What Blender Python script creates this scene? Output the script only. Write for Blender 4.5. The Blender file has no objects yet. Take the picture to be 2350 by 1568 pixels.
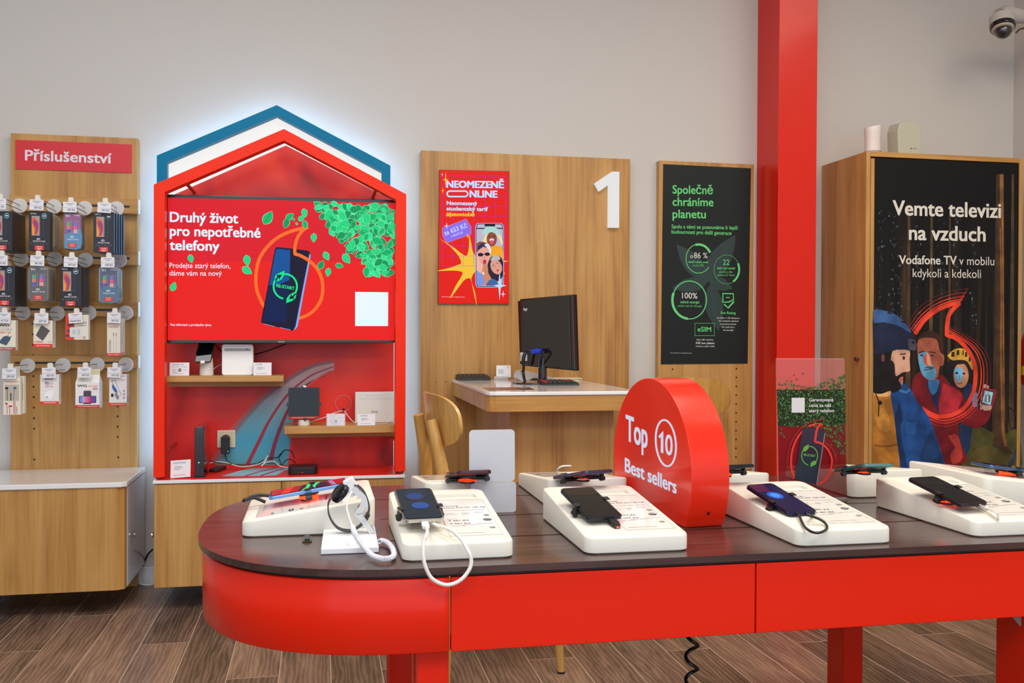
import bpy, bmesh, math, random
from mathutils import Vector, Matrix
from mathutils.geometry import tessellate_polygon
C = bpy.context.scene.collection
SC = bpy.context.scene
rnd = random.Random(7)
# ------------------------------------------------------------------ camera
FPX, YAW, PIT, ROL, CH = 2200.0, 0.198473, 0.009849, 0.004897, 1.1
EYE = Vector((0, 0, CH))
_f = Vector((math.sin(YAW)*math.cos(PIT), math.cos(YAW)*math.cos(PIT), -math.sin(PIT)))
_r = Vector((math.cos(YAW), -math.sin(YAW), 0))
_u = _r.cross(_f)
RGT = _r*math.cos(ROL) + _u*math.sin(ROL)
UPV = _u*math.cos(ROL) - _r*math.sin(ROL)
cam_d = bpy.data.cameras.new('camera'); cam_d.sensor_width = 36.0; cam_d.lens = FPX*36.0/2350.0
cam_d.clip_start = 0.05; cam_d.clip_end = 60
cam = bpy.data.objects.new('camera', cam_d); C.objects.link(cam)
M = Matrix(((RGT.x, UPV.x, -_f.x), (RGT.y, UPV.y, -_f.y), (RGT.z, UPV.z, -_f.z))).to_4x4()
cam.matrix_world = Matrix.Translation(EYE) @ M
SC.camera = cam
# ------------------------------------------------------------------ view + world
SC.view_settings.view_transform = 'Standard'; SC.view_settings.look = 'None'
SC.view_settings.gamma = 1.0; SC.view_settings.exposure = 0.0; SC.view_settings.use_curve_mapping = False
w = bpy.data.worlds.new('daylight'); SC.world = w; w.use_nodes = True
bg = w.node_tree.nodes['Background']; bg.inputs[0].default_value = (0.72, 0.84, 1.0, 1); bg.inputs[1].default_value = 1.5
def lamp(name, loc, rot, sx, sy, power, col, spread=math.pi):
    d = bpy.data.lights.new(name, 'AREA'); d.shape = 'RECTANGLE'; d.size = sx; d.size_y = sy
    d.energy = power; d.color = col; d.spread = spread
    o = bpy.data.objects.new(name, d); C.objects.link(o); o.location = loc; o.rotation_euler = rot
    return o
lamp('ceiling_light_panel', (-0.9, 1.9, 3.25), (0, 0, 0), 1.2, 1.8, 40, (0.94, 0.96, 1.0))
lamp('ceiling_light_panel', (1.2, 1.7, 3.25), (0, 0, 0), 1.2, 1.8, 46, (1.0, 0.90, 0.76))
lamp('ceiling_light_panel', (2.9, 1.9, 3.25), (0, 0, 0), 1.0, 1.8, 26, (1.0, 0.84, 0.66))
lamp('ceiling_light_panel', (0.3, -1.4, 3.25), (0, 0, 0), 3.2, 1.6, 95, (0.97, 0.98, 1.0))
# ------------------------------------------------------------------ unprojection: image point -> point of a real plane
def ray(px, py):
    return _f + RGT*((px-1175)/FPX) - UPV*((py-784)/FPX)
def onY(px, py, Y): r = ray(px, py); return EYE + r*(Y/r.y)
def onZ(px, py, Z): r = ray(px, py); return EYE + r*((Z-CH)/r.z)
def onX(px, py, X): r = ray(px, py); return EYE + r*(X/r.x)
def onP(px, py, p0, n):
    r = ray(px, py); return EYE + r*((p0-EYE).dot(n)/r.dot(n))
# ------------------------------------------------------------------ materials
def lin(h):
    if isinstance(h, tuple): return h if len(h) == 4 else (*h, 1)
    h = h.lstrip('#'); v = [int(h[i:i+2], 16)/255 for i in (0, 2, 4)]
    return tuple((c/12.92 if c <= .04045 else ((c+.055)/1.055)**2.4) for c in v) + (1,)
MC = {}
def mat(h, rough=0.5, metal=0.0, emit=0.0, alpha=1.0, coat=0.0, trans=0.0, spec=0.5, noise=0.04):
    k = (h, rough, metal, emit, alpha, coat, trans, spec)
    if k in MC: return MC[k]
    m = bpy.data.materials.new('m_' + str(h).strip('#')); m.use_nodes = True
    nt = m.node_tree; b = nt.nodes['Principled BSDF']; c = lin(h)
    b.inputs['Base Color'].default_value = c; b.inputs['Roughness'].default_value = rough
    b.inputs['Metallic'].default_value = metal; b.inputs['Specular IOR Level'].default_value = spec
    b.inputs['Coat Weight'].default_value = coat; b.inputs['Coat Roughness'].default_value = 0.08
    b.inputs['Transmission Weight'].default_value = trans; b.inputs['Alpha'].default_value = alpha
    if emit > 0:
        b.inputs['Specular IOR Level'].default_value = 0.12
        b.inputs['Emission Color'].default_value = c; b.inputs['Emission Strength'].default_value = emit
        b.inputs['Base Color'].default_value = (c[0]*.12, c[1]*.12, c[2]*.12, 1)
    elif noise > 0 and trans == 0:
        t = nt.nodes.new('ShaderNodeTexCoord'); n = nt.nodes.new('ShaderNodeTexNoise'); n.inputs['Scale'].default_value = 9
        r = nt.nodes.new('ShaderNodeMapRange'); r.inputs[3].default_value = max(0.02, rough-.05); r.inputs[4].default_value = min(1, rough+.05)
        nt.links.new(t.outputs['Object'], n.inputs['Vector']); nt.links.new(n.outputs['Fac'], r.inputs[0]); nt.links.new(r.outputs[0], b.inputs['Roughness'])
    MC[k] = m; return m
def ramp(nt, pts):
    r = nt.nodes.new('ShaderNodeValToRGB'); e = r.color_ramp.elements
    e[0].position, e[0].color = pts[0][0], lin(pts[0][1]); e[1].position, e[1].color = pts[-1][0], lin(pts[-1][1])
    for p, c in pts[1:-1]:
        x = e.new(p); x.color = lin(c)
    return r
def wood(name, c0, c1, c2, axis='Z', rough=0.42, scale=1.0):
    m = bpy.data.materials.new(name); m.use_nodes = True; nt = m.node_tree; b = nt.nodes['Principled BSDF']
    g = nt.nodes.new('ShaderNodeNewGeometry'); mp = nt.nodes.new('ShaderNodeMapping')
    s = [9*scale, 9*scale, 9*scale]; s['XYZ'.index(axis)] = 0.9*scale; mp.inputs['Scale'].default_value = s
    nt.links.new(g.outputs['Position'], mp.inputs['Vector'])
    n1 = nt.nodes.new('ShaderNodeTexNoise'); n1.inputs['Scale'].default_value = 1.0; n1.inputs['Detail'].default_value = 5; n1.inputs['Distortion'].default_value = 1.4
    nt.links.new(mp.outputs[0], n1.inputs['Vector'])
    mp2 = nt.nodes.new('ShaderNodeMapping'); s2 = [85, 85, 85]; s2['XYZ'.index(axis)] = 1.8; mp2.inputs['Scale'].default_value = s2
    nt.links.new(g.outputs['Position'], mp2.inputs['Vector'])
    n2 = nt.nodes.new('ShaderNodeTexNoise'); n2.inputs['Scale'].default_value = 1.0; n2.inputs['Detail'].default_value = 3
    nt.links.new(mp2.outputs[0], n2.inputs['Vector'])
    mx = nt.nodes.new('ShaderNodeMath'); mx.operation = 'MULTIPLY_ADD'; mx.inputs[1].default_value = 0.34
    nt.links.new(n2.outputs['Fac'], mx.inputs[0])
    m3 = nt.nodes.new('ShaderNodeMath'); m3.operation = 'MULTIPLY'; m3.inputs[1].default_value = 0.68
    nt.links.new(n1.outputs['Fac'], m3.inputs[0]); nt.links.new(m3.outputs[0], mx.inputs[2])
    r = ramp(nt, [(0.34, c0), (0.5, c1), (0.68, c2)]); nt.links.new(mx.outputs[0], r.inputs[0])
    nt.links.new(r.outputs[0], b.inputs['Base Color']); b.inputs['Roughness'].default_value = rough
    return m
OAK = wood('oak_laminate', '#9c6d34', '#bb8a49', '#cb9e5c')
OAKX = wood('oak_laminate_horizontal', '#9c6d34', '#bb8a49', '#cb9e5c', axis='X')
OAKS = wood('oak_laminate_side', '#a2733c', '#bf8d50', '#cc9d60')
BENT = wood('bent_beech_plywood', '#a87838', '#c8964c', '#d8ac66', rough=0.25)
WENGE = wood('dark_wenge_tabletop', '#30201c', '#432d28', '#563e38', axis='X', rough=0.2, scale=1.6)
RED = mat('#dc1e08', 0.25, coat=0.08, noise=0, spec=.3)
REDF = mat('#f22e0c', 0.38, noise=0, spec=.2)
REDA = mat('#ea2406', 0.25, coat=0.12, noise=0, spec=.25)
TEAL = mat('#0079a4', 0.4, spec=.15)
WHITE = mat('#e4e2dc', 0.35); WHITEG = mat('#e9e9ea', 0.14, coat=0.5)
CREAM = mat('#e6e2d2', 0.38); BLACK = mat('#111114', 0.35); BLACKG = mat('#0a0a0d', 0.08, coat=0.8)
GLASSBLK = mat('#08080c', 0.05, spec=0.5, noise=0)
PAPER = mat('#e9e8ec', 0.55); GREY = mat('#8b8c88', 0.45); CHROME = mat('#c9c6c0', 0.15, metal=1.0)
STEEL = mat('#8a8178', 0.3, metal=1.0)
CLEAR = mat('#f4f6fa', 0.06, trans=0.0, alpha=0.22, coat=1.0, noise=0)
INK = mat('#2a2a2e', 0.6); INKG = mat('#8a8a90', 0.6)
# ------------------------------------------------------------------ mesh helpers
class MB:
    def __init__(s): s.v = []; s.f = []; s.m = []; s.sm = []
    def add(s, vs, fs, mi=0, smooth=False):
        o = len(s.v); s.v += [Vector(p) for p in vs]
        for f in fs: s.f.append([i+o for i in f]); s.m.append(mi); s.sm.append(smooth)
        return s
    def box(s, x0, x1, y0, y1, z0, z1, mi=0):
        return s.add([(x, y, z) for z in (z0, z1) for y in (y0, y1) for x in (x0, x1)],
                     [(0,2,3,1), (4,5,7,6), (0,1,5,4), (2,6,7,3), (0,4,6,2), (1,3,7,5)], mi)
    def prism(s, pts, d, mi=0, smooth=False, caps=True):
        """closed outline pts (3-D) extruded by vector d"""
        n = len(pts); d = Vector(d); a = [Vector(p) for p in pts]
        if caps: s.add(a, [list(range(n))], mi); s.add([p+d for p in a], [list(range(n))[::-1]], mi)
        s.add(a+[p+d for p in a], [(i, (i+1) % n, n+(i+1) % n, n+i) for i in range(n)], mi, smooth)
        return s
    def ring(s, outer, inner, d, mi=0):
        """frame between two outlines of equal count, extruded by d"""
        n = len(outer); d = Vector(d); o = [Vector(p) for p in outer]; i_ = [Vector(p) for p in inner]
        V = o + i_ + [p+d for p in o] + [p+d for p in i_]; F = []
        for k in range(n):
            j = (k+1) % n
            F += [(k, j, n+j, n+k), (2*n+k, 3*n+k, 3*n+j, 2*n+j), (k, 2*n+k, 2*n+j, j), (n+k, n+j, 3*n+j, 3*n+k)]
        return s.add(V, F, mi)
    def tube(s, pts, r, n=10, mi=0, closed=False, rz=None):
        pts = [Vector(p) for p in pts]; m = len(pts); V = []; F = []
        nrm = None
        for i, p in enumerate(pts):
            if closed: t = pts[(i+1) % m]-pts[i-1]
            else: t = pts[min(i+1, m-1)]-pts[max(i-1, 0)]
            t.normalize()
            if nrm is None:
                nrm = t.cross(Vector((0, 0, 1)));
                if nrm.length < 1e-3: nrm = t.cross(Vector((1, 0, 0)))
            nrm = (nrm - t*nrm.dot(t)).normalized(); bi = t.cross(nrm)
            rr = r[i] if isinstance(r, (list, tuple)) else r
            for k in range(n):
                a = 2*math.pi*k/n; V.append(p + nrm*math.cos(a)*rr + bi*math.sin(a)*rr*(rz or 1))
        for i in range(m if closed else m-1):
            for k in range(n):
                a = i*n+k; b = i*n+(k+1) % n; c = ((i+1) % m)*n+(k+1) % n; d = ((i+1) % m)*n+k
                F.append((a, b, c, d))
        s.add(V, F, mi, True)
        if not closed: s.add(V[:n], [list(range(n))[::-1]], mi); s.add(V[-n:], [list(range(n))], mi)
        return s
    def lathe(s, o, ax, prof, n=24, mi=0, sx=1.0):
        """prof: (radius, height) along axis ax from o"""
        o = Vector(o); ax = Vector(ax).normalized(); u = ax.cross(Vector((0, 0, 1)))
        if u.length < 1e-3: u = Vector((1, 0, 0))
        u.normalize(); v = ax.cross(u); V = []; F = []
        for r, h in prof:
            for k in range(n):
                a = 2*math.pi*k/n; V.append(o + ax*h + u*math.cos(a)*r*sx + v*math.sin(a)*r)
        for i in range(len(prof)-1):
            for k in range(n): F.append((i*n+k, i*n+(k+1) % n, (i+1)*n+(k+1) % n, (i+1)*n+k))
        s.add(V, F, mi, len(prof) > 3)
        if prof[0][0] > 1e-5: s.add(V[:n], [list(range(n))[::-1]], mi)
        if prof[-1][0] > 1e-5: s.add(V[-n:], [list(range(n))], mi)
        return s
    def slab(s, c, u, v, w, hw, hh, th, r=0.0, mi=0, seg=6):
        """rounded rectangle plate: centre c, unit axes u (half hw), v (half hh), thickness th along w"""
        c = Vector(c); u = Vector(u); v = Vector(v); w = Vector(w)
        pts = [c + u*x + v*y for x, y in rrect(hw, hh, r, seg)]
        return s.prism(pts, w*th, mi)
def rrect(hw, hh, r, seg=6):
    if r <= 0: return [(-hw, -hh), (hw, -hh), (hw, hh), (-hw, hh)]
    out = []
    for cx, cy, a0 in ((hw-r, -hh+r, -90), (hw-r, hh-r, 0), (-hw+r, hh-r, 90), (-hw+r, -hh+r, 180)):
        for k in range(seg+1):
            a = math.radians(a0+90*k/seg); out.append((cx+r*math.cos(a), cy+r*math.sin(a)))
    return out
def prop(o, label=None, cat=None, group=None, kind=None):
    if label: o['label'] = label
    if cat: o['category'] = cat
    if group: o['group'] = group
    if kind: o['kind'] = kind
    return o
def thing(name, loc, label, cat, group=None, rz=0):
    o = bpy.data.objects.new(name, None); C.objects.link(o); o.location = loc; o.rotation_euler = (0, 0, rz)
    o.empty_display_size = 0.05
    return prop(o, label, cat, group)
def obj(name, mb, mats, parent=None, loc=None, bevel=0, local=False, label=None, fix=True):
    """one mesh object; vertices are given in world space unless local; origin at parent/loc"""
    if not isinstance(mats, (list, tuple)): mats = [mats]
    me = bpy.data.meshes.new(name)
    off = Vector((0, 0, 0))
    if not local:
        q = parent
        while q is not None: off = off + Vector(q.location); q = q.parent
        if parent is None and loc is None and mb.v:
            xs = [p.x for p in mb.v]; ys = [p.y for p in mb.v]; zs = [p.z for p in mb.v]
            loc = ((min(xs)+max(xs))/2, (min(ys)+max(ys))/2, min(zs))
        if parent is None: off = Vector(loc)
    me.from_pydata([tuple(p-off) for p in mb.v], [], mb.f)
    for m in mats: me.materials.append(m)
    for i, p in enumerate(me.polygons): p.material_index = mb.m[i]; p.use_smooth = mb.sm[i]
    if fix:
        bm = bmesh.new(); bm.from_mesh(me)
        bmesh.ops.remove_doubles(bm, verts=bm.verts, dist=1e-6); bmesh.ops.recalc_face_normals(bm, faces=bm.faces)
        bm.to_mesh(me); bm.free()
    if any(mb.sm): me.set_sharp_from_angle(angle=math.radians(38))
    o = bpy.data.objects.new(name, me); C.objects.link(o)
    if parent is not None: o.parent = parent
    elif loc is not None: o.location = loc
    if bevel:
        b = o.modifiers.new('bevel', 'BEVEL'); b.width = bevel; b.segments = 3; b.limit_method = 'ANGLE'; b.angle_limit = math.radians(40)
        b.harden_normals = False
    if label: o['label'] = label
    return o
def dup(root, d, **kw):
    r = root.copy(); C.objects.link(r); r.location = Vector(root.location)+Vector(d); prop(r, **kw)
    for ch in list(root.children):
        c = ch.copy(); C.objects.link(c); c.parent = r
        for g in list(ch.children):
            e = g.copy(); C.objects.link(e); e.parent = c
    return r
# ------------------------------------------------------------------ text + printed artwork lying on a surface
TC = {}
def text_mesh(s, bold):
    k = (s, bold)
    if k in TC: return TC[k]
    cu = bpy.data.curves.new('t', 'FONT'); cu.body = s; cu.size = 1; cu.offset = bold; cu.resolution_u = 3
    o = bpy.data.objects.new('t', cu); C.objects.link(o)
    dg = bpy.context.evaluated_depsgraph_get(); me = o.evaluated_get(dg).to_mesh()
    V = [(v.co.x, v.co.y) for v in me.vertices]; F = [tuple(p.vertices) for p in me.polygons]
    o.evaluated_get(dg).to_mesh_clear(); bpy.data.objects.remove(o); bpy.data.curves.remove(cu)
    TC[k] = (V, F); return TC[k]
def capH(bold): V, F = text_mesh('H', bold); return max(v[1] for v in V)
class Art:
    """flat printed polygons; mp maps art coordinates (y down) to the surface, nrm points to the viewer side"""
    def __init__(s, mp, nrm, step=0.0002, base=0.0):
        s.mp = mp; s.n = Vector(nrm).normalized(); s.step = step; s.base = base; s.mb = MB(); s.mats = []; s.c = 0
    def mi(s, m):
        if isinstance(m, str): m = mat(m, 0.5, noise=0)
        if m not in s.mats: s.mats.append(m)
        return s.mats.index(m)
    def P(s, x, y, L, e=0): return s.mp(x, y) + s.n*(s.base+s.step*L+s.c*2.5e-6+e*1.5e-6)
    def poly(s, pts, m, L=1):
        s.c += 1; V = [s.P(x, y, L) for x, y in pts]
        T = tessellate_polygon([[Vector((x, y, 0)) for x, y in pts]])
        s.mb.add(V, [list(t) for t in T], s.mi(m)); return s
    def rect(s, x0, y0, x1, y1, m, L=1): return s.poly([(x0, y0), (x1, y0), (x1, y1), (x0, y1)], m, L)
    def blob(s, cx, cy, rx, ry, m, L=1, rot=0, n=20, a0=0, a1=360):
        c, q = math.cos(math.radians(rot)), math.sin(math.radians(rot)); P = []
        for k in range(n):
            a = math.radians(a0+(a1-a0)*k/n); x, y = rx*math.cos(a), ry*math.sin(a)
            P.append((cx+x*c-y*q, cy+x*q+y*c))
        return s.poly(P, m, L)
    def line(s, pts, w, m, L=1, closed=False, w1=None):
        n = len(pts); V = []; s.c += 1
        for i in range(n):
            a = pts[(i-1) % n] if closed else pts[max(i-1, 0)]; b = pts[(i+1) % n] if closed else pts[min(i+1, n-1)]
            dx, dy = b[0]-a[0], b[1]-a[1]; d = math.hypot(dx, dy) or 1; ww = w if w1 is None else w+(w1-w)*i/(n-1)
            nx, ny = -dy/d*ww/2, dx/d*ww/2
            V += [s.P(pts[i][0]+nx, pts[i][1]+ny, L, i), s.P(pts[i][0]-nx, pts[i][1]-ny, L, i)]
        F = [(2*i, 2*i+1, (2*i+3) % (2*n), (2*i+2) % (2*n)) for i in range(n if closed else n-1)]
        s.mb.add(V, F, s.mi(m)); return s
    def circ(s, cx, cy, rx, ry, w, m, L=1, a0=0, a1=360, n=48):
        full = abs(a1-a0) >= 360
        P = [(cx+rx*math.cos(math.radians(a0+(a1-a0)*k/n)), cy+ry*math.sin(math.radians(a0+(a1-a0)*k/n))) for k in range(n if full else n+1)]
        return s.line(P, w, m, L, closed=full)
    def text(s, t, a, b, cap, m, L=2, bold=0.0, up=None):
        V, F = text_mesh(t, 0.0); x0 = min(v[0] for v in V); x1 = max(v[0] for v in V)
        ch = capH(0.0); dx, dy = b[0]-a[0], b[1]-a[1]
        if up is None: up = (0, -1)
        if up == 'rot': d = math.hypot(dx, dy); up = (dy/d, -dx/d)
        r = bold*.75
        offs = [(0, 0)] if not bold else [(-r, -r*.6), (r, -r*.6), (r, r*.6), (-r, r*.6), (0, 0)]
        x0 -= r; x1 += r
        for o, (ox, oy) in enumerate(offs):
            P = []; s.c += 1
            for x, y in V:
                k = (x+ox-x0)/(x1-x0); h = (y+oy)/ch*cap
                P.append(s.P(a[0]+dx*k+up[0]*h, a[1]+dy*k+up[1]*h, L+o*.02))
            s.mb.add(P, F, s.mi(m))
        return s
    def done(s, name, parent=None, **kw): return obj(name, s.mb, s.mats, parent, fix=False, **kw)
def smooth(pts, k=6, closed=False):
    n = len(pts); out = []
    rng = range(n if closed else n-1)
    for i in rng:
        if closed: p0, p1, p2, p3 = pts[i-1], pts[i], pts[(i+1) % n], pts[(i+2) % n]
        else: p0, p1, p2, p3 = pts[max(i-1, 0)], pts[i], pts[i+1], pts[min(i+2, n-1)]
        for j in range(k):
            t = j/k
            out.append(tuple(0.5*((2*b)+(-a+c)*t+(2*a-5*b+4*c-d)*t*t+(-a+3*b-3*c+d)*t**3) for a, b, c, d in zip(p0, p1, p2, p3)))
    if not closed: out.append(tuple(pts[-1]))
    return out
def ZC(s, ox, oy): return lambda x, y: (ox+x/s, oy+y/s)
def pm(z, Y): return lambda x, y: onY(*z(x, y), Y)
FRONT = (0, -1, 0)
# ================================================================== setting
WY, RX = 4.379, 3.53
def struct(name, mb, m, **k): o = obj(name, mb, m, **k); o['kind'] = 'structure'; return o
def paint(name, c):
    m = bpy.data.materials.new(name); m.use_nodes = True; nt = m.node_tree; b = nt.nodes['Principled BSDF']
    b.inputs['Base Color'].default_value = lin(c); b.inputs['Roughness'].default_value = 0.75
    g = nt.nodes.new('ShaderNodeNewGeometry'); n = nt.nodes.new('ShaderNodeTexNoise'); n.inputs['Scale'].default_value = 160
    bp = nt.nodes.new('ShaderNodeBump'); bp.inputs['Strength'].default_value = 0.08; bp.inputs['Distance'].default_value = 0.002
    nt.links.new(g.outputs['Position'], n.inputs['Vector']); nt.links.new(n.outputs['Fac'], bp.inputs['Height']); nt.links.new(bp.outputs[0], b.inputs['Normal'])
    return m
WALL = paint('wall_paint', '#cbc7c2')
struct('wall_back', MB().box(-3.2, RX+.1, WY, WY+.1, 0, 3.3), WALL)
struct('wall_right', MB().box(RX, RX+.1, -3, WY, 0, 3.3), WALL)
struct('wall_left', MB().box(-3.3, -3.2, -3, WY, 0, 3.3), WALL)
struct('ceiling', MB().box(-3.3, RX+.1, -3, WY+.1, 3.3, 3.4), paint('ceiling_paint', '#d8d6d2'))
# floor: wood-look porcelain planks, pale joints, each column shifted by a third
fm = bpy.data.materials.new('wood_look_planks'); fm.use_nodes = True; nt = fm.node_tree; b = nt.nodes['Principled BSDF']
def nd(t, **k):
    n = nt.nodes.new(t)
    for a, v in k.items(): setattr(n, a, v)
    return n
def mth(op, a, b_=None, c=None):
    n = nd('ShaderNodeMath', operation=op)
    for i, v in enumerate((a, b_, c)):
        if v is None: continue
        if isinstance(v, (int, float)): n.inputs[i].default_value = v
        else: nt.links.new(v, n.inputs[i])
    return n.outputs[0]
g = nd('ShaderNodeNewGeometry'); sp = nd('ShaderNodeSeparateXYZ'); nt.links.new(g.outputs['Position'], sp.inputs[0])
X, Yc = sp.outputs[0], sp.outputs[1]
cx = mth('DIVIDE', mth('ADD', X, 0.934), 0.1623); col = mth('FLOOR', cx); fx = mth('FRACT', cx)
yy = mth('DIVIDE', mth('SUBTRACT', mth('SUBTRACT', Yc, 2.73), mth('MULTIPLY', col, 0.4)), 1.2)
row = mth('FLOOR', yy); fy = mth('FRACT', yy)
ex = mth('MULTIPLY', mth('MINIMUM', fx, mth('SUBTRACT', 1.0, fx)), 0.1623); ey = mth('MULTIPLY', mth('MINIMUM', fy, mth('SUBTRACT', 1.0, fy)), 1.2)
joint = mth('LESS_THAN', mth('MINIMUM', ex, ey), 0.0013)
cmb = nd('ShaderNodeCombineXYZ'); nt.links.new(col, cmb.inputs[0]); nt.links.new(row, cmb.inputs[1])
wn = nd('ShaderNodeTexWhiteNoise', noise_dimensions='2D'); nt.links.new(cmb.outputs[0], wn.inputs['Vector'])
cv = nd('ShaderNodeCombineXYZ'); nt.links.new(mth('MULTIPLY', X, 11), cv.inputs[0]); nt.links.new(mth('MULTIPLY', Yc, 1.6), cv.inputs[1]); nt.links.new(mth('MULTIPLY', wn.outputs['Value'], 40), cv.inputs[2])
n1 = nd('ShaderNodeTexNoise'); n1.inputs['Scale'].default_value = 1.3; n1.inputs['Detail'].default_value = 6; n1.inputs['Distortion'].default_value = 1.2; nt.links.new(cv.outputs[0], n1.inputs['Vector'])
wv = nd('ShaderNodeTexWave', wave_type='BANDS', bands_direction='X'); wv.inputs['Scale'].default_value = 1.8; wv.inputs['Distortion'].default_value = 9; wv.inputs['Detail'].default_value = 3; wv.inputs['Detail Scale'].default_value = 1.4
nt.links.new(cv.outputs[0], wv.inputs['Vector'])
v = mth('ADD', mth('MULTIPLY', n1.outputs['Fac'], 0.62), mth('ADD', mth('MULTIPLY', wv.outputs['Fac'], 0.16), mth('MULTIPLY', wn.outputs['Value'], 0.2)))
r1 = ramp(nt, [(0.22, '#322925'), (0.40, '#5c4a3f'), (0.58, '#84695a'), (0.8, '#a58870')]); nt.links.new(v, r1.inputs[0])
mxc = nd('ShaderNodeMix', data_type='RGBA'); nt.links.new(joint, mxc.inputs[0]); nt.links.new(r1.outputs[0], mxc.inputs[6]); mxc.inputs[7].default_value = lin('#c9b39c')
nt.links.new(mxc.outputs[2], b.inputs['Base Color']); b.inputs['Roughness'].default_value = 0.33
bp = nd('ShaderNodeBump'); bp.inputs['Strength'].default_value = 0.15; bp.inputs['Distance'].default_value = 0.004; nt.links.new(v, bp.inputs['Height']); nt.links.new(bp.outputs[0], b.inputs['Normal'])
struct('floor', MB().box(-3.3, RX+.1, -3, WY+.1, -.1, 0), fm)
struct('baseboard_back', MB().box(-3.2, RX, WY-.015, WY, 0, .075), mat('#dfe2e6', .35), bevel=.004)
struct('baseboard_right', MB().box(RX-.015, RX, -3, WY-.015, 0, .075), mat('#b98a58', .4), bevel=.004)
# ceiling fixtures (the lamps hang inside them)
for i, (x, y, a, c_) in enumerate(((-.9, 1.9, 1.2, 1.8), (1.2, 1.7, 1.2, 1.8), (2.9, 1.9, 1.0, 1.8), (.3, -1.4, 3.2, 1.6))):
    t = thing('ceiling_light', (x, y, 3.27), ['flush ceiling light panel above the left side of the shop', 'flush ceiling light panel above the middle of the table', 'flush ceiling light panel nearest the right wall', 'wide ceiling light panel over the front of the shop'][i], 'light', 'ceiling light panels')
    obj('light_frame', MB().ring([(x-a/2-.02, y-c_/2-.02, 3.255), (x+a/2+.02, y-c_/2-.02, 3.255), (x+a/2+.02, y+c_/2+.02, 3.255), (x-a/2-.02, y+c_/2+.02, 3.255)],
        [(x-a/2, y-c_/2, 3.255), (x+a/2, y-c_/2, 3.255), (x+a/2, y+c_/2, 3.255), (x-a/2, y+c_/2, 3.255)], (0, 0, .045)), WHITE, t)
    obj('diffuser', MB().box(x-a/2, x+a/2, y-c_/2, y+c_/2, 3.27, 3.3), mat('#fffaf2', .5, emit=1.2), t)

# ================================================================== accessory wall on the left
BY = 4.339
def q(px, py, Y=BY): return onY(px, py, Y)
ax0, ax1, btop = q(24, 306).x, q(316, 318).x, 1.92
T = thing('display_board', (ax0, WY, 0), 'oak display panel with a red heading plate and four rows of hooks', 'panel')
mb = MB().box(ax0, ax1, BY, WY-.001, .0, btop)
obj('back_board', mb, OAK, T, bevel=.002)
a = Art(pm(lambda x, y: (x, y), BY), FRONT, .0003)
for i in range(11): p = 743.5+24.05*i; a.blob(75+i*.35, p, 2.2, 2.6, BLACK, 1, n=10)
a.blob(78.7, 1055, 2.3, 2.6, BLACK, 1, n=10)
for y in (933, 956, 979.5, 1003): a.blob(270, y, 2.2, 2.6, BLACK, 1, n=10)
a.blob(271.5, 1050, 2.3, 2.6, BLACK, 1, n=10)
a.done('peg_hole')
# heading plate
Zz = ZC(4.126, 0, 280)
yp = BY-.004
P0, P1 = onY(*Zz(146, 164), yp), onY(*Zz(1246, 488), yp)
PL = obj('heading_plate', MB().box(P0.x, P1.x, yp, BY-.0004, P1.z+.002, P0.z-.002), mat('#d42530', .45), T)
a = Art(pm(Zz, yp), FRONT, .0003)
a.text('Příslušenství', (236, 362), (1058, 392), 96, mat('#e4dbe0', .5, noise=0), 1, .03)
a.done('heading_text', PL)
# peg-hole art becomes a part of the board
for o in list(bpy.data.objects):
    if o.name.startswith('peg_hole') and o.parent is None:
        w_ = o.location.copy(); o.parent = T; o.location = w_-Vector(T.location)
RY = 4.30
RAILS = [(453, 491, 474.5), (572, 608.5, 593.4), (689.5, 727, 712), (812, 845, 832.7)]
for i, (ya, yb, yl) in enumerate(RAILS):
    x0, x1 = onY(20.6 if i < 3 else 23.6, 460, RY).x, onY(316.5, ya, RY).x
    za, zb, zs = onY(315, ya+4, RY).z, onY(315, yb, RY).z, onY(298, yl, RY).z
    rl = obj('hook_rail', MB().box(x0, x1, RY, BY-.0005, zb, za), OAKX, T, bevel=.0015)
    xs0, xs1 = onY((34 if i == 3 else 26), yl, RY).x, onY(298, yl, RY).x
    obj('slot', MB().slab(((xs0+xs1)/2, RY-.0012, zs), (1, 0, 0), (0, 0, 1), (0, 1, 0), (xs1-xs0)/2, .0042, .002, .004), BLACK, rl)
    obj('end_cap', MB().box(x1, x1+.0025, RY+.001, BY-.001, zb+.001, za-.001), WHITE, rl)
# hooks --------------------------------------------------------------
HK = [[(45.3, 472.6), (124.3, 474.4), (194.6, 478.5), (267.7, 479)], [(48.5, 594.7), (125.8, 594.7), (196.4, 597.4), (274, 597.4)],
      [(52.9, 718), (131.7, 719.3), (204, 718.4), (288.4, 718.4)], [(63.7, 839), (144.7, 838), (223, 837), (288.8, 837)]]
TAG = [['397 Kč']*4, ['397 Kč']*4, ['417 Kč', '637 Kč', 'Datové karty', '247 Kč'], ['297 Kč', '427 Kč', '497 Kč', '677 Kč']]
TIPY = [[4.05, 4.06, 4.07, 4.08], [4.05, 4.06, 4.07, 4.09], [4.06, 4.08, 4.09, 4.08], [4.07, 4.10, 4.09, 4.08]]
ordn = ['first', 'second', 'third', 'fourth']; rown = ['top', 'second', 'third', 'bottom']
sell = [['black boxes at the panel edge', 'a black box and clear packs', 'a clear blister pack', 'boxes with blue edges'],
        ['black boxes at the panel edge', 'a thick bundle of clear packs', 'plain black boxes', 'packs with pale blue edges'],
        ['a charger box', 'a power bank box', 'a memory card pack', 'slim cable boxes'],
        ['two earphone boxes', 'a small white plug box', 'a gable topped charger box', 'a car charger box']]
HOOK = {}
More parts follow.
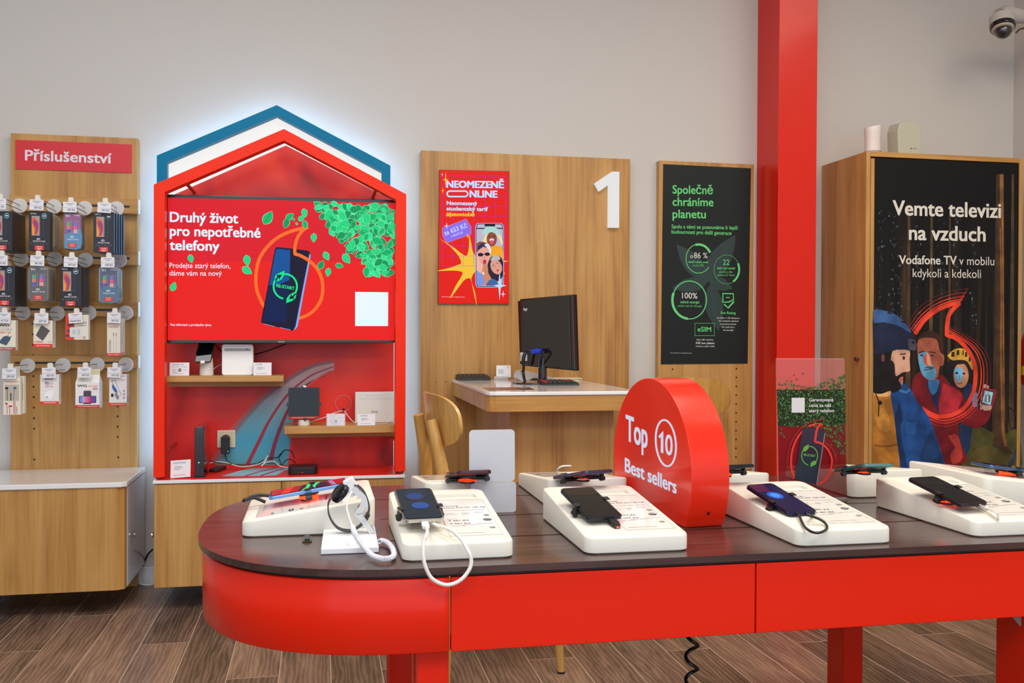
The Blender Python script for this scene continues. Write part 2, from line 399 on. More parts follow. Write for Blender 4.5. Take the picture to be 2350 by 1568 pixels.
for i in range(4):
    for j in range(4):
        px, py = HK[i][j]; c = onY(px, py, RY); ty = TIPY[i][j]
        t = thing('display_hook', (c.x, RY, c.z), 'white disc wire hook in the %s row holding %s' % (rown[i], sell[i][j]), 'hook', 'hooks on the oak display panel')
        obj('hook_disc', MB().lathe((c.x, RY, c.z), (0, -1, 0), [(.030, 0), (.031, .003), (.029, .006), (.0, .0075)], 28), mat('#d8d5d0', .4), t)
        zt = c.z+.003
        w_ = obj('hook_wire', MB().tube([(c.x, RY-.006, zt), (c.x, ty+.008, zt)], .0018, 8).tube([(c.x+.008, RY-.004, zt-.022), (c.x+.004, ty+.02, zt-.020), (c.x, ty+.012, zt-.018)], .0015, 6), STEEL, t)
        obj('tag_clip', MB().slab((c.x, ty, zt+.002), (1, 0, 0), (0, 0, 1), (0, 1, 0), .0095, .0105, .012, .006).box(c.x-.004, c.x+.012, ty+.002, ty+.014, zt-.012, zt-.003), mat('#e4e0d6', .4), t)
        tw, th_ = .0255, .0205
        zc = zt-.027
        tilt = rnd.uniform(-.05, .05)
        if (i, j) == (2, 2): tilt = .1
        u = Vector((math.cos(tilt), 0, math.sin(tilt))); v = Vector((-math.sin(tilt), 0, math.cos(tilt)))
        cc = Vector((c.x-.003, ty-.003, zc))
        tg = obj('price_tag', MB().slab(cc, u, v, (0, 1, 0), tw, th_, .0012), mat('#e6e6ec', .5), t)
        a = Art(lambda x, y: cc + u*(x*tw) - v*(y*th_), FRONT, .0003)
        a.rect(-.95, .12, .95, .16, INKG, 1)
        a.text(TAG[i][j], (-.35 if j != 2 or i != 2 else -.8, .72), (.75, .72), .38, INK, 1, .02)
        a.rect(-.6, -.72, .6, -.62, INKG, 1); a.rect(-.3, -.45, .3, -.35, INKG, 1)
        a.done('tag_print', tg)
        HOOK[i, j] = (c, ty, zt)
# product packs --------------------------------------------------------
def zr(px, py, Y): p = onY(px, py, Y); return p.x, p.z
def clearmat(c='#cfc8ba'): return mat(c, .12, alpha=.55, coat=1.0, noise=0)
BOXB = mat('#23262f', .4); BOXW = mat('#e6e0cf', .5)
def xs_art(a, X0, Z0, W, Hh, variant):
    """print of the black screen-protector box; X0,Z0 top left"""
    pass
def pack_black(i, j, px0, px1, py0, py1, n, label_front, edge=None, model='SAMSUNG', ring='#7ad0e0', dy=.022):
    Y = HOOK[i, j][1]+.012
    x0, z1 = zr(px0, py0, Y); x1, z0 = zr(px1, py1, Y); W = x1-x0; Hh = z1-z0
    mts = [BOXB]
    t = thing('screen_protector_box', ((x0+x1)/2, Y, z0), label_front, 'box', 'screen protector packs on hooks')
    obj('box', MB().box(x0, x1, Y, Y+dy*.92, z0, z1), BOXB if not edge else mat(edge, .4), t, bevel=.0008)
    if edge: obj('front_card', MB().box(x0, x1, Y-.0008, Y, z0, z1), BOXB, t)
    a = Art(lambda x, y: Vector((x0+W*x, Y-.0012, z1-Hh*y)), FRONT, .0002)
    a.rect(.14, .12, .52, .62, mat('#a89a96', .4), 1)
    a.poly(smooth([(.16, .16), (.30, .17), (.44, .27), (.48, .38), (.45, .5), (.36, .6), (.18, .6)], 4), mat('#e8602c', .4), 2)
    a.poly(smooth([(.20, .30), (.28, .22), (.42, .28), (.46, .38), (.43, .48), (.36, .58), (.30, .56), (.34, .45), (.26, .36)], 4), mat('#9c3f78', .4), 3)
    a.poly(smooth([(.16, .3), (.24, .42), (.28, .52), (.24, .6), (.17, .6)], 4), mat('#f0a030', .4), 3)
    a.line([(.56, .16), (.7, .16), (.7, .62), (.56, .62)], .012, mat('#5c6a78', .4), 2, closed=True)
    a.circ(.74, .115, .11, .06, .018, mat(ring, .4), 3, n=24); a.rect(.67, .10, .81, .13, mat('#d8e0e4', .4), 3)
    a.text('WG', (.08, .08), (.36, .08), .035, mat('#d8dcd8', .4), 2, .03)
    a.text('4D', (.37, .73), (.54, .73), .05, PAPER, 2, .03)
    a.text('GORILLA GLASS', (.20, .775), (.78, .775), .028, PAPER, 2, .03)
    for k in range(6): a.circ(.14+k*.14, .825, .035, .02, .006, INKG, 2, n=14)
    a.rect(.28, .87, .72, .985, mat('#e23220', .45), 2); a.text(model, (.38, .915), (.62, .915), .025, PAPER, 3, .03)
    a.rect(.38, .94, .62, .95, PAPER, 3); a.rect(.42, .96, .58, .97, PAPER, 3)
    a.done('front_print', t)
    return t, (x0, x1, z0, z1, Y, dy)
def stack_back(t, dims, k0, n, label, dx=0.0, step=None, grp='screen protector packs on hooks'):
    for k in range(k0, k0+n):
        st = step or dims[5]
        dup(t, (dx*k, st*k, 0), label=label, group=grp)
def pack_clear(i, j, px0, px1, py0, py1, label, tint, pic, model='XIAOMI', off=.012, dy=.02, front=True):
    Y = HOOK[i, j][1]+off
    x0, z1 = zr(px0, py0, Y); x1, z0 = zr(px1, py1, Y); W = x1-x0; Hh = z1-z0; cx_, cz = (x0+x1)/2, (z0+z1)/2
    t = thing('blister_pack', (cx_, Y, z0), label, 'pack', 'screen protector packs on hooks')
    obj('blister_shell', MB().slab((cx_, Y, cz), (1, 0, 0), (0, 0, 1), (0, 1, 0), W/2, Hh/2, dy*.85, .014), clearmat(tint), t, bevel=.002)
    obj('back_card', MB().slab((cx_, Y+dy*.35, cz), (1, 0, 0), (0, 0, 1), (0, 1, 0), W/2*.86, Hh/2*.92, .002, .008), mat(pic[0], .35), t)
    if front:
        a = Art(lambda x, y: Vector((x0+W*x, Y-.0006, z1-Hh*y)), FRONT, .0002)
        a.poly([(.07, .05), (.93, .05), (.93, .97), (.07, .97)], mat(pic[0], .15, coat=1, noise=0), 0)
        if pic[1]: a.poly(smooth([(.07, .6), (.4, .56), (.93, .44), (.93, .97), (.07, .97)], 3), mat(pic[1], .15, coat=1, noise=0), 1)
        a.text('9H', (.14, .13), (.36, .13), .065, PAPER, 3, .03); a.text('WG', (.58, .1), (.88, .1), .035, PAPER, 3, .03)
        for k, cs in enumerate((('#58a878', '#e07858', '#5058b8'), ('#7a70c0', '#e05090', '#e8a8a0'))):
            X0 = .2+k*.36
            for m_, cc_ in enumerate(cs): a.rect(X0, .26+m_*.1, X0+.2, .36+m_*.1, mat(cc_, .3, noise=0), 3)
            a.line([(X0+.06, .24), (X0+.27, .24), (X0+.27, .56), (X0+.06, .56)], .012, mat('#b8b8c0', .3), 4, closed=True)
        a.text('4D', (.38, .69), (.58, .69), .055, PAPER, 3, .03); a.text('GORILLA GLASS', (.2, .745), (.82, .745), .03, PAPER, 3, .03)
        a.rect(.27, .83, .71, .965, mat('#d63a34', .4), 3); a.text(model, (.37, .88), (.61, .88), .025, PAPER, 4, .03); a.rect(.35, .91, .63, .92, PAPER, 4)
        a.done('front_print', t)
    return t, (x0, x1, z0, z1, Y, dy)
# row one
t, d = pack_black(0, 0, -19, 28, 484, 575, 1, 'black screen protector box cut by the left image edge in the top row'); stack_back(t, d, 1, 7, 'black screen protector box behind the front one on the leftmost top hook')
t2, d2 = pack_clear(0, 0, 10, 52, 489, 568, 'clear blister pack at the back of the leftmost top hook', '#b8a58c', ('#a8906c', None), off=.012+.022*8, dy=.02, front=False)
t, d = pack_black(0, 1, 66, 114.5, 484.5, 576, 1, 'black screen protector box with a pale ring, second hook of the top row', model='SAMSUNG'); stack_back(t, d, 1, 1, 'black screen protector box directly behind the front one, second top hook')
t2, d2 = pack_clear(0, 1, 82, 125, 489, 570, 'clear blister pack behind black boxes on the second top hook', '#b8a58c', ('#a8906c', None), off=.012+.022*2.2, dy=.026, front=False); stack_back(t2, d2, 1, 3, 'clear blister pack behind black boxes on the second top hook')
t, d = pack_clear(0, 2, 144.5, 188, 487, 573, 'clear blister pack with violet and blue card in the top row', '#7a6c68', ('#8d3f78', '#3f83ab')); stack_back(t, d, 1, 2, 'clear blister pack behind the violet and blue one')
t, d = pack_black(0, 3, 214.5, 262, 486, 580, 1, 'dark screen protector box with blue edge at the right of the top row', edge='#6fb0dc', ring='#58606a', dy=.014, model='HUAWEI')
for k in range(1, 5): dup(t, (.004*k, .026*k, 0), label='blue edged screen protector box fanned out behind the right top one', group='screen protector packs on hooks')
# row two
t, d = pack_black(1, 0, -14, 34.5, 609.5, 702, 1, 'black screen protector box cut by the left image edge in the second row', ring='#9fc6e0', model='SAMSUNG'); stack_back(t, d, 1, 6, 'black screen protector box behind the front one, leftmost hook of second row')
t, d = pack_clear(1, 1, 64, 111.5, 610, 692, 'clear blister pack with a dark grey card in the second row', '#9c968c', ('#4c4744', None)); stack_back(t, d, 1, 5, 'clear pack with grey card in the bundle behind the front one')
t, d = pack_black(1, 2, 138, 186.5, 612, 703.5, 1, 'black screen protector box on the third hook of the second row', ring='#9fc6e0', model='HUAWEI'); stack_back(t, d, 1, 5, 'black screen protector box behind the front one, third hook of second row')
t, d = pack_clear(1, 3, 226.5, 272, 612, 696, 'clear blister pack with navy card at the right of the second row', '#a9c6dc', ('#3c3f5c', '#35607e'), model='REALME'); stack_back(t, d, 1, 3, 'pale blue edged clear pack behind the navy one')
# row three and four: card boxes
def carton(i, j, px0, px1, py0, py1, dy, label, draw, name='accessory_box', grp='accessory boxes on hooks', side=None, matb=None, off=.012, yaw=0.0):
    Y = HOOK[i, j][1]+off
    x0, z1 = zr(px0, py0, Y); x1, z0 = zr(px1, py1, Y); W = x1-x0; Hh = z1-z0
    t = thing(name, ((x0+x1)/2, Y, z0), label, 'box', grp)
    obj('carton', MB().box(x0, x1, Y, Y+dy, z0, z1), matb or BOXW, t, bevel=.0008)
    # euro-hole flap that hangs on the wire
    c, ty, zt = HOOK[i, j]
    obj('hang_tab', MB().box((x0+x1)/2-.012, (x0+x1)/2+.012, Y+dy*.5, Y+dy*.5+.0008, z1, max(z1+.012, zt-.002)), mat('#dcdcd4', .3, alpha=.7, noise=0), t)
    a = Art(lambda x, y: Vector((x0+W*x, Y-.0004, z1-Hh*y)), FRONT, .0002)
    draw(a); a.done('front_print', t)
    if side:
        a = Art(lambda x, y: Vector((x1+.0004, Y+dy*x, z1-Hh*y)), (1, 0, 0), .0003); side(a); a.done('side_print', t)
    return t
RD = mat('#e2382c', .45, noise=0)
def d_charger(a):
    a.text('WG', (.08, .2), (.66, .2), .07, INK, 1, .03); a.text('3.0 USB-A', (.2, .34), (.8, .34), .06, INKG, 1); a.text('15W / 2A', (.12, .44), (.74, .44), .065, RD, 1, .02)
    a.poly([(.16, .68), (.34, .55), (.5, .52), (.74, .56), (.7, .66), (.5, .84), (.14, .76)], mat('#46536a', .4), 1); a.line([(.56, .53), (.62, .49)], .02, INK, 1); a.line([(.7, .57), (.78, .53)], .02, INK, 1)
    a.rect(0, .9, 1, 1, mat('#c23048', .4), 1); a.text('QUICK CHARGE 3.0', (.12, .965), (.85, .965), .035, PAPER, 2, .02)
carton(2, 0, -7, 36, 735, 804, .03, 'cream charger box with a navy plug printed on it', d_charger)
def d_power(a):
    a.text('WG', (.06, .12), (.4, .12), .07, INK, 1, .03); a.text('PD.', (.62, .12), (.9, .12), .09, RD, 1, .02)
    a.poly(smooth([(.46, .18), (.84, .36), (.82, .42), (.52, .72), (.42, .71), (.16, .56), (.17, .5), (.4, .2)], 3), mat('#56504e', .4), 1)
    a.text('10000', (.08, .82), (.5, .82), .06, RD, 1, .02); a.text('3.0', (.78, .81), (.96, .81), .05, INKG, 1)
    a.rect(0, .86, 1, 1, RD, 1); a.text('MINI POWER BANK', (.16, .95), (.86, .95), .04, PAPER, 2, .02)
def s_lines(a): a.rect(.42, .12, .58, .82, mat('#b0a894', .5), 1); a.rect(.3, .03, .7, .08, INKG, 1)
carton(2, 1, 76.5, 120.5, 735.5, 798, .045, 'cream power bank box with a dark battery printed on it', d_power, side=s_lines)
def d_card(a):
    a.rect(0, 0, .38, 1, RD, 1)
    r_ = random.Random(3)
    for k in range(9):
        x, y = r_.uniform(.1, .4), r_.uniform(.25, .95); a.poly([(x-.12, y), (x-.02, y-.05), (x+.08, y-.02), (x+.04, y+.06), (x-.06, y+.05)], mat('#3c3c44', .5), 2)
    a.text('64GB', (.52, .36), (.92, .36), .09, INKG, 2, .01); a.rect(.6, .42, .92, .44, INKG, 2)
    a.poly([(x*.28+.47, y*.19+.7) for x, y in rrect(1, 1, .25)], mat('#d8d6d2', .12, coat=1, noise=0), 3); a.line([(x*.28+.47, y*.19+.7) for x, y in rrect(1, 1, .25)], .015, PAPER, 4, closed=True)
    a.rect(.3, .6, .44, .78, mat('#c4c2bd', .2), 4); a.rect(.52, .58, .64, .8, mat('#c4c2bd', .2), 4); a.circ(.82, .91, .04, .04, .02, RD, 4, n=16)
carton(2, 2, 150.5, 203, 722.5, 780, .03, 'memory card pack with red and black camouflage edge', d_card)
def d_cable(a):
    a.text('WG', (.14, .1), (.8, .1), .05, INK, 1, .03); a.text('1.0m WHITE', (.14, .22), (.82, .22), .03, RD, 1, .03)
    for k in (0, 1): a.rect(.46+k*.2, .36, .54+k*.2, .46, mat('#a8a49a', .4), 1); a.rect(.49+k*.2, .46, .51+k*.2, .9, mat('#b8b4aa', .4), 1)
    for k in range(4): a.circ(.22, .6+k*.085, .08, .03, .02, INKG, 1, n=16)
    a.rect(0, .92, 1, 1, RD, 1); a.text('Type-C to Type-C', (.08, .975), (.92, .975), .03, PAPER, 2, .02)
t = carton(2, 3, 245.5, 276, 733.5, 817, .012, 'slim white cable box with two plugs printed on it', d_cable)
for k in range(1, 4): dup(t, (.001*k, .022*k, .001*k), label='slim white cable box hanging behind the front cable box', group='accessory boxes on hooks')
def d_ear(a):
    a.rect(.08, .2, .92, .63, mat('#b9ac98', .15, coat=1, noise=0), 1)
    a.line([(.22, .3), (.25, .62)], .03, BLACK, 2); a.blob(.2, .29, .1, .03, BLACK, 2); a.line([(.66, .3), (.6, .62)], .03, mat('#40608a', .4), 2); a.blob(.68, .29, .09, .035, mat('#40608a', .4), 2); a.line([(.44, .42), (.45, .62)], .06, INK, 2)
    a.rect(.1, .12, .9, .13, RD, 1)
    c_ = mat('#b32a48', .4)
    a.blob(.18, .7, .09, .02, c_, 2); a.line([(.2, .7), (.24, .98)], .03, c_, 2); a.blob(.42, .77, .12, .02, c_, 2); a.line([(.36, .77), (.38, .98)], .03, c_, 2)
    a.line([(.6, .64), (.62, .98)], .03, c_, 2); a.line([(.68, .64), (.7, .98)], .03, c_, 2); a.line([(.78, .78), (.8, .98)], .03, c_, 2)
t = carton(3, 0, 7.5, 47, 866, 952, .024, 'earphone box with red and black earbuds in its window', d_ear); dup(t, (.004, .034, .002), label='earphone box hanging behind the front earphone box', group='accessory boxes on hooks')
def d_pd(a):
    a.text('WG', (.22, .17), (.7, .17), .04, INK, 1, .03); a.text('PD', (.28, .34), (.48, .34), .09, INK, 1, .02); a.text('3.0', (.52, .33), (.66, .33), .06, INKG, 1); a.text('25W / 3A', (.28, .42), (.68, .42), .05, mat('#c87070', .4), 1, .02)
    a.poly(smooth([(.22, .68), (.34, .58), (.66, .52), (.74, .55), (.72, .68), (.6, .84), (.4, .82), (.26, .76)], 3), mat('#f2f2f4', .3, noise=0), 1); a.blob(.38, .76, .06, .02, INKG, 2)
    a.rect(0, .9, 1, 1, RD, 1); a.rect(.2, .935, .85, .96, mat('#f0c8c0', .5), 2)
carton(3, 1, 92, 135, 860, 928, .035, 'small white plug charger box with red foot band', d_pd, matb=mat('#e8e4e0', .5), side=s_lines)
# gable-topped wireless charger box
Y = HOOK[3, 2][1]+.012; x0, z1 = zr(173, 879, Y); x1, z0 = zr(228, 936.5, Y); W, Hh = x1-x0, z1-z0
t = thing('accessory_box', ((x0+x1)/2, Y, z0), 'white wireless charger box with a gable top and wide phone picture', 'box', 'accessory boxes on hooks')
zr1 = zr(200, 860, Y+.03)[1]; zr0 = zr(200, 847, Y+.03)[1]
obj('carton', MB().add([(x0, Y, z0), (x1, Y, z0), (x1, Y+.055, z0), (x0, Y+.055, z0), (x0, Y, z1), (x1, Y, z1), (x1, Y+.055, z1), (x0, Y+.055, z1), (x0+.004, Y+.0275, zr1), (x1-.004, Y+.0275, zr1)],
    [(0, 1, 5, 4), (2, 3, 7, 6), (0, 4, 8, 7, 3), (1, 2, 6, 9, 5), (4, 5, 9, 8), (7, 8, 9, 6), (0, 3, 2, 1)]), mat('#ebe9e6', .5), t)
obj('hang_tab', MB().box(x0+.003, x1-.003, Y+.027, Y+.028, zr1-.001, zr0), mat('#d8cfae', .5), t)
a = Art(lambda x, y: Vector((x0+W*x, Y-.0004, z1-Hh*y)), FRONT, .0002)
a.text('WG', (.08, .16), (.48, .16), .09, INK, 1, .03); a.text('Fast Charger', (.54, .15), (.94, .15), .05, RD, 1, .01); a.text('20W', (.72, .28), (.94, .28), .08, mat('#a03840', .4), 1, .02)
a.poly([(x*.16+.5, y*.13+.44) for x, y in rrect(1, 1, .3)], mat('#4a4450', .4), 1); a.poly([(x*.36+.51, y*.14+.66) for x, y in rrect(1, 1, .15)], mat('#2c2c58', .3), 2)
for k, cc_ in enumerate(('#7090d0', '#c0a8c8', '#d878a8', '#d84880', '#903878', '#5050a8')): a.rect(.18+k*.11, .54, .29+k*.11, .78, mat(cc_, .3, noise=0), 3)
a.rect(.34, .8, .66, .84, mat('#4a4450', .4), 1); a.rect(0, .88, 1, 1, mat('#c82c34', .4), 1); a.rect(.1, .93, .92, .95, mat('#f0c8c0', .5), 2)
a.done('front_print', t)
def d_car(a):
    a.text('WG', (.05, .06), (.4, .06), .04, INK, 1, .03); a.text('Wireless', (.5, .06), (.95, .06), .035, INK, 1); a.text('15W', (.7, .2), (.92, .2), .05, mat('#c87070', .4), 1, .01)
    a.line([(.14, .2), (.32, .18), (.7, .66), (.52, .7), (.14, .2)], .015, INK, 2); a.poly(smooth([(.16, .32), (.26, .34), (.44, .5), (.46, .58), (.34, .56), (.18, .44)], 4), mat('#3060a8', .3), 3)
    a.poly(smooth([(.3, .62), (.42, .6), (.56, .72), (.5, .8), (.4, .76)], 3), INKG, 2); a.blob(.18, .66, .08, .06, INK, 2)
    for k in range(3): a.circ(.84, .52+k*.11, .05, .025, .015, mat('#3060a8', .3), 2, n=16)
    a.rect(0, .9, 1, 1, RD, 1); a.rect(.1, .94, .9, .955, mat('#f0c8c0', .5), 2)
def s_car(a): a.line([(.3, .1), (.6, .1), (.6, .24), (.3, .24)], .05, mat('#d8a8a0', .4), 1, closed=True); a.rect(.46, .3, .52, .66, mat('#d8a8a0', .4), 1); a.rect(.34, .7, .62, .92, mat('#4a2028', .4), 1)
carton(3, 3, 250.5, 291, 860, 931.5, .045, 'car charger box with a blue phone holder drawing', d_car, matb=mat('#e8e4e2', .5), side=s_car)

# ================================================================== left floor cabinet under the panel
CT, CB, CY = .515, .095, 3.915
xl = -.735
c0 = thing('base_cabinet', (-1.05, 4.1, CB), 'oak base cabinet with a white top below the accessory panel', 'cabinet', 'oak base cabinets with white tops')
mb = MB().prism([(-1.6, CY+.006, CB), (xl-.03, CY+.006, CB), (xl-.004, CY+.02, CB), (xl+.0, CY+.05, CB), (xl+.0, WY-.04, CB), (-1.6, WY-.04, CB)], (0, 0, CT-.022-CB))
obj('body', mb, OAK, c0)
sheen_side = mat('#c3c3cc', .25, coat=.4)  # pale grey paints in the bright wall's grazing reflection on the laminate
sd = obj('side_door', MB().box(xl+.0005, xl+.003, CY+.05, WY-.045, CB+.004, CT-.026), sheen_side, c0, label='side door with the wall reflection painted in as pale grey')
obj('knob', MB().lathe((xl+.003, CY+.1, .29), (1, 0, 0), [(.007, 0), (.007, .008), (.010, .012), (.010, .02), (0, .021)], 20), CHROME, sd)
obj('worktop', MB().prism([(-1.6, CY, CT-.022), (xl-.012, CY, CT-.022), (xl+.006, CY+.018, CT-.022), (xl+.006, WY-.0405, CT-.022), (-1.6, WY-.0405, CT-.022)], (0, 0, .02)), WHITEG, c0, bevel=.003)
# ================================================================== house-shaped display: cabinet, frames, backdrop, screen
hx0, hx1 = onY(351, 1101, 3.92).x, onY(929, 1091, 3.92).x
hc = thing('base_cabinet', ((hx0+hx1)/2, 4.1, CB), 'oak two door cabinet with a thin white top under the house display', 'cabinet', 'oak base cabinets with white tops')
obj('body', MB().box(hx0+.004, hx1-.004, 3.94, WY-.04, CB, CT-.014), OAKS, hc)
xm = onY(646, 1098, 3.92).x
obj('door', MB().box(hx0+.003, xm-.0015, 3.925, 3.94, CB, CT-.016), OAK, hc, bevel=.002)
obj('door', MB().box(xm+.0015, hx1-.003, 3.925, 3.94, CB, CT-.016), OAK, hc, bevel=.002)
obj('knob', MB().lathe((hx0+.004, 3.99, .29), (-1, 0, 0), [(.007, 0), (.007, .008), (.010, .012), (.010, .02), (0, .021)], 20), CHROME, hc)
wt = obj('worktop', MB().box(hx0-.001, hx1+.001, 3.92, WY-.041, CT-.013, CT), WHITEG, hc, bevel=.002)
# red printed sheet on the worktop, with the pale swoosh running on
tz = CT+.0006
a = Art(lambda x, y: onZ(*ZC(3.335, 340, 640)(x, y), tz), (0, 0, 1), .0004)
def TP(x, y): return a.mp(x, y)
RP = mat('#e2200e', .35, noise=0)
sheet = MB().add([(hx0+.012, 3.928, tz), (hx1-.012, 3.928, tz), (hx1-.012, 4.2, tz), (hx0+.012, 4.2, tz)], [(0, 1, 2, 3)])
SW = mat('#9ec4d8', .4); SWD = mat('#a01830', .4)
a.poly([(560, 1512), (700, 1470), (850, 1440), (1000, 1428), (1160, 1426), (1130, 1440), (1040, 1470), (980, 1506), (900, 1510)], SW, 1)
a.line([(740, 1512), (850, 1478), (1000, 1445), (1100, 1432)], 7, SWD, 2, w1=3)
a.line([(860, 1510), (950, 1480), (1040, 1452)], 9, SWD, 2, w1=4)
ps = obj('printed_sheet', MB().box(hx0+.012, hx1-.012, 3.928, 4.2, CT+.0001, CT+.0006), RP, hc)
a.done('swoosh_print', ps)
# outlines in the frame planes
def L2(z, Y, pts): return [onY(*z(x, y), Y) for x, y in pts]
z4 = ZC(3.7302, 330, 220); idn = lambda x, y: (x, y)
HF, TF, BD, SR = 3.94, 4.25, 4.2, None
unit = thing('house_frame', ((hx0+hx1)/2, HF, CT), 'bright red house-shaped frame standing on the oak cabinet around the screen', 'frame')
o_ = L2(idn, HF, [(353, 1088.5), (352.8, 423.7), (651.7, 296), (932.4, 446), (929.5, 1080)])
i_ = L2(idn, HF, [(378.5, 1088), (378, 441), (651.7, 322.5), (909, 458.3), (905, 1080)])
base_z = CT+.011
for L in (o_, i_):
    L[0].z = base_z; L[-1].z = base_z; L[0].x = L[1].x; L[-1].x = L[-2].x
mb = MB(); D = Vector((0, .06, 0))
n = 5
V = o_+i_+[p+D for p in o_]+[p+D for p in i_]; F = []
for k in range(n-1):
    j = k+1; F += [(k, j, n+j, n+k), (2*n+k, 3*n+k, 3*n+j, 2*n+j), (k, 2*n+k, 2*n+j, j), (n+k, n+j, 3*n+j, 3*n+k)]
for k in (0, n-1): F.append((k, n+k, 3*n+k, 2*n+k))
mb.add(V, F); obj('frame_tube', mb, REDF, unit)
for k in (0, 4):
    c_ = (o_[k]+i_[k])/2; obj('foot', MB().lathe((c_.x, HF+.03, CT+.0012), (0, 0, 1), [(.016, 0), (.018, .004), (.018, .008), (.012, .0098)], 24), mat('#a82832', .2, coat=1), unit)
for (px, py) in ((431, 425), (862, 438), (386, 1030), (912, 1008)):
    p = onY(px, py, HF+.061); p.x = min(max(p.x, i_[0].x-.002), i_[-1].x+.002)
    obj('standoff', MB().tube([(p.x, HF+.0605, p.z), (p.x, BD-.0015, p.z)], .007, 14), mat('#a8332e', .25, metal=.3), unit)
# teal back frame with lit white panel and glowing edge strip
tf = thing('house_frame', ((hx0+hx1)/2, TF, CT), 'teal house-shaped frame glowing against the wall behind the red one', 'frame')
to = L2(idn, TF, [(360, 1000), (359.8, 357), (635, 241.3), (896, 380.2), (893, 1000)])
ti = L2(idn, TF, [(383, 1000), (383, 372.5), (635, 265.5), (876.5, 394), (873, 1000)])
for L in (to, ti):
    L[0].z = L[-1].z = CT+.002; L[0].x = L[1].x; L[-1].x = L[-2].x
D = Vector((0, .05, 0)); V = to+ti+[p+D for p in to]+[p+D for p in ti]; F = []
for k in range(n-1):
    j = k+1; F += [(k, j, n+j, n+k), (2*n+k, 3*n+k, 3*n+j, 2*n+j), (k, 2*n+k, 2*n+j, j), (n+k, n+j, 3*n+j, 3*n+k)]
for k in (0, n-1): F.append((k, n+k, 3*n+k, 2*n+k))
obj('frame_tube', MB().add(V, F), TEAL, tf)
pan = [p+Vector((0, .047, 0)) for p in ti]
obj('white_panel', MB().prism(pan, (0, .004, 0)), mat('#f4f4f2', .6, emit=.92), tf)
# LED strip along the outer back edge, shining onto the wall
led = MB()
for k in range(3 + 1):
    p, q_ = to[k]+D, to[k+1]+D
    d_ = (q_-p); L_ = d_.length; d_.normalize(); nn = Vector((-d_.z, 0, d_.x))
    if nn.z < 0 and k in (1, 2): nn = -nn
    if k == 0: nn = Vector((-1, 0, 0))
    if k == 3: nn = Vector((1, 0, 0))
    i0 = -nn*.012
    led.prism([p+i0+Vector((0, .003, 0)), q_+i0+Vector((0, .003, 0)), q_+i0+Vector((0, .018, 0)), p+i0+Vector((0, .018, 0))], nn*.006)
obj('led_strip', led, mat('#a4d4ff', .5, emit=13.0), tf)
# backdrop ------------------------------------------------------------
bdm = bpy.data.materials.new('red_backdrop_print'); bdm.use_nodes = True; nt = bdm.node_tree; b = nt.nodes['Principled BSDF']
g = nt.nodes.new('ShaderNodeNewGeometry'); mp_ = nt.nodes.new('ShaderNodeMapping'); mp_.inputs['Scale'].default_value = (3.2, 1, 1.8); mp_.inputs['Rotation'].default_value = (0, .7, 0)
nt.links.new(g.outputs['Position'], mp_.inputs['Vector']); nn_ = nt.nodes.new('ShaderNodeTexNoise'); nn_.inputs['Scale'].default_value = 1.0; nn_.inputs['Detail'].default_value = 1.5; nn_.inputs['Distortion'].default_value = 1.2
nt.links.new(mp_.outputs[0], nn_.inputs['Vector']); rr = ramp(nt, [(0.32, '#8e0c10'), (0.45, '#c81410'), (0.6, '#e8220f'), (0.75, '#f23a18')])
nt.links.new(nn_.outputs['Fac'], rr.inputs[0]); nt.links.new(rr.outputs[0], b.inputs['Base Color']); b.inputs['Roughness'].default_value = 0.4
z5 = ZC(3.335, 340, 640)
bo = L2(idn, BD, [(372, 1000), (372, 459), (656, 334), (905, 462), (905, 1000)])
bo[0].z = bo[-1].z = CT+.001; bo[0].x = bo[1].x; bo[-1].x = bo[-2].x
bk = obj('backdrop_board', MB().prism(bo, (0, .02, 0)), bdm, unit)
a = Art(pm(z5, BD), FRONT, .0006)
bands = [('#b08a92', (1422, 640), (1240, 683), (1422, 700), (1300, 762)), ('#a48f9a', (1240, 683), (1050, 795), (1300, 762), (1210, 850)),
         ('#9aa0ac', (1050, 795), (900, 910), (1210, 850), (1150, 950)), ('#7fa6b4', (900, 910), (780, 1030), (1150, 950), (1115, 1060)),
         ('#68a4b4', (780, 1030), (680, 1150), (1115, 1060), (1098, 1160)), ('#4f9cb0', (680, 1150), (600, 1290), (1098, 1160), (1085, 1290)), ('#5a9ba6', (600, 1290), (515, 1422), (1085, 1290), (1070, 1425))]
# blend the printed swoosh through one ramp along the height
swm = bpy.data.materials.new('swoosh_print'); swm.use_nodes = True; nt = swm.node_tree; b = nt.nodes['Principled BSDF']
g = nt.nodes.new('ShaderNodeNewGeometry'); s_ = nt.nodes.new('ShaderNodeSeparateXYZ'); nt.links.new(g.outputs['Position'], s_.inputs[0])
mr = nt.nodes.new('ShaderNodeMapRange'); mr.inputs[1].default_value = onY(*z5(1070, 1425), BD).z; mr.inputs[2].default_value = onY(*z5(1420, 650), BD).z; nt.links.new(s_.outputs[2], mr.inputs[0])
rr = ramp(nt, [(0.0, '#4f98a4'), (0.25, '#3f9cba'), (0.5, '#6fa0b0'), (0.75, '#a3949e'), (1.0, '#d0a09c')]); nt.links.new(mr.outputs[0], rr.inputs[0]); nt.links.new(rr.outputs[0], b.inputs['Base Color']); b.inputs['Roughness'].default_value = .4
lf = smooth([(1422, 640), (1240, 683), (1050, 795), (900, 910), (780, 1030), (680, 1150), (600, 1290), (515, 1422)], 6)
rt = smooth([(1422, 700), (1300, 762), (1210, 850), (1150, 950), (1115, 1060), (1098, 1160), (1085, 1290), (1070, 1425)], 6)
for k in range(len(lf)-1): a.poly([lf[k], rt[k], rt[k+1], lf[k+1]], swm, 1)
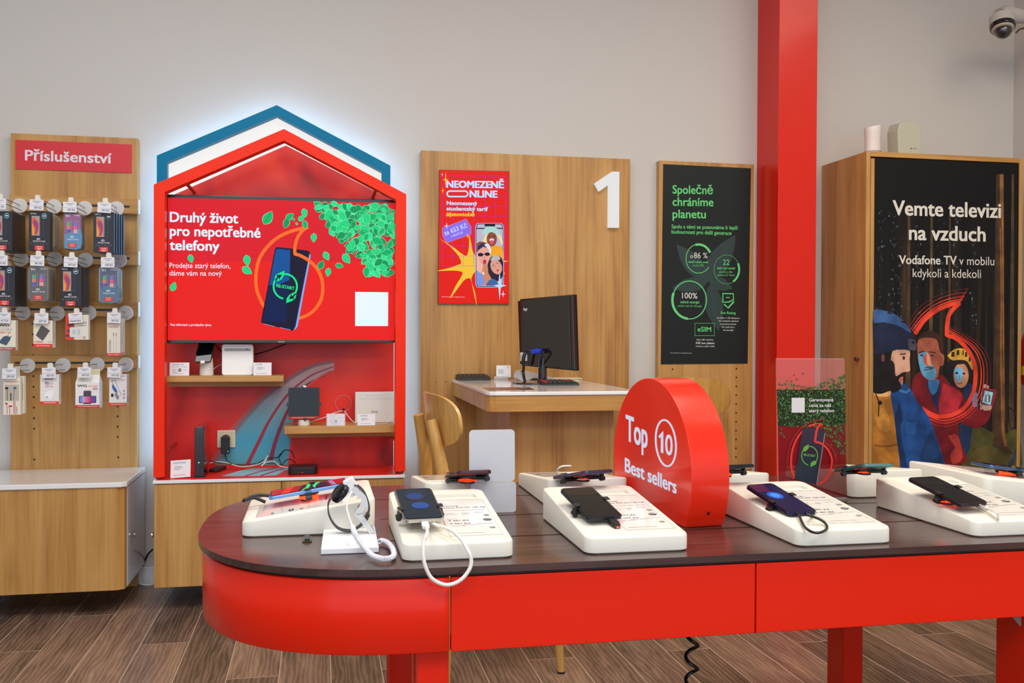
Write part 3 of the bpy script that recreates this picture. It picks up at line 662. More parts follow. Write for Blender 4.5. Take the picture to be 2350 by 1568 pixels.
# soft left edge
for w_, al, of in ((60, .22, 14), (40, .3, 8), (22, .4, 2)):
    a.line([(x-of*.6, y-of*.5) for x, y in lf], w_*.5, mat('#a08c96', .4, alpha=al, noise=0), 1.4+al, w1=w_*1.3)
a.line(smooth([(1418, 672), (1250, 740), (1110, 845), (1010, 960), (920, 1100), (850, 1240), (760, 1422)], 6), 7, mat('#9c2038', .4), 2, w1=30)
a.line(smooth([(1350, 740), (1230, 800), (1160, 860), (1080, 990), (1020, 1120), (970, 1260), (935, 1400)], 6), 10, mat('#8c1c3c', .4), 2, w1=34)
a.line(smooth([(1400, 706), (1290, 768), (1205, 845), (1140, 955)], 6), 12, mat('#e0484e', .4, noise=0), 3, w1=16)
a.done('swoosh_print', bk)
# television ----------------------------------------------------------
TVY = 4.025
tl, tr, br_, bl = onY(381, 446, TVY), onY(910, 459, TVY), onY(908, 787, TVY), onY(381, 788, TVY)
x0, x1 = tl.x, tr.x; z1_ = (tl.z+tr.z)/2; z0_ = (bl.z+br_.z)/2
tv = thing('television', ((x0+x1)/2, TVY, z0_), 'wide flat screen with green leaves and tilted phone advert inside the red house frame', 'television')
mb = MB().prism([tl, tr, br_, bl], (0, .045, 0)); obj('television_body', mb, mat('#18181c', .25, coat=.5), tv, bevel=.002)
obj('wall_bracket', MB().box((x0+x1)/2-.18, (x0+x1)/2+.18, TVY+.0455, BD-.0005, z0_+.14, z1_-.14), BLACK, tv)
SY = TVY-.0008
def scr(c_, e=.92): return mat(c_, .25, emit=e)
RS = scr('#dc1e2a', .9)
a = Art(pm(idn, SY), FRONT, .00012)
a.poly([(385, 453.5), (907, 466), (904.5, 781), (385, 781)], RS, 0)
a.poly([(385, 600), (904.5, 600), (904.5, 781), (385, 781)], scr('#e8201c', .92), .5)
WT = scr('#d6e8f8', 1.0)
a.text('Druhý život', (389.5, 509), (546.6, 512.5), 22.5, WT, 3, .035); a.text('pro nepotřebné', (389.5, 540.6), (598, 545.5), 22.5, WT, 3, .035); a.text('telefony', (389, 573.5), (504, 576), 22.5, WT, 3, .035)
a.text('Prodejte starý telefon,', (389, 614.8), (529, 616.2), 11.5, WT, 3, .006); a.text('dáme vám na nový', (389, 632.5), (509, 633.2), 11.5, WT, 3, .006)
a.text('Více informací u prodejního týmu.', (390, 748), (486, 748.6), 5.4, WT, 3, .01)
a.poly([(815, 670), (891, 671), (890.5, 748.5), (815, 748.5)], scr('#dfeef6', 1.0), 3)
z6 = ZC(5.807, 560, 500)
OR = scr('#ff6a24', 1.0)
cl = [(855, 128), (740, 150), (600, 190), (440, 270), (300, 400), (200, 560), (160, 760), (165, 930), (205, 1060), (275, 1190), (400, 1300), (560, 1355), (700, 1345), (840, 1300), (950, 1215), (1030, 1080), (1050, 920), (1020, 770), (950, 650), (850, 560), (740, 500)]
cl = smooth([z6(*p) for p in cl], 5)
a.line(cl, 7.8, OR, 2, w1=7.2)
def Q(pts): return [z6(*p) for p in pts]
ph = Q(smooth([(430, 390), (630, 410), (830, 436), (870, 456), (885, 500), (870, 600), (790, 1020), (712, 1440), (690, 1480), (650, 1502), (600, 1496), (270, 1412), (240, 1395), (230, 1355), (320, 900), (408, 430)], 3))
a.poly(ph, scr('#1c1830', .9), 4)
a.poly(Q([(884, 490), (886, 520), (870, 610), (790, 1030), (716, 1440), (696, 1478), (660, 1498), (690, 1440), (770, 1020), (850, 600), (870, 480)]), scr('#7fa8e8', 1.0), 5)
a.line(Q([(868, 486), (845, 620), (765, 1020), (680, 1460)]), 1.0, scr('#3a4a90'), 6)
a.poly(Q([(250, 1350), (330, 930), (420, 440), (440, 412), (617, 430), (606, 860), (560, 1400), (270, 1385)]), scr('#12204e', .9), 5)
a.poly(Q([(335, 900), (420, 440), (440, 412), (617, 430), (606, 830), (480, 880)]), scr('#14529a', .9), 6)
a.line(Q([(262, 1414), (410, 1450)]), .9, scr('#9ab8f0'), 6); a.line(Q([(475, 1462), (620, 1494)]), .9, scr('#9ab8f0'), 6)
up_ = [z6(*p) for p in smooth([(1040, 830), (1000, 720), (950, 650), (850, 560), (740, 500), (678, 485)], 4)]
a.line(up_+[z6(*p) for p in smooth([(678, 485), (680, 380), (720, 250), (800, 155), (855, 128)], 5)], 7.4, OR, 8)
a.line([z6(*p) for p in ((640, 180), (740, 150), (855, 128))], 7, OR, 7.5, w1=3)
GN = scr('#10dc84', 1.0)
zc_ = z6(550, 915)
a.circ(zc_[0], zc_[1], 26.8, 28.3, 4.2, GN, 9, a0=100, a1=222); a.circ(zc_[0], zc_[1], 26.8, 28.3, 4.2, GN, 9, a0=-96, a1=42)
a.poly(Q([(540, 705), (470, 735), (420, 765), (408, 800), (415, 832), (445, 850), (500, 822), (532, 770)]), GN, 9); a.poly(Q([(562, 1137), (566, 1080), (600, 1030), (650, 1000), (682, 990), (696, 1020), (688, 1070), (640, 1110)]), GN, 9)
a.poly(Q([(430, 762), (508, 758), (465, 830), (462, 790), (425, 850), (412, 830), (445, 782)]), scr('#12204e'), 10); a.poly(Q([(598, 1082), (672, 1080), (660, 1062), (692, 1020), (680, 1005), (640, 1050), (632, 1015)]), scr('#1c1830'), 10)
a.text('RE-START', z6(430, 922), z6(674, 964), 7.2, GN, 9, .05)
# leaves
LG = [scr(c_) for c_ in ('#12b868', '#1fd07a', '#0f9a58', '#38e494', '#0d8a50')]
zl = ZC(7.127, 640, 440)
def leaf(x, y, L, ang, m, lay, wd=.30):
    c_, s_ = math.cos(ang), math.sin(ang); top = []; bot = []
    for k in range(9):
        t = k/8; h = wd*L*math.sin(math.pi*t**.8)**.9 if 0 < t < 1 else 0
        top.append((x+c_*L*(t-.5)-s_*h, y+s_*L*(t-.5)+c_*h)); bot.append((x+c_*L*(t-.5)+s_*h, y+s_*L*(t-.5)-c_*h))
    a.poly(top+bot[-2:0:-1], m, lay); return top, bot
def leaf2(x, y, L, ang, i, lay, wd=.3):
    leaf(x, y, L*1.05, ang, scr('#80f0b4'), lay, wd*1.08); leaf(x, y, L, ang, LG[i], lay+.3, wd)
    c_, s_ = math.cos(ang), math.sin(ang); a.line([(x-c_*L*.45, y-s_*L*.45), (x+c_*L*.45, y+s_*L*.45)], L*.05, LG[(i+2) % 5], lay+.6)
for x, y, L, an, i in ((615, 500, 34, -1.0, 0), (657, 513, 24, 1.9, 2), (665, 497, 22, -.6, 0), (692, 501, 18, -.6, 1), (699, 489, 21, 1.3, 1), (700, 516, 20, 1.4, 0), (681, 514, 8, 1, 1), (674, 504, 9, .9, 0),
                       (720, 546, 21, 1.6, 1), (749, 588, 22, 1.1, 1), (737, 608, 22, -1.1, 2), (795, 594, 26, .95, 1), (779, 610, 19, .2, 0), (753, 625, 20, 1.7, 1), (567, 598, 25, 1.4, 1), (567, 621, 26, .6, 1), (438, 594, 20, 1.3, 1), (398, 658, 22, -1.2, 1)):
    leaf2(x, y, L, an, i, 11)
bush = [(560, 165), (640, 300), (820, 290), (670, 400), (830, 610), (760, 650), (900, 700), (930, 900), (1010, 800), (1230, 780), (1130, 880), (1160, 990), (1280, 930), (1340, 1090), (1500, 1000), (1370, 1150), (1380, 1270), (1510, 1430), (1650, 1300), (1760, 1370), (1830, 1320), (1895, 1320), (1895, 195)]
def inside(x, y, P):
    r_ = False; j = len(P)-1
    for i in range(len(P)):
        if (P[i][1] > y) != (P[j][1] > y) and x < (P[j][0]-P[i][0])*(y-P[i][1])/(P[j][1]-P[i][1])+P[i][0]: r_ = not r_
        j = i
    return r_
R5 = random.Random(11); cnt = 0; lay = 11.0
while cnt < 270:
    x, y = R5.uniform(560, 1880), R5.uniform(175, 1420)
    if not inside(x, y, bush): continue
    L = R5.uniform(105, 190); an = R5.uniform(0, 6.28)
    ex_, ey_ = x+math.cos(an)*L*.5, y+math.sin(an)*L*.5; ex2, ey2 = x-math.cos(an)*L*.5, y-math.sin(an)*L*.5
    top = 150+(x-530)*.029+8
    if min(ey_, ey2) < top+2 or max(ex_, ex2) > 1896: continue
    if x > 1860 or y < top+28: L *= .75
    i = R5.choice((2, 4, 4, 0)) if cnt < 110 else R5.choice((0, 1, 1, 3, 2))
    px, py = zl(x, y); leaf2(px, py, L/7.127, an, i, 11+cnt*.03, R5.uniform(.26, .36)); cnt += 1
a.done('screen', tv)
a = Art(pm(idn, TVY), FRONT, .0006); a.text('SONY', (638, 786.3), (654, 786.5), 3.2, mat('#b8b8bc', .4, noise=0), 1, .03)
a.done('bezel_print', tv)
# shelves ------------------------------------------------------------
def shelf(px0, px1, yt, ybt, ylip, yfr, name_l, lip_off, cut_left):
    p0 = onY(px0, yt, yfr); p1 = onY(px1, yt, yfr); zt = p1.z if cut_left else p0.z; zb = onY(px1 if cut_left else px0, ybt, yfr).z
    x0, x1 = p0.x, p1.x
    t = thing('wall_shelf', ((x0+x1)/2, BD, zb), name_l, 'shelf', 'oak shelves on the red backdrop')
    obj('board', MB().box(x0, x1, yfr, BD-.001, zb, zt), OAKX, t, bevel=.002)
    zl_ = zb-.022
    obj('support_batten', MB().box(x0+(0 if cut_left else .012), x1-(.004 if cut_left else 0), yfr+.07, BD-.001, zl_, zb-.0003), OAKX, t)
    return t, zt, x0, x1
s1, S1Z, s1x0, s1x1 = shelf(379, 650.5, 862.5, 876.3, 888, 4.03, 'oak shelf on the left holding the white router and small phone', 0, True)
s2, S2Z, s2x0, s2x1 = shelf(652, 908, 980.5, 997, 1001, 3.995, 'oak shelf on the right holding the black tablet', 0, False)
# objects on shelves --------------------------------------------------
def card(px0, px1, py0, py1, Y, label, head, lines, circle=None, acryl=False, name='price_card', tilt=0.0, zbase=None):
    p = onY((px0+px1)/2, py1, Y); zb = zbase if zbase is not None else p.z
    x0, x1 = onY(px0, py1, Y).x, onY(px1, py1, Y).x; z1 = onY(px1, py0, Y).z
    h = z1-zb; lean = h*.12
    t = thing(name, ((x0+x1)/2, Y, zb), label, 'card', 'white price cards on the house display')
    S = tilt
    A_, B_ = Vector((x0, Y, zb+.001)), Vector((x1, Y, zb+.001+S)); U_ = Vector((0, lean, h))
    nrm = Vector((0, -1, .12)).normalized()
    obj('card_sheet', MB().prism([A_, B_, B_+U_, A_+U_], -nrm*.0012), PAPER, t)
    obj('card_foot', MB().add([A_, B_, B_+Vector((0, lean+.02, -S)), A_+Vector((0, lean+.02, 0)), A_+Vector((0, 0, .0012)), B_+Vector((0, 0, .0012)), B_+Vector((0, lean+.02, .0012-S)), A_+Vector((0, lean+.02, .0012))],
        [(0, 1, 2, 3), (4, 7, 6, 5), (0, 4, 5, 1), (1, 5, 6, 2), (2, 6, 7, 3), (3, 7, 4, 0)]), CLEAR, t)
    if acryl: obj('acrylic_holder', MB().prism([A_-Vector((.004, .003, 0)), B_+Vector((.004, -.003, 0)), B_+U_*1.05+Vector((.004, -.003, 0)), A_+U_*1.05+Vector((-.004, -.003, 0))], Vector((0, -.001, 0))), CLEAR, t)
    a = Art(lambda x, y: A_+(B_-A_)*x+U_*(1-y), nrm, .0004)
    a.text(head, (.14, .2), (.14+.032*len(head), .2), .11, INKG, 1, .01)
    for x, y, w_ in lines: a.rect(x, y, x+w_, y+.025, INKG, 1)
    if circle: a.blob(circle[0], circle[1], .085, .125, mat('#4a4a50', .5), 2, n=18); a.rect(circle[0]-.06, circle[1]-.02, circle[0]+.06, circle[1]+.02, PAPER, 3)
    a.done('card_print', t); return t
ln = [(.14, .32, .1), (.3, .32, .16), (.55, .32, .12), (.7, .32, .18), (.14, .5, .25), (.14, .62, .2), (.7, .55, .2), (.14, .72, .28), (.14, .84, .6)]
ln2 = [(.2, .36, .35), (.2, .44, .42), (.2, .52, .28), (.14, .84, .6)]
card(389, 434, 833, 862, 4.045, 'small white price card at the left end of the left shelf', 'Xiaomi Redmi 10 5G', ln, (.52, .57), zbase=S1Z)
card(581, 623, 833, 861, 4.05, 'small white price card right of the white router', 'LTE HF-I8R5', ln2, zbase=S1Z)
card(751, 790.5, 951, 979, 4.01, 'white price card in a clear holder between tablet and router', 'TCL TAB 10 HD', ln, (.5, .62), True, zbase=S2Z)
card(820.5, 861, 951, 979, 4.01, 'white price card standing in front of the larger router', 'Zyxel VMG8623', ln2, zbase=S2Z)
card(391, 437, 1058, 1089, 3.965, 'white price card standing on the red base by the left post', 'Premium Wi-Fi modem', ln2, zbase=CT+.0008, tilt=.004)
# phone on cylinder stand (left shelf)
Y = 4.09; p = onY(474, 861, Y)
t = thing('display_phone', (p.x, Y, S1Z), 'dark phone tilted on a white cylinder stand on the left shelf', 'phone')
tp = onY(468, 828, Y)
obj('stand_cylinder', MB().lathe((p.x, Y, S1Z+.0005), (0, 0, 1), [(.027, 0), (.028, .004), (.026, .05), (.024, tp.z-S1Z+.01), (0, tp.z-S1Z+.011)], 28), WHITE, t)
n_ = Vector((-.12, -.86, .5)).normalized()
p0 = onY(470, 810, Y-.03)
cs = [onP(x, y, p0, n_) for x, y in ((455.5, 786.5), (492.5, 785.5), (482.5, 831.5), (447.5, 830.5))]
cen = sum(cs, Vector())/4; uu = ((cs[1]-cs[0])+(cs[2]-cs[3])).normalized(); vv = n_.cross(uu).normalized()
hw = ((cs[1]-cs[0]).length+(cs[2]-cs[3]).length)/4; hh = ((cs[0]-cs[3]).length+(cs[1]-cs[2]).length)/4
ua = ((cs[1]-cs[0])/2+(cs[2]-cs[3])/2)/2/hw; va = ((cs[0]-cs[3])/2+(cs[1]-cs[2])/2)/2/hh
obj('phone_body', MB().slab(cen, ua, va, -n_, hw, hh, .008, .006), mat('#26262e', .2, metal=.4), t, bevel=.001)
obj('phone_screen', MB().slab(cen+n_*.0006, ua, va, -n_, hw*.94, hh*.96, .0005, .005), GLASSBLK, t)
obj('white_tab', MB().slab(cen-va*hh*1.0+n_*.001, ua, va, -n_, .008, .006, .003), WHITE, t)
obj('holder_arm', MB().tube([cen-n_*.009, Vector((p.x, Y, tp.z+.008))], .012, 12), WHITE, t)
for s_ in (-1, 1): obj('clamp', MB().slab(cen+ua*s_*(hw+.001)+n_*.001, ua, va, -n_, .0022, .006, .011), BLACK, t)
# white router with grey stripe
def router(px0, px1, py0, py1, Y, th, label, zb, rnd_, m, lean=0.0):
    x0, x1 = onY(px0, py1, Y).x, onY(px1, py1, Y).x; z1 = onY((px0+px1)/2, py0, Y).z
    t = thing('wifi_router', ((x0+x1)/2, Y, zb), label, 'router', 'white routers on the house shelves')
    cz = (zb+z1)/2+.0005
    obj('router_body', MB().slab(((x0+x1)/2, Y, cz), (1, 0, 0), (0, 0, 1), (0, 1, 0), (x1-x0)/2, (z1-zb)/2, th, rnd_), m, t, bevel=.003)
    return t, x0, x1, zb, z1
t, x0, x1, z0, z1 = router(509, 581, 790.5, 861, 4.07, .05, 'white upright router with a grey indicator stripe on the left shelf', S1Z, .010, mat('#f8f8f6', .3))
obj('indicator_stripe', MB().slab(((x0+x1)/2, 4.07-.0005, z1-.022), (1, 0, 0), (0, 0, 1), (0, 1, 0), (x1-x0)*.43, .0058, .001, .0055), mat('#a8aaae', .3), t)
a = Art(pm(ZC(4.752, 370, 770), 4.07-.0007), FRONT, .0004)
for k in range(5): a.rect(715+k*24, 146, 722+k*24, 154, INKG, 1)
a.rect(925, 148, 944, 156, INK, 1); a.done('indicator_marks', t)
t, x0, x1, z0, z1 = router(815, 904.5, 900.5, 972, 4.12, .045, 'larger white router partly behind the right red post', S2Z, .003, WHITE)
a = Art(pm(ZC(6.532, 640, 860), 4.12-.0005), FRONT, .0004)
a.text('ZYXEL', (1384, 572), (1492, 574), 28, mat('#5a5a60', .4, noise=0), 1, .0)
for k in range(7): a.rect(1325+k*38, 312, 1334+k*38, 322, mat('#9a9aa2', .4), 1)
a.rect(1190, 360, 1700, 363, mat('#c8c8cc', .4), 1); a.done('router_print', t)
# tablet on stand (right shelf)
Y = 4.06; pc = onY(697.5, 979, Y)
t = thing('display_tablet', (pc.x, Y, S2Z), 'black tablet clamped on a white cylinder stand on the right shelf', 'tablet')
hc_ = onY(697, 963, 4.045).z-S2Z-.002
obj('stand_cylinder', MB().lathe((pc.x, Y, S2Z+.0005), (0, 0, 1), [(.0235, 0), (.0245, .004), (.0245, hc_), (0, hc_+.001)], 28), WHITE, t)
obj('holder_arm', MB().tube([Vector((pc.x, Y+.012, S2Z+hc_)), Vector((pc.x, Y+.03, S2Z+hc_+.05))], .008, 10), WHITE, t)
ty = 4.045
p0, p1 = onY(660.5, 963, ty), onY(734.5, 889, ty); cx_, cz = (p0.x+p1.x)/2, (p0.z+p1.z)/2; hw, hh = (p1.x-p0.x)/2, (p1.z-p0.z)/2
U_, V_, W_ = Vector((1, 0, 0)), Vector((0, .14, 1)).normalized(), Vector((0, 1, -.14)).normalized()
cen = Vector((cx_, ty, cz))
obj('tablet_body', MB().slab(cen, U_, V_, W_, hw*.97, hh, .008, .006), mat('#141418', .25), t, bevel=.001)
ts = obj('tablet_screen', MB().slab(cen-W_*.0006, U_, V_, W_, hw*.9, hh*.93, .0005, .002), GLASSBLK, t)
a = Art(lambda x, y: cen-W_*.0012+U_*(hw*x)-V_*(hh*y), -W_, .0003)
a.rect(-.95, .83, .95, .97, scr('#d8402e', .6), 1)
for k in range(10): a.rect(-.72+k*.14, .87, -.64+k*.14, .93, scr('#e8a8a0', .7), 2)
a.done('screen_banner', ts)
for dx_, dz_, a_, b_ in ((-1.0, -.08, .005, .008), (1.0, -.08, .005, .008), (.08, -1.0, .006, .006), (-.12, 1.0, .005, .004)):
    obj('clamp', MB().slab(cen+U_*(hw*dx_)+V_*(hh*dz_)-W_*.003, U_, V_, W_, a_, b_, .013, .002), BLACK, t)
obj('white_tab', MB().slab(cen+U_*.002+V_*(hh+.004), U_, V_, W_, .006, .004, .003), WHITE, t)
# black modem tower, remote, media box on the red base
Y = 3.975; x0, x1 = onY(446.5, 1088, Y).x, onY(468, 1088, Y).x
bz = CT+.0008
ztop = onY(457, 980, Y).z; ztb = ztop+.003
t = thing('modem', ((x0+x1)/2, Y, bz), 'tall black modem standing on the red base', 'modem')
pts = [(x0, Y, bz+.004), (x1, Y, bz+.004), (x1, Y, ztop-.006), (x1-.006, Y, ztop), (x0+.006, Y, ztop), (x0, Y, ztop-.008)]
obj('modem_body', MB().prism(pts, (.0, .15, 0)), mat('#15131a', .15, coat=.8), t, bevel=.002)
obj('base_plate', MB().box(x0-.002, x1+.003, Y-.004, Y+.156, bz, bz+.004), BLACK, t, bevel=.001)
a = Art(pm(ZC(4.752, 370, 770), Y), FRONT, .0005); a.blob(410, 1388, 9, 10, scr('#b8c0e0', .8), 1); a.done('modem_light', t)
t = thing('remote_control', (onZ(500, 1080, bz).x, onZ(500, 1080, bz).y, bz), 'black remote control lying on the red base', 'remote')
A_, B_ = onZ(495, 1087, bz), onZ(512, 1071, bz); d_ = (B_-A_).normalized(); s_ = Vector((-d_.y, d_.x, 0)); L_ = (B_-A_).length
cc_ = (A_+B_)/2; d_ = Vector((.25, .97, 0)).normalized(); s_ = Vector((d_.y, -d_.x, 0)); L_ = .15
obj('remote_body', MB().slab(cc_+Vector((0, 0, .0005)), s_, d_, Vector((0, 0, 1)), .019, L_/2, .014, .012), mat('#1c1c22', .35), t, bevel=.004)
a = Art(lambda x, y: cc_+Vector((0, 0, .0148))+s_*(x*.019)+d_*(L_/2*-y), (0, 0, 1), .0004)
for r_ in range(7):
    for k in range(3): a.blob(-.5+k*.5, -.7+r_*.2, .13, .045, mat('#7a7a82', .4), 1, n=10)
a.done('buttons', t)
ym = 3.985; x0, x1 = onY(661, 1086, ym).x, onY(729, 1086, ym).x
t = thing('media_box', ((x0+x1)/2, ym, bz), 'flat black media box on the right of the red base', 'media player')
cx_ = (x0+x1)/2
obj('box_body', MB().slab((cx_, ym+.055, bz+.0005), (1, 0, 0), (0, 1, 0), (0, 0, 1), (x1-x0)/2, .055, .029, .018), mat('#141216', .35), t, bevel=.003)
obj('indicator_light', MB().lathe((onY(694, 1083, ym).x, ym+.0004, bz+.008), (0, -1, 0), [(.0012, 0), (.0012, .001), (0, .0012)], 10), mat('#ff5030', .4, emit=3), t)
# socket with adapter on the backdrop
p0, p1 = onY(499, 1028, BD-.001), onY(540.5, 986.5, BD-.001); cx_, cz = (p0.x+p1.x)/2, (p0.z+p1.z)/2; hw = (p1.x-p0.x)/2
t = thing('wall_socket', (cx_, BD, p0.z), 'cream wall socket set in the red backdrop', 'socket')
obj('cover_plate', MB().slab((cx_, BD-.0085, cz), (1, 0, 0), (0, 0, 1), (0, 1, 0), hw, hw, .008, .002), mat('#d8cfb4', .35), t, bevel=.0015)
obj('socket_insert', MB().slab((cx_, BD-.0095, cz), (1, 0, 0), (0, 0, 1), (0, 1, 0), hw*.82, hw*.82, .001, .001), mat('#cfc5aa', .35), t)
t = thing('power_adapter', (cx_-.002, BD-.012, cz-.03), 'black plug adapter with green light in the cream socket', 'adapter')
obj('plug', MB().lathe((cx_-.002, BD-.0096, cz), (0, -1, 0), [(.0185, 0), (.0185, .014), (.016, .018), (0, .0185)], 28), mat('#3a3834', .4), t)
ac = onY(517, 1022, BD-.045)
obj('adapter_body', MB().slab((ac.x, BD-.05, ac.z), (1, 0, 0), (0, 0, 1), (0, 1, 0), .0175, .036, .024, .004), BLACK, t, bevel=.002)
obj('indicator_light', MB().lathe((ac.x+.0115, BD-.0502, ac.z-.026), (0, -1, 0), [(.0014, 0), (.0014, .0008), (0, .001)], 10), mat('#30ff90', .4, emit=4), t)
# cables
def cable(name, pts, r, m, label, cat='cable', group=None, k=6, mode='Y'):
    P = []
    for p in pts: P.append(onY(p[0], p[1], p[2]))
    P = [Vector(x) for x in smooth([tuple(p) for p in P], k)]
    o = obj(name, MB().tube(P, r, 8), m); prop(o, label, cat, group); return o
BK = mat('#141416', .4); WC = mat('#dcd8d2', .4)
gc = 'cables on the house display'
cable('power_cable', [(517, 1042, BD-.04), (518, 1050, BD-.03), (524, 1060, BD-.03), (548, 1069, BD-.03), (582, 1068, BD-.03), (602, 1058, BD-.03), (618, 1052, BD-.04), (640, 1049, BD-.05), (652, 1034, BD-.06), (668, 1036, BD-.07), (676, 1052, 4.105)], .0022, BK, 'black cable from the adapter looping to the media box', group=gc)
cable('power_cable', [(481, 1058, 4.10), (505, 1063, 4.13), (540, 1066, 4.15), (570, 1066, 4.15), (600, 1064, 4.14), (625, 1064, 4.13), (645, 1067, 4.12)], .0018, BK, 'black cable running right from the back of the black modem', group=gc)
cable('network_cable', [(481, 1063, 4.12), (500, 1060, 4.15), (522, 1063, 4.15), (552, 1071, 4.14), (584, 1068, 4.14), (604, 1060, 4.13), (614, 1046, 4.12), (608, 1060, 4.11), (600, 1070, 4.10), (610, 1062, 4.11), (628, 1059, 4.11), (643, 1070, 4.09), (661, 1073, 4.10)], .0019, WC, 'white cable curling between modem and media box', group=gc)
cable('power_cable', [(647, 1068, 4.12), (641, 1055, 4.13), (640, 1046, 4.14), (652, 1035, 4.14)], .0018, BK, 'short black cable rising beside the media box', group=gc)
cable('power_cable', [(648, 1068, 4.12), (655, 1057, 4.13), (668, 1055, 4.13), (678, 1063, 4.11)], .002, BK, 'black cable arching into the top of the media box', group=gc)
cable('power_cable', [(493, 788, 4.15), (499, 798, 4.15), (507, 808, 4.16)], .0022, BK, 'short black cable left of the white router', group=gc)
cable('power_cable', [(583, 814, 4.16), (612, 806, 4.16), (655, 790, 4.16)], .0022, BK, 'black cable slanting from router up to the screen', group=gc)
cable('charging_cable', [(487, 850, 4.11), (497, 842, 4.13), (509, 836, 4.15)], .0018, WC, 'white cable from the small phone stand to the router', group=gc)
cable('charging_cable', [(710, 969, 4.08), (730, 963, 4.09), (748, 957, 4.11), (764, 949, 4.14), (787, 943, 4.17)], .0022, WC, 'white cable from the tablet stand to the black clip', group=gc)
cable('charging_cable', [(790, 943, 4.17), (797, 953, 4.16), (806, 964, 4.14), (816, 972, 4.11)], .0022, WC, 'white cable from the black clip down to the shelf', group=gc)
cable('charging_cable', [(860, 973, 4.03), (880, 973, 4.04), (894, 968, 4.06), (903, 964, 4.08)], .0016, WC, 'thin white cable lying in front of the larger router', group=gc)
p = onY(788, 926, BD-.002); rr_ = .0345
o = obj('cable_grommet', MB().tube([(p.x+rr_*math.cos(k*math.pi/20), BD-.002, p.z+rr_*math.sin(k*math.pi/20)) for k in range(40)], .0013, 6, closed=True), mat('#e08a80', .3)); prop(o, 'pale pink ring outline on the backdrop between tablet and router', 'ring')
p = onY(788, 940, BD-.002)
o = obj('cable_clip', MB().lathe((p.x, BD-.0008, p.z), (0, -1, 0), [(.005, 0), (.006, .012), (.0, .016)], 14), BLACK); prop(o, 'small black cable clip on the backdrop above the white cables', 'clip')
# cable and skirting in the gap
cable('floor_cable', [(350, 1262, 4.30), (340, 1272, 4.33), (333, 1286, 4.345), (326, 1300, 4.35)], .004, BK, 'black cable hanging in the gap between the two base cabinets')
cable('floor_cable', [(322, 1340, 4.30), (336, 1343, 4.30), (352, 1341, 4.30)], .004, WC, 'white cable on the floor in the gap between the cabinets')
# ================================================================== desk wall panel with lit advert and number
dx0, dx1 = onY(966.5, 344, BY).x, onY(1446.5, 365, BY).x
T = thing('display_board', (dx0, WY, 0), 'wide oak wall panel behind the desk with a lit advert and a white number one', 'panel')
obj('back_board', MB().box(dx0, dx1, BY, WY-.001, 0, 1.92), OAK, T, bevel=.002)
a = Art(pm(lambda x, y: (x, y), BY), FRONT, .0006)
for x, y in ((1001, 877.5), (1023, 877), (1049, 919)): a.blob(x, y, 1.3, 1.3, BLACK, 1, n=10)
a.done('screw_hole', T)
zn = ZC(4.0208, 940, 330)
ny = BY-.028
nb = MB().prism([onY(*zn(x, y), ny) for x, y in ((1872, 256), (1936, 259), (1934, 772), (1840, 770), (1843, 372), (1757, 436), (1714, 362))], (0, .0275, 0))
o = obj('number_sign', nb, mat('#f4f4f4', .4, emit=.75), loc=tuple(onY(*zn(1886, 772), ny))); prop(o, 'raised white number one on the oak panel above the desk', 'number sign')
# lit advert
ZA = ZC(4.9, 1000, 380); AY = BY-.012
ad = thing('advert_screen', tuple(onY(*ZA(430, 1558), BY)), 'lit red portrait advert with three laughing people in a phone, on the oak desk panel', 'screen')
cs = [onY(*ZA(x, y), AY) for x, y in ((41, 47), (826, 64), (823, 1558), (29, 1556))]
obj('screen_housing', MB().prism(cs, (0, .0118, 0)), mat('#3a1512', .4), ad)
a = Art(pm(ZA, AY), FRONT, .0003)
def S(c_, e=.95): return mat(c_, .3, emit=e)
a.poly([(43, 50), (824, 67), (821, 1555), (31, 1553)], S('#e01c10'), 1)
GR = S('#b028c8', .9)
YL = S('#eec034')
a.poly(smooth([(38, 820), (200, 920), (290, 990), (345, 1015), (366, 960), (375, 870), (370, 790), (380, 790), (400, 880), (432, 1000), (560, 1060), (822, 1075), (600, 1110), (480, 1160), (400, 1270), (440, 1420), (460, 1556), (455, 1556), (420, 1400), (400, 1300), (375, 1268), (320, 1290), (250, 1380), (160, 1495), (220, 1360), (280, 1260), (298, 1200), (200, 1182), (32, 1187), (32, 1180), (160, 1150), (240, 1120), (286, 1096), (250, 1010), (150, 900)], 3), YL, 2)
for k in range(7): x = 80+118.5*k; a.line([(x, 112+k*1.7), (x-8, 1128+k*.6)], 3.2, GR, 3)
for k in range(10): y = 113+113*k; a.line([(82-k*.9, y), (790-k*.6, y+9-k*.8)], 3.2, GR, 3)
LB = S('#bcd4f4', 1.0)
a.text('NEOMEZENĚ', (118, 247), (768, 254), 74, LB, 5, .06)
a.text('NLINE', (378, 356), (694, 360), 74, LB, 5, .06)
a.line([(x+243, y+319) for x, y in rrect(116, 31, 31, 8)], 17, LB, 5, closed=True)
a.text('Neomezený', (121, 442), (465, 448), 42, LB, 5, .05); a.text('studentský tarif', (120, 505), (588, 512), 42, LB, 5, .05); a.text('#jetovtobě', (116, 568), (436, 572), 42, YL, 5, .05)
a.poly([(70, 702), (330, 603), (348, 600), (362, 630), (400, 690), (400, 775), (240, 832), (130, 874), (95, 840), (72, 770)], S('#f07878', .8), 5); a.poly([(76, 706), (330, 609), (345, 606), (357, 634), (393, 692), (393, 770), (240, 826), (133, 867), (101, 835), (79, 768)], S('#8a68e8'), 6)
a.text('za 653 Kč', (103, 788), (358, 695), 52, LB, 7, .02, up='rot'); a.text('měsíčně', (178, 808), (306, 764), 28, LB, 7, .0, up='rot')
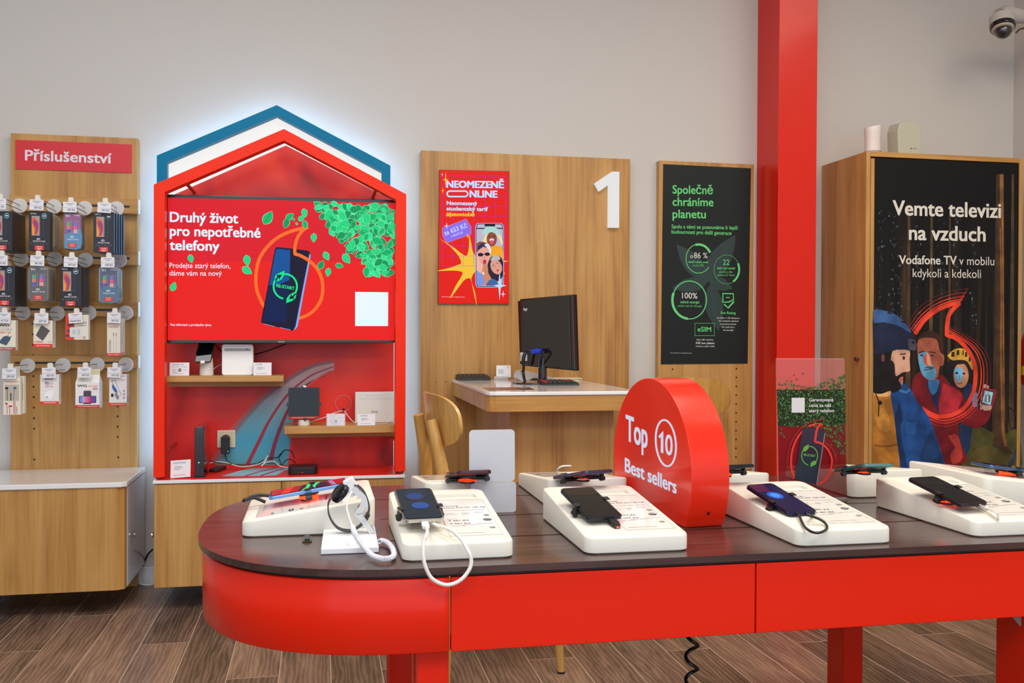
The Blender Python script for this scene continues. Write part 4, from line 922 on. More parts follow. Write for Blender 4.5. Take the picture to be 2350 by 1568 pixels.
def star(cx, cy, r, ry, c_, L):
    P = []
    for k in range(4):
        a0 = math.pi/2*k; P.append((cx+math.cos(a0)*r, cy+math.sin(a0)*ry)); P.append((cx+math.cos(a0+math.pi/4)*r*.24, cy+math.sin(a0+math.pi/4)*r*.24))
    a.poly(P, c_, L)
star(110, 160, 38, 95, YL, 6); star(72, 102, 16, 24, LB, 6); star(79, 282, 25, 45, YL, 6); star(122, 680, 32, 42, LB, 8); star(356, 792, 22, 40, YL, 8)
# phone with the three people
PX = [(x*160+604, y*362+1010) for x, y in rrect(1, 1, .18, 6)]
a.poly(PX, S('#a8b8f0'), 8); a.poly([(x*153+604, y*355+1009) for x, y in rrect(1, 1, .18, 6)], S('#14183c'), 9); a.poly([(x*147+604, y*347+1009) for x, y in rrect(1, 1, .18, 6)], S('#b9b6c8'), 10)
a.rect(548, 655, 666, 686, S('#1c1c2c'), 12); a.rect(458, 700, 750, 716, S('#4c5068', .9), 10.5)
SK1, SK2, SK3 = S('#8a4a38'), S('#e0a090'), S('#d89884')
a.poly(smooth([(560, 940), (600, 900), (700, 905), (748, 930), (752, 1080), (700, 1090), (600, 1060)], 3), S('#f0a020'), 11)   # rear person, yellow top
a.poly(smooth([(560, 780), (530, 860), (560, 900), (590, 830), (640, 760), (700, 800), (740, 890), (752, 860), (715, 770), (640, 740)], 3), S('#f4d890'), 11.3)
a.blob(628, 830, 58, 82, SK1, 11.6); a.poly(smooth([(524, 785), (530, 735), (560, 700), (625, 688), (690, 710), (712, 760), (706, 790), (630, 750), (560, 770)], 3), S('#a8d4cc'), 12)
a.blob(628, 838, 26, 16, S('#f4e4e4'), 12.2); a.blob(628, 862, 18, 26, S('#e0506c'), 12.4); a.line([(585, 790), (612, 800)], 6, S('#2c1418'), 12.2); a.line([(645, 800), (672, 790)], 6, S('#2c1418'), 12.2)
a.poly(smooth([(458, 880), (500, 855), (580, 880), (570, 920), (500, 960), (458, 980)], 3), SK1, 12.4)
a.poly(smooth([(462, 1130), (500, 1090), (590, 1130), (640, 1220), (600, 1330), (470, 1330), (458, 1200)], 3), S('#c88468'), 12.4)       # second person
a.blob(544, 1000, 74, 112, SK2, 12.8, rot=-6); a.poly(smooth([(470, 960), (480, 905), (530, 872), (590, 885), (618, 930), (590, 930), (530, 915)], 3), S('#2c2a4c'), 13)
a.poly(smooth([(540, 890), (590, 880), (622, 950), (610, 1000), (590, 940)], 3), S('#d8dce8'), 13.2)
a.blob(502, 1004, 32, 20, S('#14182c'), 13.4); a.blob(578, 998, 30, 19, S('#14182c'), 13.4); a.line([(530, 1000), (552, 998)], 7, S('#14182c'), 13.4)
a.blob(548, 1084, 20, 27, S('#c02c40'), 13.4); a.line([(540, 1020), (546, 1048)], 5, S('#b87060'), 13.3)
a.poly(smooth([(456, 990), (474, 1010), (490, 1080), (528, 1120), (520, 1180), (490, 1250), (456, 1230)], 3), S('#e8b0a0'), 13.8); a.blob(532, 1212, 9, 18, S('#f0f0f0'), 14)
a.poly(smooth([(456, 1180), (520, 1230), (545, 1300), (530, 1345), (470, 1345), (456, 1320)], 3), S('#7a90d8'), 14)
a.poly(smooth([(580, 1110), (620, 1030), (690, 1010), (735, 1040), (752, 1100), (752, 1240), (700, 1300), (640, 1290), (590, 1210)], 3), S('#2a2030'), 14.2) # third person
a.blob(678, 1140, 62, 88, SK3, 14.6, rot=-22); a.poly(smooth([(610, 1070), (650, 1010), (710, 1020), (720, 1060), (650, 1070)], 3), S('#b8b0b0'), 14.8)
a.line([(630, 1130), (655, 1118)], 6, S('#3c2028'), 15); a.line([(680, 1102), (704, 1094)], 6, S('#3c2028'), 15); a.blob(694, 1180, 14, 10, S('#b82c40'), 15, rot=-20); a.line([(664, 1120), (676, 1152)], 4, S('#b87060'), 15)
a.poly(smooth([(560, 1350), (600, 1290), (660, 1280), (700, 1330), (690, 1352)], 3), S('#4060a0'), 15)
star(716, 1352, 80, 165, LB, 16); star(755, 1448, 32, 42, LB, 16); star(768, 1216, 12, 20, YL, 16)
a.text('Více informací u prodejního týmu.', (64, 1482), (328, 1486), 14, S('#f0b0a8'), 5, .01)
a.done('advert_picture', ad)
# ================================================================== desk
DZ = .883; DF = 3.403
p = onY(1118, 903, DF); dkx = onY(1037.5, 871, BY).x
X1 = 1.17
DZt = DZ
dk = thing('service_desk', ((dkx+X1)/2, 3.9, 0), 'oak service desk with white top fixed to the wide wall panel', 'desk')
zt = DZt-.014; zb = zt-.058
def cham(x0, x1, y0, y1, c_, z): return [(x0, y1, z), (x0, y0+c_, z), (x0+c_*.3, y0+c_*.3, z), (x0+c_, y0, z), (x1, y0, z), (x1, y1, z)]
obj('desk_apron', MB().prism(cham(dkx+.004, X1-.004, DF+.004, BY-.001, .03, zb), (0, 0, zt-.001-zb)), OAKX, dk)
obj('desk_top', MB().prism(cham(dkx, X1, DF, BY-.001, .03, zt), (0, 0, .014)), WHITEG, dk, bevel=.003)
px0 = onY(1094, 980, BY).x; py0 = px0/(onY(1170, 980, 1).x)
obj('desk_pedestal', MB().box(px0, X1-.05, 3.56, BY-.001, 0, zb-.0005), OAKS, dk, bevel=.002)
o = obj('pink_note', MB().box(onY(1182, 938, 3.42).x, onY(1206, 938, 3.42).x, 3.43, 3.4315, onY(1190, 943, 3.43).z, zb), mat('#d8909c', .6), dk)
ZD = ZC(5.109, 1000, 740); tz = DZt+.0004
# printed mat
q4 = [onZ(*ZD(x, y), tz) for x, y in ((555, 768), (1090, 762), (1160, 790), (625, 797))]
m_ = thing('desk_mat', tuple(q4[0]), 'thin printed advertising mat lying at the front of the white desk top', 'mat')
o = obj('mat_sheet', MB().prism(q4, (0, 0, .001)), mat('#7c4a38', .3), m_)
a = Art(lambda x, y: q4[0].lerp(q4[1], x).lerp(q4[3].lerp(q4[2], x), y)+Vector((0, 0, .001)), (0, 0, 1), .0003)
a.rect(.02, .05, .25, .95, mat('#9a8078', .3), 1); a.rect(.7, .08, .96, .92, mat('#3c3038', .3), 1); a.rect(.74, .3, .9, .5, mat('#c8b8b0', .3), 2); a.rect(.06, .4, .2, .7, mat('#3c3038', .3), 2)
a.done('mat_print', m_)
# keyboards seen edge-on
def keyb(name, pl, pr_, Ybase, dep, h, label, cat, redkeys=False):
    A_ = onZ(*pl, tz); B_ = onZ(*pr_, tz)
    A_ = Vector((onY(*pl, Ybase).x, Ybase, tz)); B_ = Vector((onY(*pr_, Ybase).x, Ybase, tz))
    t = thing(name, tuple((A_+B_)/2), label, cat)
    W_ = B_.x-A_.x; y0 = Ybase
    obj('case', MB().prism([(A_.x, y0, tz), (A_.x, y0+dep, tz), (A_.x, y0+dep, tz+h), (A_.x, y0+.02, tz+h*.62), (A_.x, y0, tz+h*.3)], (W_, 0, 0)), mat('#2c2a26', .5), t, bevel=.002)
    kb = MB(); kr = MB(); n_ = int(W_/.019)
    for r_ in range(4):
        for k in range(n_):
            x = A_.x+.008+k*(W_-.016)/n_; y = y0+.024+r_*(dep-.03)/4; z = tz+h*(.62+.38*(y-y0-.02)/(dep-.02))
            (kr if redkeys and (k < 1 or (k > n_-3 and r_ > 1)) else kb).box(x, x+.014, y, y+.014, z+.0003, z+.005)
    obj('keys', kb, mat('#3c3a38', .5), t)
    if redkeys: obj('red_keys', kr, mat('#b02a22', .5), t, label='red keys')
    return t
keyb('keyboard', (1053, 872), (1127, 872), onZ(1090, 871.5, tz).y-.06, .12, .022, 'black keyboard at the left rear of the white desk', 'keyboard')
keyb('keyboard', (1248, 884.5), (1330, 884.5), onZ(1290, 884.5, tz).y, .12, .016, 'dark keyboard with red end keys below the monitor', 'keyboard', True)
# card holder
Y = onZ(1155, 872, tz).y
x0, x1 = onY(1134, 872, Y).x, onY(1166, 872, Y).x
t = thing('card_holder', ((x0+x1)/2, Y, tz), 'clear holder with a white business card on the desk', 'card holder')
obj('acrylic_stand', MB().prism([(x0, Y, tz), (x0, Y+.07, tz), (x0, Y+.066, tz+.004), (x0, Y+.004, tz+.004), (x0, Y+.006, tz+.016), (x0, Y, tz+.016)], (x1-x0, 0, 0)), mat('#d8d4d0', .1, alpha=.5, coat=1, noise=0), t)
zc1, zc0 = onY(1155, 839, Y+.02).z, onY(1155, 860, Y+.02).z
xc0, xc1 = onY(1138, 850, Y+.02).x, onY(1173, 850, Y+.02).x
cd = obj('business_card', MB().prism([(xc0, Y+.010, zc0-.012), (xc1-.003, Y+.010, zc0-.012), (xc1, Y+.03, zc1), (xc0+.004, Y+.03, zc1)], (0, .001, 0)), PAPER, t)
a = Art(lambda x, y: Vector((xc0+.002+(xc1-xc0-.004)*x, Y+.03-.02*y-.0004, zc1-(zc1-zc0+.012)*y)), FRONT, .0003)
a.circ(.85, .16, .06, .09, .02, mat('#a83028', .4), 1, n=16)
for k in range(4): a.rect(.12, .34+k*.1, .5, .37+k*.1, INKG, 1)
a.done('card_print', cd)
# monitor
ZM = ZC(3.5635, 940, 660)
my = onZ(1245, 880, tz).y
mo = thing('monitor', (onY(1244, 880, my).x, my, tz), 'black monitor seen from behind on the white desk', 'monitor')
# the screen is turned: left edge nearer to the wall
c4 = [ZM(883, 110), ZM(1333, 63), ZM(1352, 672), ZM(900, 628)]
my2 = my-.02
w_ = .5; thz = 0.0
pl_ = onY(*c4[0], my2+.10); pr_ = onY(*c4[1], my2-.10)
nrm = Vector((pr_.y-pl_.y, -(pr_.x-pl_.x), 0)).normalized()
if nrm.y > 0: nrm = -nrm
cs = [onP(x, y, pl_, nrm) for x, y in c4]
obj('monitor_back', MB().prism(cs, -nrm*.016), mat('#1b1310', .06, coat=1, noise=0), mo, bevel=.003)
cs2 = [cs[0]-nrm*.017+Vector((0, 0, .008)), cs[1]-nrm*.017+Vector((0, 0, .004)), cs[2]-nrm*.017-Vector((0, 0, .006)), cs[3]-nrm*.017-Vector((0, 0, .006))]
obj('screen_front', MB().prism(cs2, -nrm*.018), mat('#101014', .3), mo, bevel=.002)
ed = MB().prism([cs[1].lerp(cs[0], .075)+nrm*.0005, cs[1].lerp(cs[0], .055)+nrm*.0005, cs[2].lerp(cs[3], .055)+nrm*.0005, cs[2].lerp(cs[3], .075)+nrm*.0005], nrm*.004)
obj('edge_rib', ed, mat('#2a2420', .1, coat=1), mo)
a = Art(lambda x, y: onP(*ZM(x, y), pl_, nrm), nrm, .0006)
a.text('hp', (932, 190), (964, 186), 24, mat('#d0ccc8', .4), 1, .04)
a.rect(905, 532, 962, 600, mat('#d8d8d6', .4), 1)
for k in range(5): a.rect(925, 540+k*12, 956, 544+k*12, INKG, 2)
a.rect(908, 545, 920, 590, mat('#b0b0b0', .4), 2); a.circ(1055, 515, 46, 42, 5, mat('#3a2c24', .1, coat=1), 1)
a.done('rear_sticker', mo)
st_ = onP(*ZM(1090, 640), pl_, nrm)-nrm*.01
zfoot = tz+.010
neck0 = Vector((onY(1245, 880, my).x, my, zfoot))
obj('neck', MB().tube([neck0, Vector((neck0.x, my, st_.z+.03))], .019, 16).tube([Vector((neck0.x, my, st_.z+.02)), st_], .014, 12), BLACKG, mo)
obj('foot', MB().lathe((neck0.x-.03, my+.0, tz), (0, 0, 1), [(.10, 0), (.10, .005), (.06, .009), (.0, .0105)], 32), BLACKG, mo)
vp = [onP(*ZM(x, y), pl_, nrm)+nrm*.03 for x, y in ((1028, 527), (1070, 520), (1106, 520))]
pg = thing('video_cable', tuple(vp[0]), 'black cable pair with a bright blue plug behind the monitor', 'cable')
obj('blue_plug', MB().tube([vp[0], vp[0].lerp(vp[1], .4), vp[1], vp[2]], [.006, .011, .011, .011], 12), mat('#1c3cc8', .35), pg, label='blue plug')
def mp3(x, y, off): return onP(*ZM(x, y), pl_, nrm)+nrm*off
cp = [vp[0], mp3(1005, 530, .035), mp3(985, 550, .035), mp3(975, 590, .035), mp3(968, 650, .03), mp3(955, 700, .02), Vector((onY(*ZM(940, 760), my).x, my-.02, tz+.004))]
obj('cable_strand', MB().tube([Vector(p_) for p_ in smooth([tuple(p_) for p_ in cp], 6)], .0042, 8), BK, pg)
cp = [vp[0]+Vector((0, 0, .004)), mp3(1010, 515, .04), mp3(980, 535, .04), mp3(965, 590, .04), mp3(960, 650, .03), mp3(948, 720, .02), Vector((onY(*ZM(930, 760), my).x, my-.03, tz+.004))]
obj('cable_strand', MB().tube([Vector(p_) for p_ in smooth([tuple(p_) for p_ in cp], 6)], .0036, 8), BK, pg)
cp = [vp[2], mp3(1125, 530, .03), mp3(1115, 560, .03), mp3(1095, 600, .02), mp3(1080, 640, .01)]
obj('cable_strand', MB().tube([Vector(p_) for p_ in smooth([tuple(p_) for p_ in cp], 6)], .0036, 8), BK, pg)
# pale device and board behind the monitor
Yd = my+.18
t = thing('desk_telephone', tuple(Vector((onY(1225, 870, Yd).x, Yd, tz))), 'pale wedge-shaped desk device lying behind the monitor foot', 'device')
P = [onY(*ZD(x, y), Yd) for x, y in ((968, 650), (975, 600), (1000, 560), (1050, 556), (1385, 636), (1382, 668), (1290, 672), (1220, 650), (1150, 640), (1100, 668), (1000, 678))]
for p_ in P: p_.z = max(p_.z, tz+.0005)
mz = min(p_.z for p_ in P)
for p_ in P: p_.z -= (mz-tz-.0005)
obj('device_body', MB().prism(P, (0, .11, 0)), mat('#cfc9c2', .4), t, bevel=.003)
a = Art(pm(ZD, Yd), FRONT, .0006); a.rect(998, 568, 1018, 584, INK, 1); a.rect(1290, 624, 1312, 634, INK, 1); a.rect(990, 596, 1000, 606, INK, 1); a.done('port', t)
Yd = 4.25
x0, x1 = onY(1215, 870, Yd).x, onY(1337, 870, Yd).x
o = obj('cable_tray', MB().box(x0, x1, Yd, BY-.001, tz, onY(1300, 867.5, Yd).z), mat('#d9c8a4', .4), bevel=.002); prop(o, 'thin pale strip lying along the wall at the back of the desk', 'strip')
# ================================================================== chairs
def chair(loc, rz, label, first=None):
    if first is not None:
        r = dup(first, (0, 0, 0), label=label, group='bent plywood chairs at the desk'); r.location = loc; r.rotation_euler = (0, 0, rz); return r
    t = thing('plywood_chair', (0, 0, 0), label, 'chair', 'bent plywood chairs at the desk')
    # seat
    mb = MB(); nx, ny = 14, 14; V = []; 
    for s_ in (0, 1):
        for i in range(nx+1):
            for j in range(ny+1):
                u, v = i/nx*2-1, j/ny*2-1
                x = .21*u*(1-.10*v*v); y = .21*v*(1-.08*u*u); z = .452-.012*(1-u*u)*(1-v*v)-(.012 if s_ else 0)-.012*max(0, u-.6)
                V.append((x, y, z))
    n1 = (nx+1)*(ny+1); F = []
    for i in range(nx):
        for j in range(ny):
            k = i*(ny+1)+j; F.append((k, k+ny+1, k+ny+2, k+1)); F.append((n1+k, n1+k+1, n1+k+ny+2, n1+k+ny+1))
    for i in range(nx):
        for j in (0, ny): k = i*(ny+1)+j; F.append((k, k+ny+1, n1+k+ny+1, n1+k))
    for j in range(ny):
        for i in (0, nx): k = i*(ny+1)+j; F.append((k, k+1, n1+k+1, n1+k))
    mb.add(V, F, 0, True); obj('seat', mb, BENT, t, local=True)
    # backrest: curved plywood shield
    mb = MB(); out = [(-.215*1, .05)]; 
    prof = [(x*.215, y*.085) for x, y in rrect(1, 1, .0)]
    O = []
    for x, y in [(math.copysign(abs(math.cos(a_))**.55, math.cos(a_)), math.copysign(abs(math.sin(a_))**.75, math.sin(a_))) for a_ in [2*math.pi*k/48 for k in range(48)]]:
        O.append((x*.222, y*.082))
    V = []; rings = 6
    for s_ in (0, 1):
        for rg in range(rings+1):
            f_ = rg/rings
            for (y, z) in O:
                y_, z_ = y*f_, z*f_; X_ = -.205+.9*y_*y_-.12*z_+(.010 if s_ else 0); V.append((X_, y_, .817+z_))
    n_ = 48; off = (rings+1)*n_
    for s_ in (0, 1):
        for rg in range(rings):
            for k in range(n_):
                a_ = s_*off+rg*n_+k; b_ = s_*off+rg*n_+(k+1) % n_; F_ = (a_, b_, b_+n_, a_+n_)
                mb.f.append(list(F_)); mb.m.append(0); mb.sm.append(True)
    for k in range(n_):
        a_ = rings*n_+k; b_ = rings*n_+(k+1) % n_; mb.f.append([a_, b_, b_+off, a_+off]); mb.m.append(0); mb.sm.append(False)
    mb.v = [Vector(p_) for p_ in V]; obj('backrest', mb, BENT, t, local=True)
    for s_ in (-1, 1):
        y0 = s_*.115
        P = [Vector(p_) for p_ in smooth([(-.19, s_*.185, 0), (-.185, s_*.18, .25), (-.175, s_*.165, .46), (-.188, s_*.13, .64), (-.222, s_*.1, .82)], 6)]
        R = [.012+.009*min(1, k/12) if k < 14 else .021-.004*max(0, (k-18))/6 for k in range(len(P))]
        obj('rear_leg', MB().tube(P, R, 14), BENT, t, local=True)
        P = [Vector(p_) for p_ in ((.19, s_*.185, 0), (.175, s_*.175, .22), (.165, s_*.165, .44))]
        obj('front_leg', MB().tube(P, [.012, .017, .019], 14), BENT, t, local=True)
        obj('side_rail', MB().tube([Vector((-.175, s_*.165, .41)), Vector((.165, s_*.165, .41))], .012, 10), BENT, t, local=True)
        for x_ in (-.19, .19): obj('leg_glide', MB().lathe((x_, s_*.185, -.0), (0, 0, 1), [(.0125, 0), (.013, .006), (.0, .0065)], 14), BLACK, t, local=True)
    t.location = loc; t.rotation_euler = (0, 0, rz)
    return t
ch1 = chair((.56, 3.155, 0), math.radians(6), 'light bent plywood chair left of the desk, facing right')
chair((1.495, 3.946, 0), math.radians(-130), 'plywood chair mostly hidden behind the red round sign', ch1)
# ================================================================== green notice panel
gx0, gx1 = onY(1513, 366, BY).x, onY(1731, 377, BY).x
T = thing('display_board', ((gx0+gx1)/2, WY, 0), 'narrow oak wall panel carrying the dark green poster, left of the red column', 'panel')
obj('back_board', MB().box(gx0, gx1, BY, WY-.001, 0, 1.92), OAK, T, bevel=.002)
obj('edge_strip', MB().box(gx1+.0003, gx1+.004, BY+.002, WY-.001, 0, 1.918), mat('#dcd8cc', .4), T)
a = Art(pm(lambda x, y: (x, y), BY), FRONT, .0006)
for k in range(11): a.blob(1689.8-k*.1, 846.3+20.3*k, 1.9, 2.0, BLACK, 1, n=10)
a.blob(1543.5, 847.5, 1.9, 2, BLACK, 1, n=10)
a.done('peg_hole', T)
ZG = ZC(3.0752, 1490, 350); GY = BY-.003
po = thing('poster', tuple(onY(*ZG(390, 1490), GY)), 'dark green poster about the planet on the narrow oak panel', 'poster')
cs = [onY(*ZG(x, y), GY) for x, y in ((100, 82), (718, 112), (694, 1490), (83, 1495))]
obj('poster_sheet', MB().prism(cs, (0, .0028, 0)), mat('#1a2120', .5, spec=.25), po)
a = Art(pm(ZG, GY), FRONT, .0004)
LGN = mat('#66d47c', .5, noise=0); WHT = mat('#dadcd6', .5, noise=0); DG = mat('#234a48', .5, noise=0); DG2 = mat('#1f3533', .5, noise=0)
def gleaf(base, tip, w_, L, back=None):
    bx, by = base; tx, ty = tip; dx, dy = tx-bx, ty-by; l_ = math.hypot(dx, dy); ux, uy = dx/l_, dy/l_
    A1, A2 = [], []
    for k in range(13):
        t_ = k/12; h = w_*math.sin(math.pi*t_**.85)**.9 if 0 < t_ < 1 else 0
        A1.append((bx+dx*t_-uy*h, by+dy*t_+ux*h)); A2.append((bx+dx*t_+uy*h, by+dy*t_-ux*h))
    a.poly(A1+A2[-2:0:-1], DG2, L)
    a.line([base, tip], 3, DG, L+.3); a.line(A1, 1.6, DG, L+.3); a.line(A2, 1.6, DG, L+.3)
    for k in range(1, 12):
        t_ = k/12; m_ = (bx+dx*t_, by+dy*t_)
        for AA in (A1, A2):
            e_ = AA[min(12, k+2)]; a.line([m_, e_], 1.3, DG, L+.3)
gleaf((395, 920), (606, 585), 75, 1); gleaf((400, 900), (195, 652), 62, 1.4); gleaf((410, 915), (162, 958), 50, 1.8); gleaf((430, 930), (488, 1258), 62, 2.2); gleaf((420, 900), (585, 960), 45, 2.6)
a.text('Společně', (163, 290), (448, 295), 58, LGN, 4, .022); a.text('chráníme', (163, 376), (452, 380), 58, LGN, 4, .022); a.text('planetu', (163, 462), (398, 465), 58, LGN, 4, .022)
a.text('Spolu s vámi se posouváme k lepší', (156, 535), (624, 545), 26, LGN, 4, .02); a.text('budoucnosti pro další generace', (156, 572), (579, 583), 26, LGN, 4, .02)
a.circ(347, 750, 89, 102, 5, LGN, 4, a0=35, a1=300); a.circ(347, 750, 89, 100, 16, LGN, 4, a0=-105, a1=-25)
a.circ(545, 826, 90, 102, 2, LGN, 4); a.circ(545, 826, 88, 100, 14, LGN, 4, a0=-25, a1=58)
a.circ(282, 1042, 120, 134, 7, LGN, 4); a.circ(282, 1042, 120, 132, 17, LGN, 4, a0=95, a1=202)
a.text('o', (287, 745), (307, 745), 28, WHT, 5); a.text('86 %', (314, 746), (410, 748), 40, WHT, 5)
a.text('méně našich emisí', (274, 780), (416, 782), 15, LGN, 5, .02); a.text('za rok 2021', (305, 804), (386, 804), 14, LGN, 5)
a.text('22', (518, 794), (564, 795), 38, LGN, 5); a.text('tisíc tun emisí', (477, 824), (604, 826), 17, LGN, 5, .02); a.text('ušetříme díky', (490, 850), (588, 850), 13, LGN, 5); a.text('našemu IoT řešení', (478, 872), (602, 873), 13, LGN, 5)
a.text('100%', (230, 1030), (338, 1032), 40, WHT, 5, .01); a.text('zelená energie', (217, 1064), (352, 1066), 18, LGN, 5, .02); a.text('pohání naši síť v Evropě', (201, 1089), (368, 1092), 14, LGN, 5)
a.line([(518, 996), (592, 998), (592, 1040), (560, 1056), (518, 1058)], 9, LGN, 5, closed=True); a.line([(540, 1024), (567, 1024)], 6, LGN, 5); a.line([(527, 1072), (555, 1098), (596, 1052)], 11, LGN, 5)
a.text('Eco Rating', (503, 1140), (608, 1142), 18, LGN, 5, .02)
for k, (s_, x0, x1) in enumerate((('Na škále 1–100 sledujeme', 477, 635), ('vliv mobilních telefonů', 487, 627), ('na životní prostředí.', 497, 614), ('Čím vyšší skóre,', 508, 602), ('tím šetrnější', 519, 593))): a.text(s_, (x0, 1173+21.5*k), (x1, 1175+21.5*k), 11, WHT, 5, .005)
a.text('eSIM', (339, 1264), (436, 1266), 33, LGN, 5, .02)
for x, y in [(322+k*10.3, 1206) for k in range(14)]+[(322+k*10.3, 1293) for k in range(14)]+[(321, 1206+k*11) for k in range(9)]+[(457, 1206+k*11) for k in range(9)]: a.rect(x-2.5, y-2.5, x+2.5, y+2.5, LGN, 5)
a.text('Díky eSIM ušetříme', (333, 1327), (452, 1328), 11, WHT, 5, .005); a.text('340 tun plastu', (326, 1352), (458, 1353), 15, WHT, 5, .02); a.text('ročně po celém světě', (326, 1373), (458, 1374), 11, WHT, 5, .005)
a.text('Více informací u prodejního týmu.', (145, 1418), (300, 1420), 7, WHT, 5)
a.done('poster_print', po)
# ================================================================== red column
cx0 = 2.10; cyf = 4.154; cx1 = onY(1873, 500, cyf).x
T = thing('portal_column', ((cx0+cx1)/2, (cyf+WY)/2, 0), 'tall glossy red square column between the green poster and the large cabinet', 'column')
obj('column_shaft', MB().box(cx0, cx1, cyf, WY-.001, 0, 3.29), RED, T, bevel=.002)
# ================================================================== tall cabinet on the right
KF, kx0, kx1, kz = 3.981, 2.448, 3.264, 1.934
K = thing('tall_cabinet', ((kx0+kx1)/2, 4.18, 0), 'tall oak cabinet at the right whose door carries the forest photo poster', 'cabinet')
ZK = ZC(3.4854, 1870, 250); ZK2 = ZC(3.5644, 1870, 680); ZK3 = ZC(3.6457, 2000, 660)
wt_ = onY(2000, 500, KF).x-kx0
obj('side_panel', MB().box(kx0, kx0+.02, KF, WY-.001, 0, kz), OAKS, K, bevel=.001)
obj('side_panel', MB().box(kx1-.018, kx1, KF, WY-.001, 0, kz), OAK, K, bevel=.001)
obj('top_panel', MB().box(kx0+.0202, kx1-.0182, KF, WY-.001, kz-.022, kz), OAKX, K)
obj('back_panel', MB().box(kx0+.0202, kx1-.0182, WY-.012, WY-.001, 0, kz-.0222), OAK, K)
dx_, dX = onY(1997, 500, KF).x+.004, kx1-.021
dr = obj('door', MB().box(dx_, dX, KF+.004, KF+.024, .06, kz-.03), OAK, K, bevel=.001)
obj('plinth', MB().box(kx0+.021, kx1-.019, KF+.03, KF+.05, 0, .06), OAK, K)
pk = onX(1971, 824, kx0)
obj('knob', MB().lathe((kx0, pk.y, pk.z), (-1, 0, 0), [(.006, 0), (.006, .008), (.0095, .012), (.0095, .02), (0, .021)], 20), STEEL, K)
PY = KF+.002
cs = [onY(*p_, PY) for p_ in ((2007.8, 362.5), (2337.5, 376.5), (2334.5, 1095), (2003, 1095))]
pp = thing('poster', tuple(onY(2170, 1095, PY)), 'large forest photo poster with three people on the tall oak cabinet door', 'poster')
forest = bpy.data.materials.new('dark_forest_print'); forest.use_nodes = True; nt = forest.node_tree; b = nt.nodes['Principled BSDF']
g = nt.nodes.new('ShaderNodeNewGeometry'); m1 = nt.nodes.new('ShaderNodeMapping'); m1.inputs['Scale'].default_value = (22, 1, 1.0); nt.links.new(g.outputs['Position'], m1.inputs['Vector'])
n1 = nt.nodes.new('ShaderNodeTexNoise'); n1.inputs['Scale'].default_value = 1; n1.inputs['Detail'].default_value = 3; nt.links.new(m1.outputs[0], n1.inputs['Vector'])
r1 = ramp(nt, [(0.35, '#0e1012'), (0.5, '#1b1a18'), (0.62, '#34281c'), (0.72, '#4c3a26')])
s_ = nt.nodes.new('ShaderNodeSeparateXYZ'); nt.links.new(g.outputs['Position'], s_.inputs[0])
mr = nt.nodes.new('ShaderNodeMapRange'); mr.inputs[1].default_value = 1.75; mr.inputs[2].default_value = 1.3; mr.inputs[3].default_value = 0; mr.inputs[4].default_value = 1; nt.links.new(s_.outputs[2], mr.inputs[0])
nt.links.new(n1.outputs['Fac'], r1.inputs[0]); mx = nt.nodes.new('ShaderNodeMix'); mx.data_type = 'RGBA'; nt.links.new(mr.outputs[0], mx.inputs[0]); mx.inputs[6].default_value = lin('#0f0f13'); nt.links.new(r1.outputs[0], mx.inputs[7])
nt.links.new(mx.outputs[2], b.inputs['Base Color']); b.inputs['Roughness'].default_value = .45; b.inputs['Specular IOR Level'].default_value = .2
obj('poster_sheet', MB().prism(cs, (0, .0019, 0)), forest, pp)
a = Art(pm(idn, PY), FRONT, .00014)
def c2(z, pts): return [z(*p_) for p_ in pts]
FC = {}
def F_(c_):
    if c_ in FC: return FC[c_]
    m = bpy.data.materials.new('print_' + c_.strip('#')); m.use_nodes = True; nt = m.node_tree; b = nt.nodes['Principled BSDF']
    b.inputs['Roughness'].default_value = .5; b.inputs['Specular IOR Level'].default_value = .3
    g = nt.nodes.new('ShaderNodeNewGeometry'); n = nt.nodes.new('ShaderNodeTexNoise'); n.inputs['Scale'].default_value = 13; n.inputs['Detail'].default_value = 3; n.inputs['Distortion'].default_value = .2
    nt.links.new(g.outputs['Position'], n.inputs['Vector']); c = lin(c_)
    r = nt.nodes.new('ShaderNodeValToRGB'); e = r.color_ramp.elements
    e[0].position = .36; e[0].color = (c[0]*.62, c[1]*.62, c[2]*.66, 1); e[1].position = .66; e[1].color = (min(1, c[0]*1.3), min(1, c[1]*1.3), min(1, c[2]*1.3), 1)
    nt.links.new(n.outputs['Fac'], r.inputs[0]); nt.links.new(r.outputs[0], b.inputs['Base Color']); FC[c_] = m; return m
# bokeh + trunks + ground
R8 = random.Random(5)
for k in range(230):
    x = R8.choice((2022, 2048, 2062, 2104, 2160, 2192, 2235))+R8.gauss(0, 5); y = R8.uniform(480, 760)
    if y > 730 and x > 2300: continue
    a.blob(x, y, R8.uniform(.8, 2.1), R8.uniform(1.6, 3.6), F_(R8.choice(('#2c383c', '#3c4a4e', '#5c6a70', '#28343a', '#34444c'))), 1, n=8)
for x, w_, c_ in ((2084, 9, '#4c3a28'), (2136, 8, '#5a4628'), (2178, 6, '#4a3c28'), (2296, 16, '#8a5c30'), (2288, 14, '#3c2c20'), (2322, 9, '#4c3a26')): a.line([(x+2, 470 if x < 2280 else 400), (x, 760), (x-2, 1000)], w_*.6, F_(c_), 1.3, w1=w_*1.5)
a.poly(c2(ZK3, smooth([(820, 1180), (900, 1160), (1000, 1210), (1100, 1240), (1225, 1200), (1222, 1590), (760, 1590), (790, 1400)], 3)), F_('#4c4a22'), 1.6)
a.poly(c2(ZK3, smooth([(820, 1400), (900, 1340), (1010, 1330), (1090, 1400), (1160, 1410), (1222, 1350), (1222, 1520), (1000, 1480), (820, 1500)], 3)), F_('#5c5026'), 1.8)
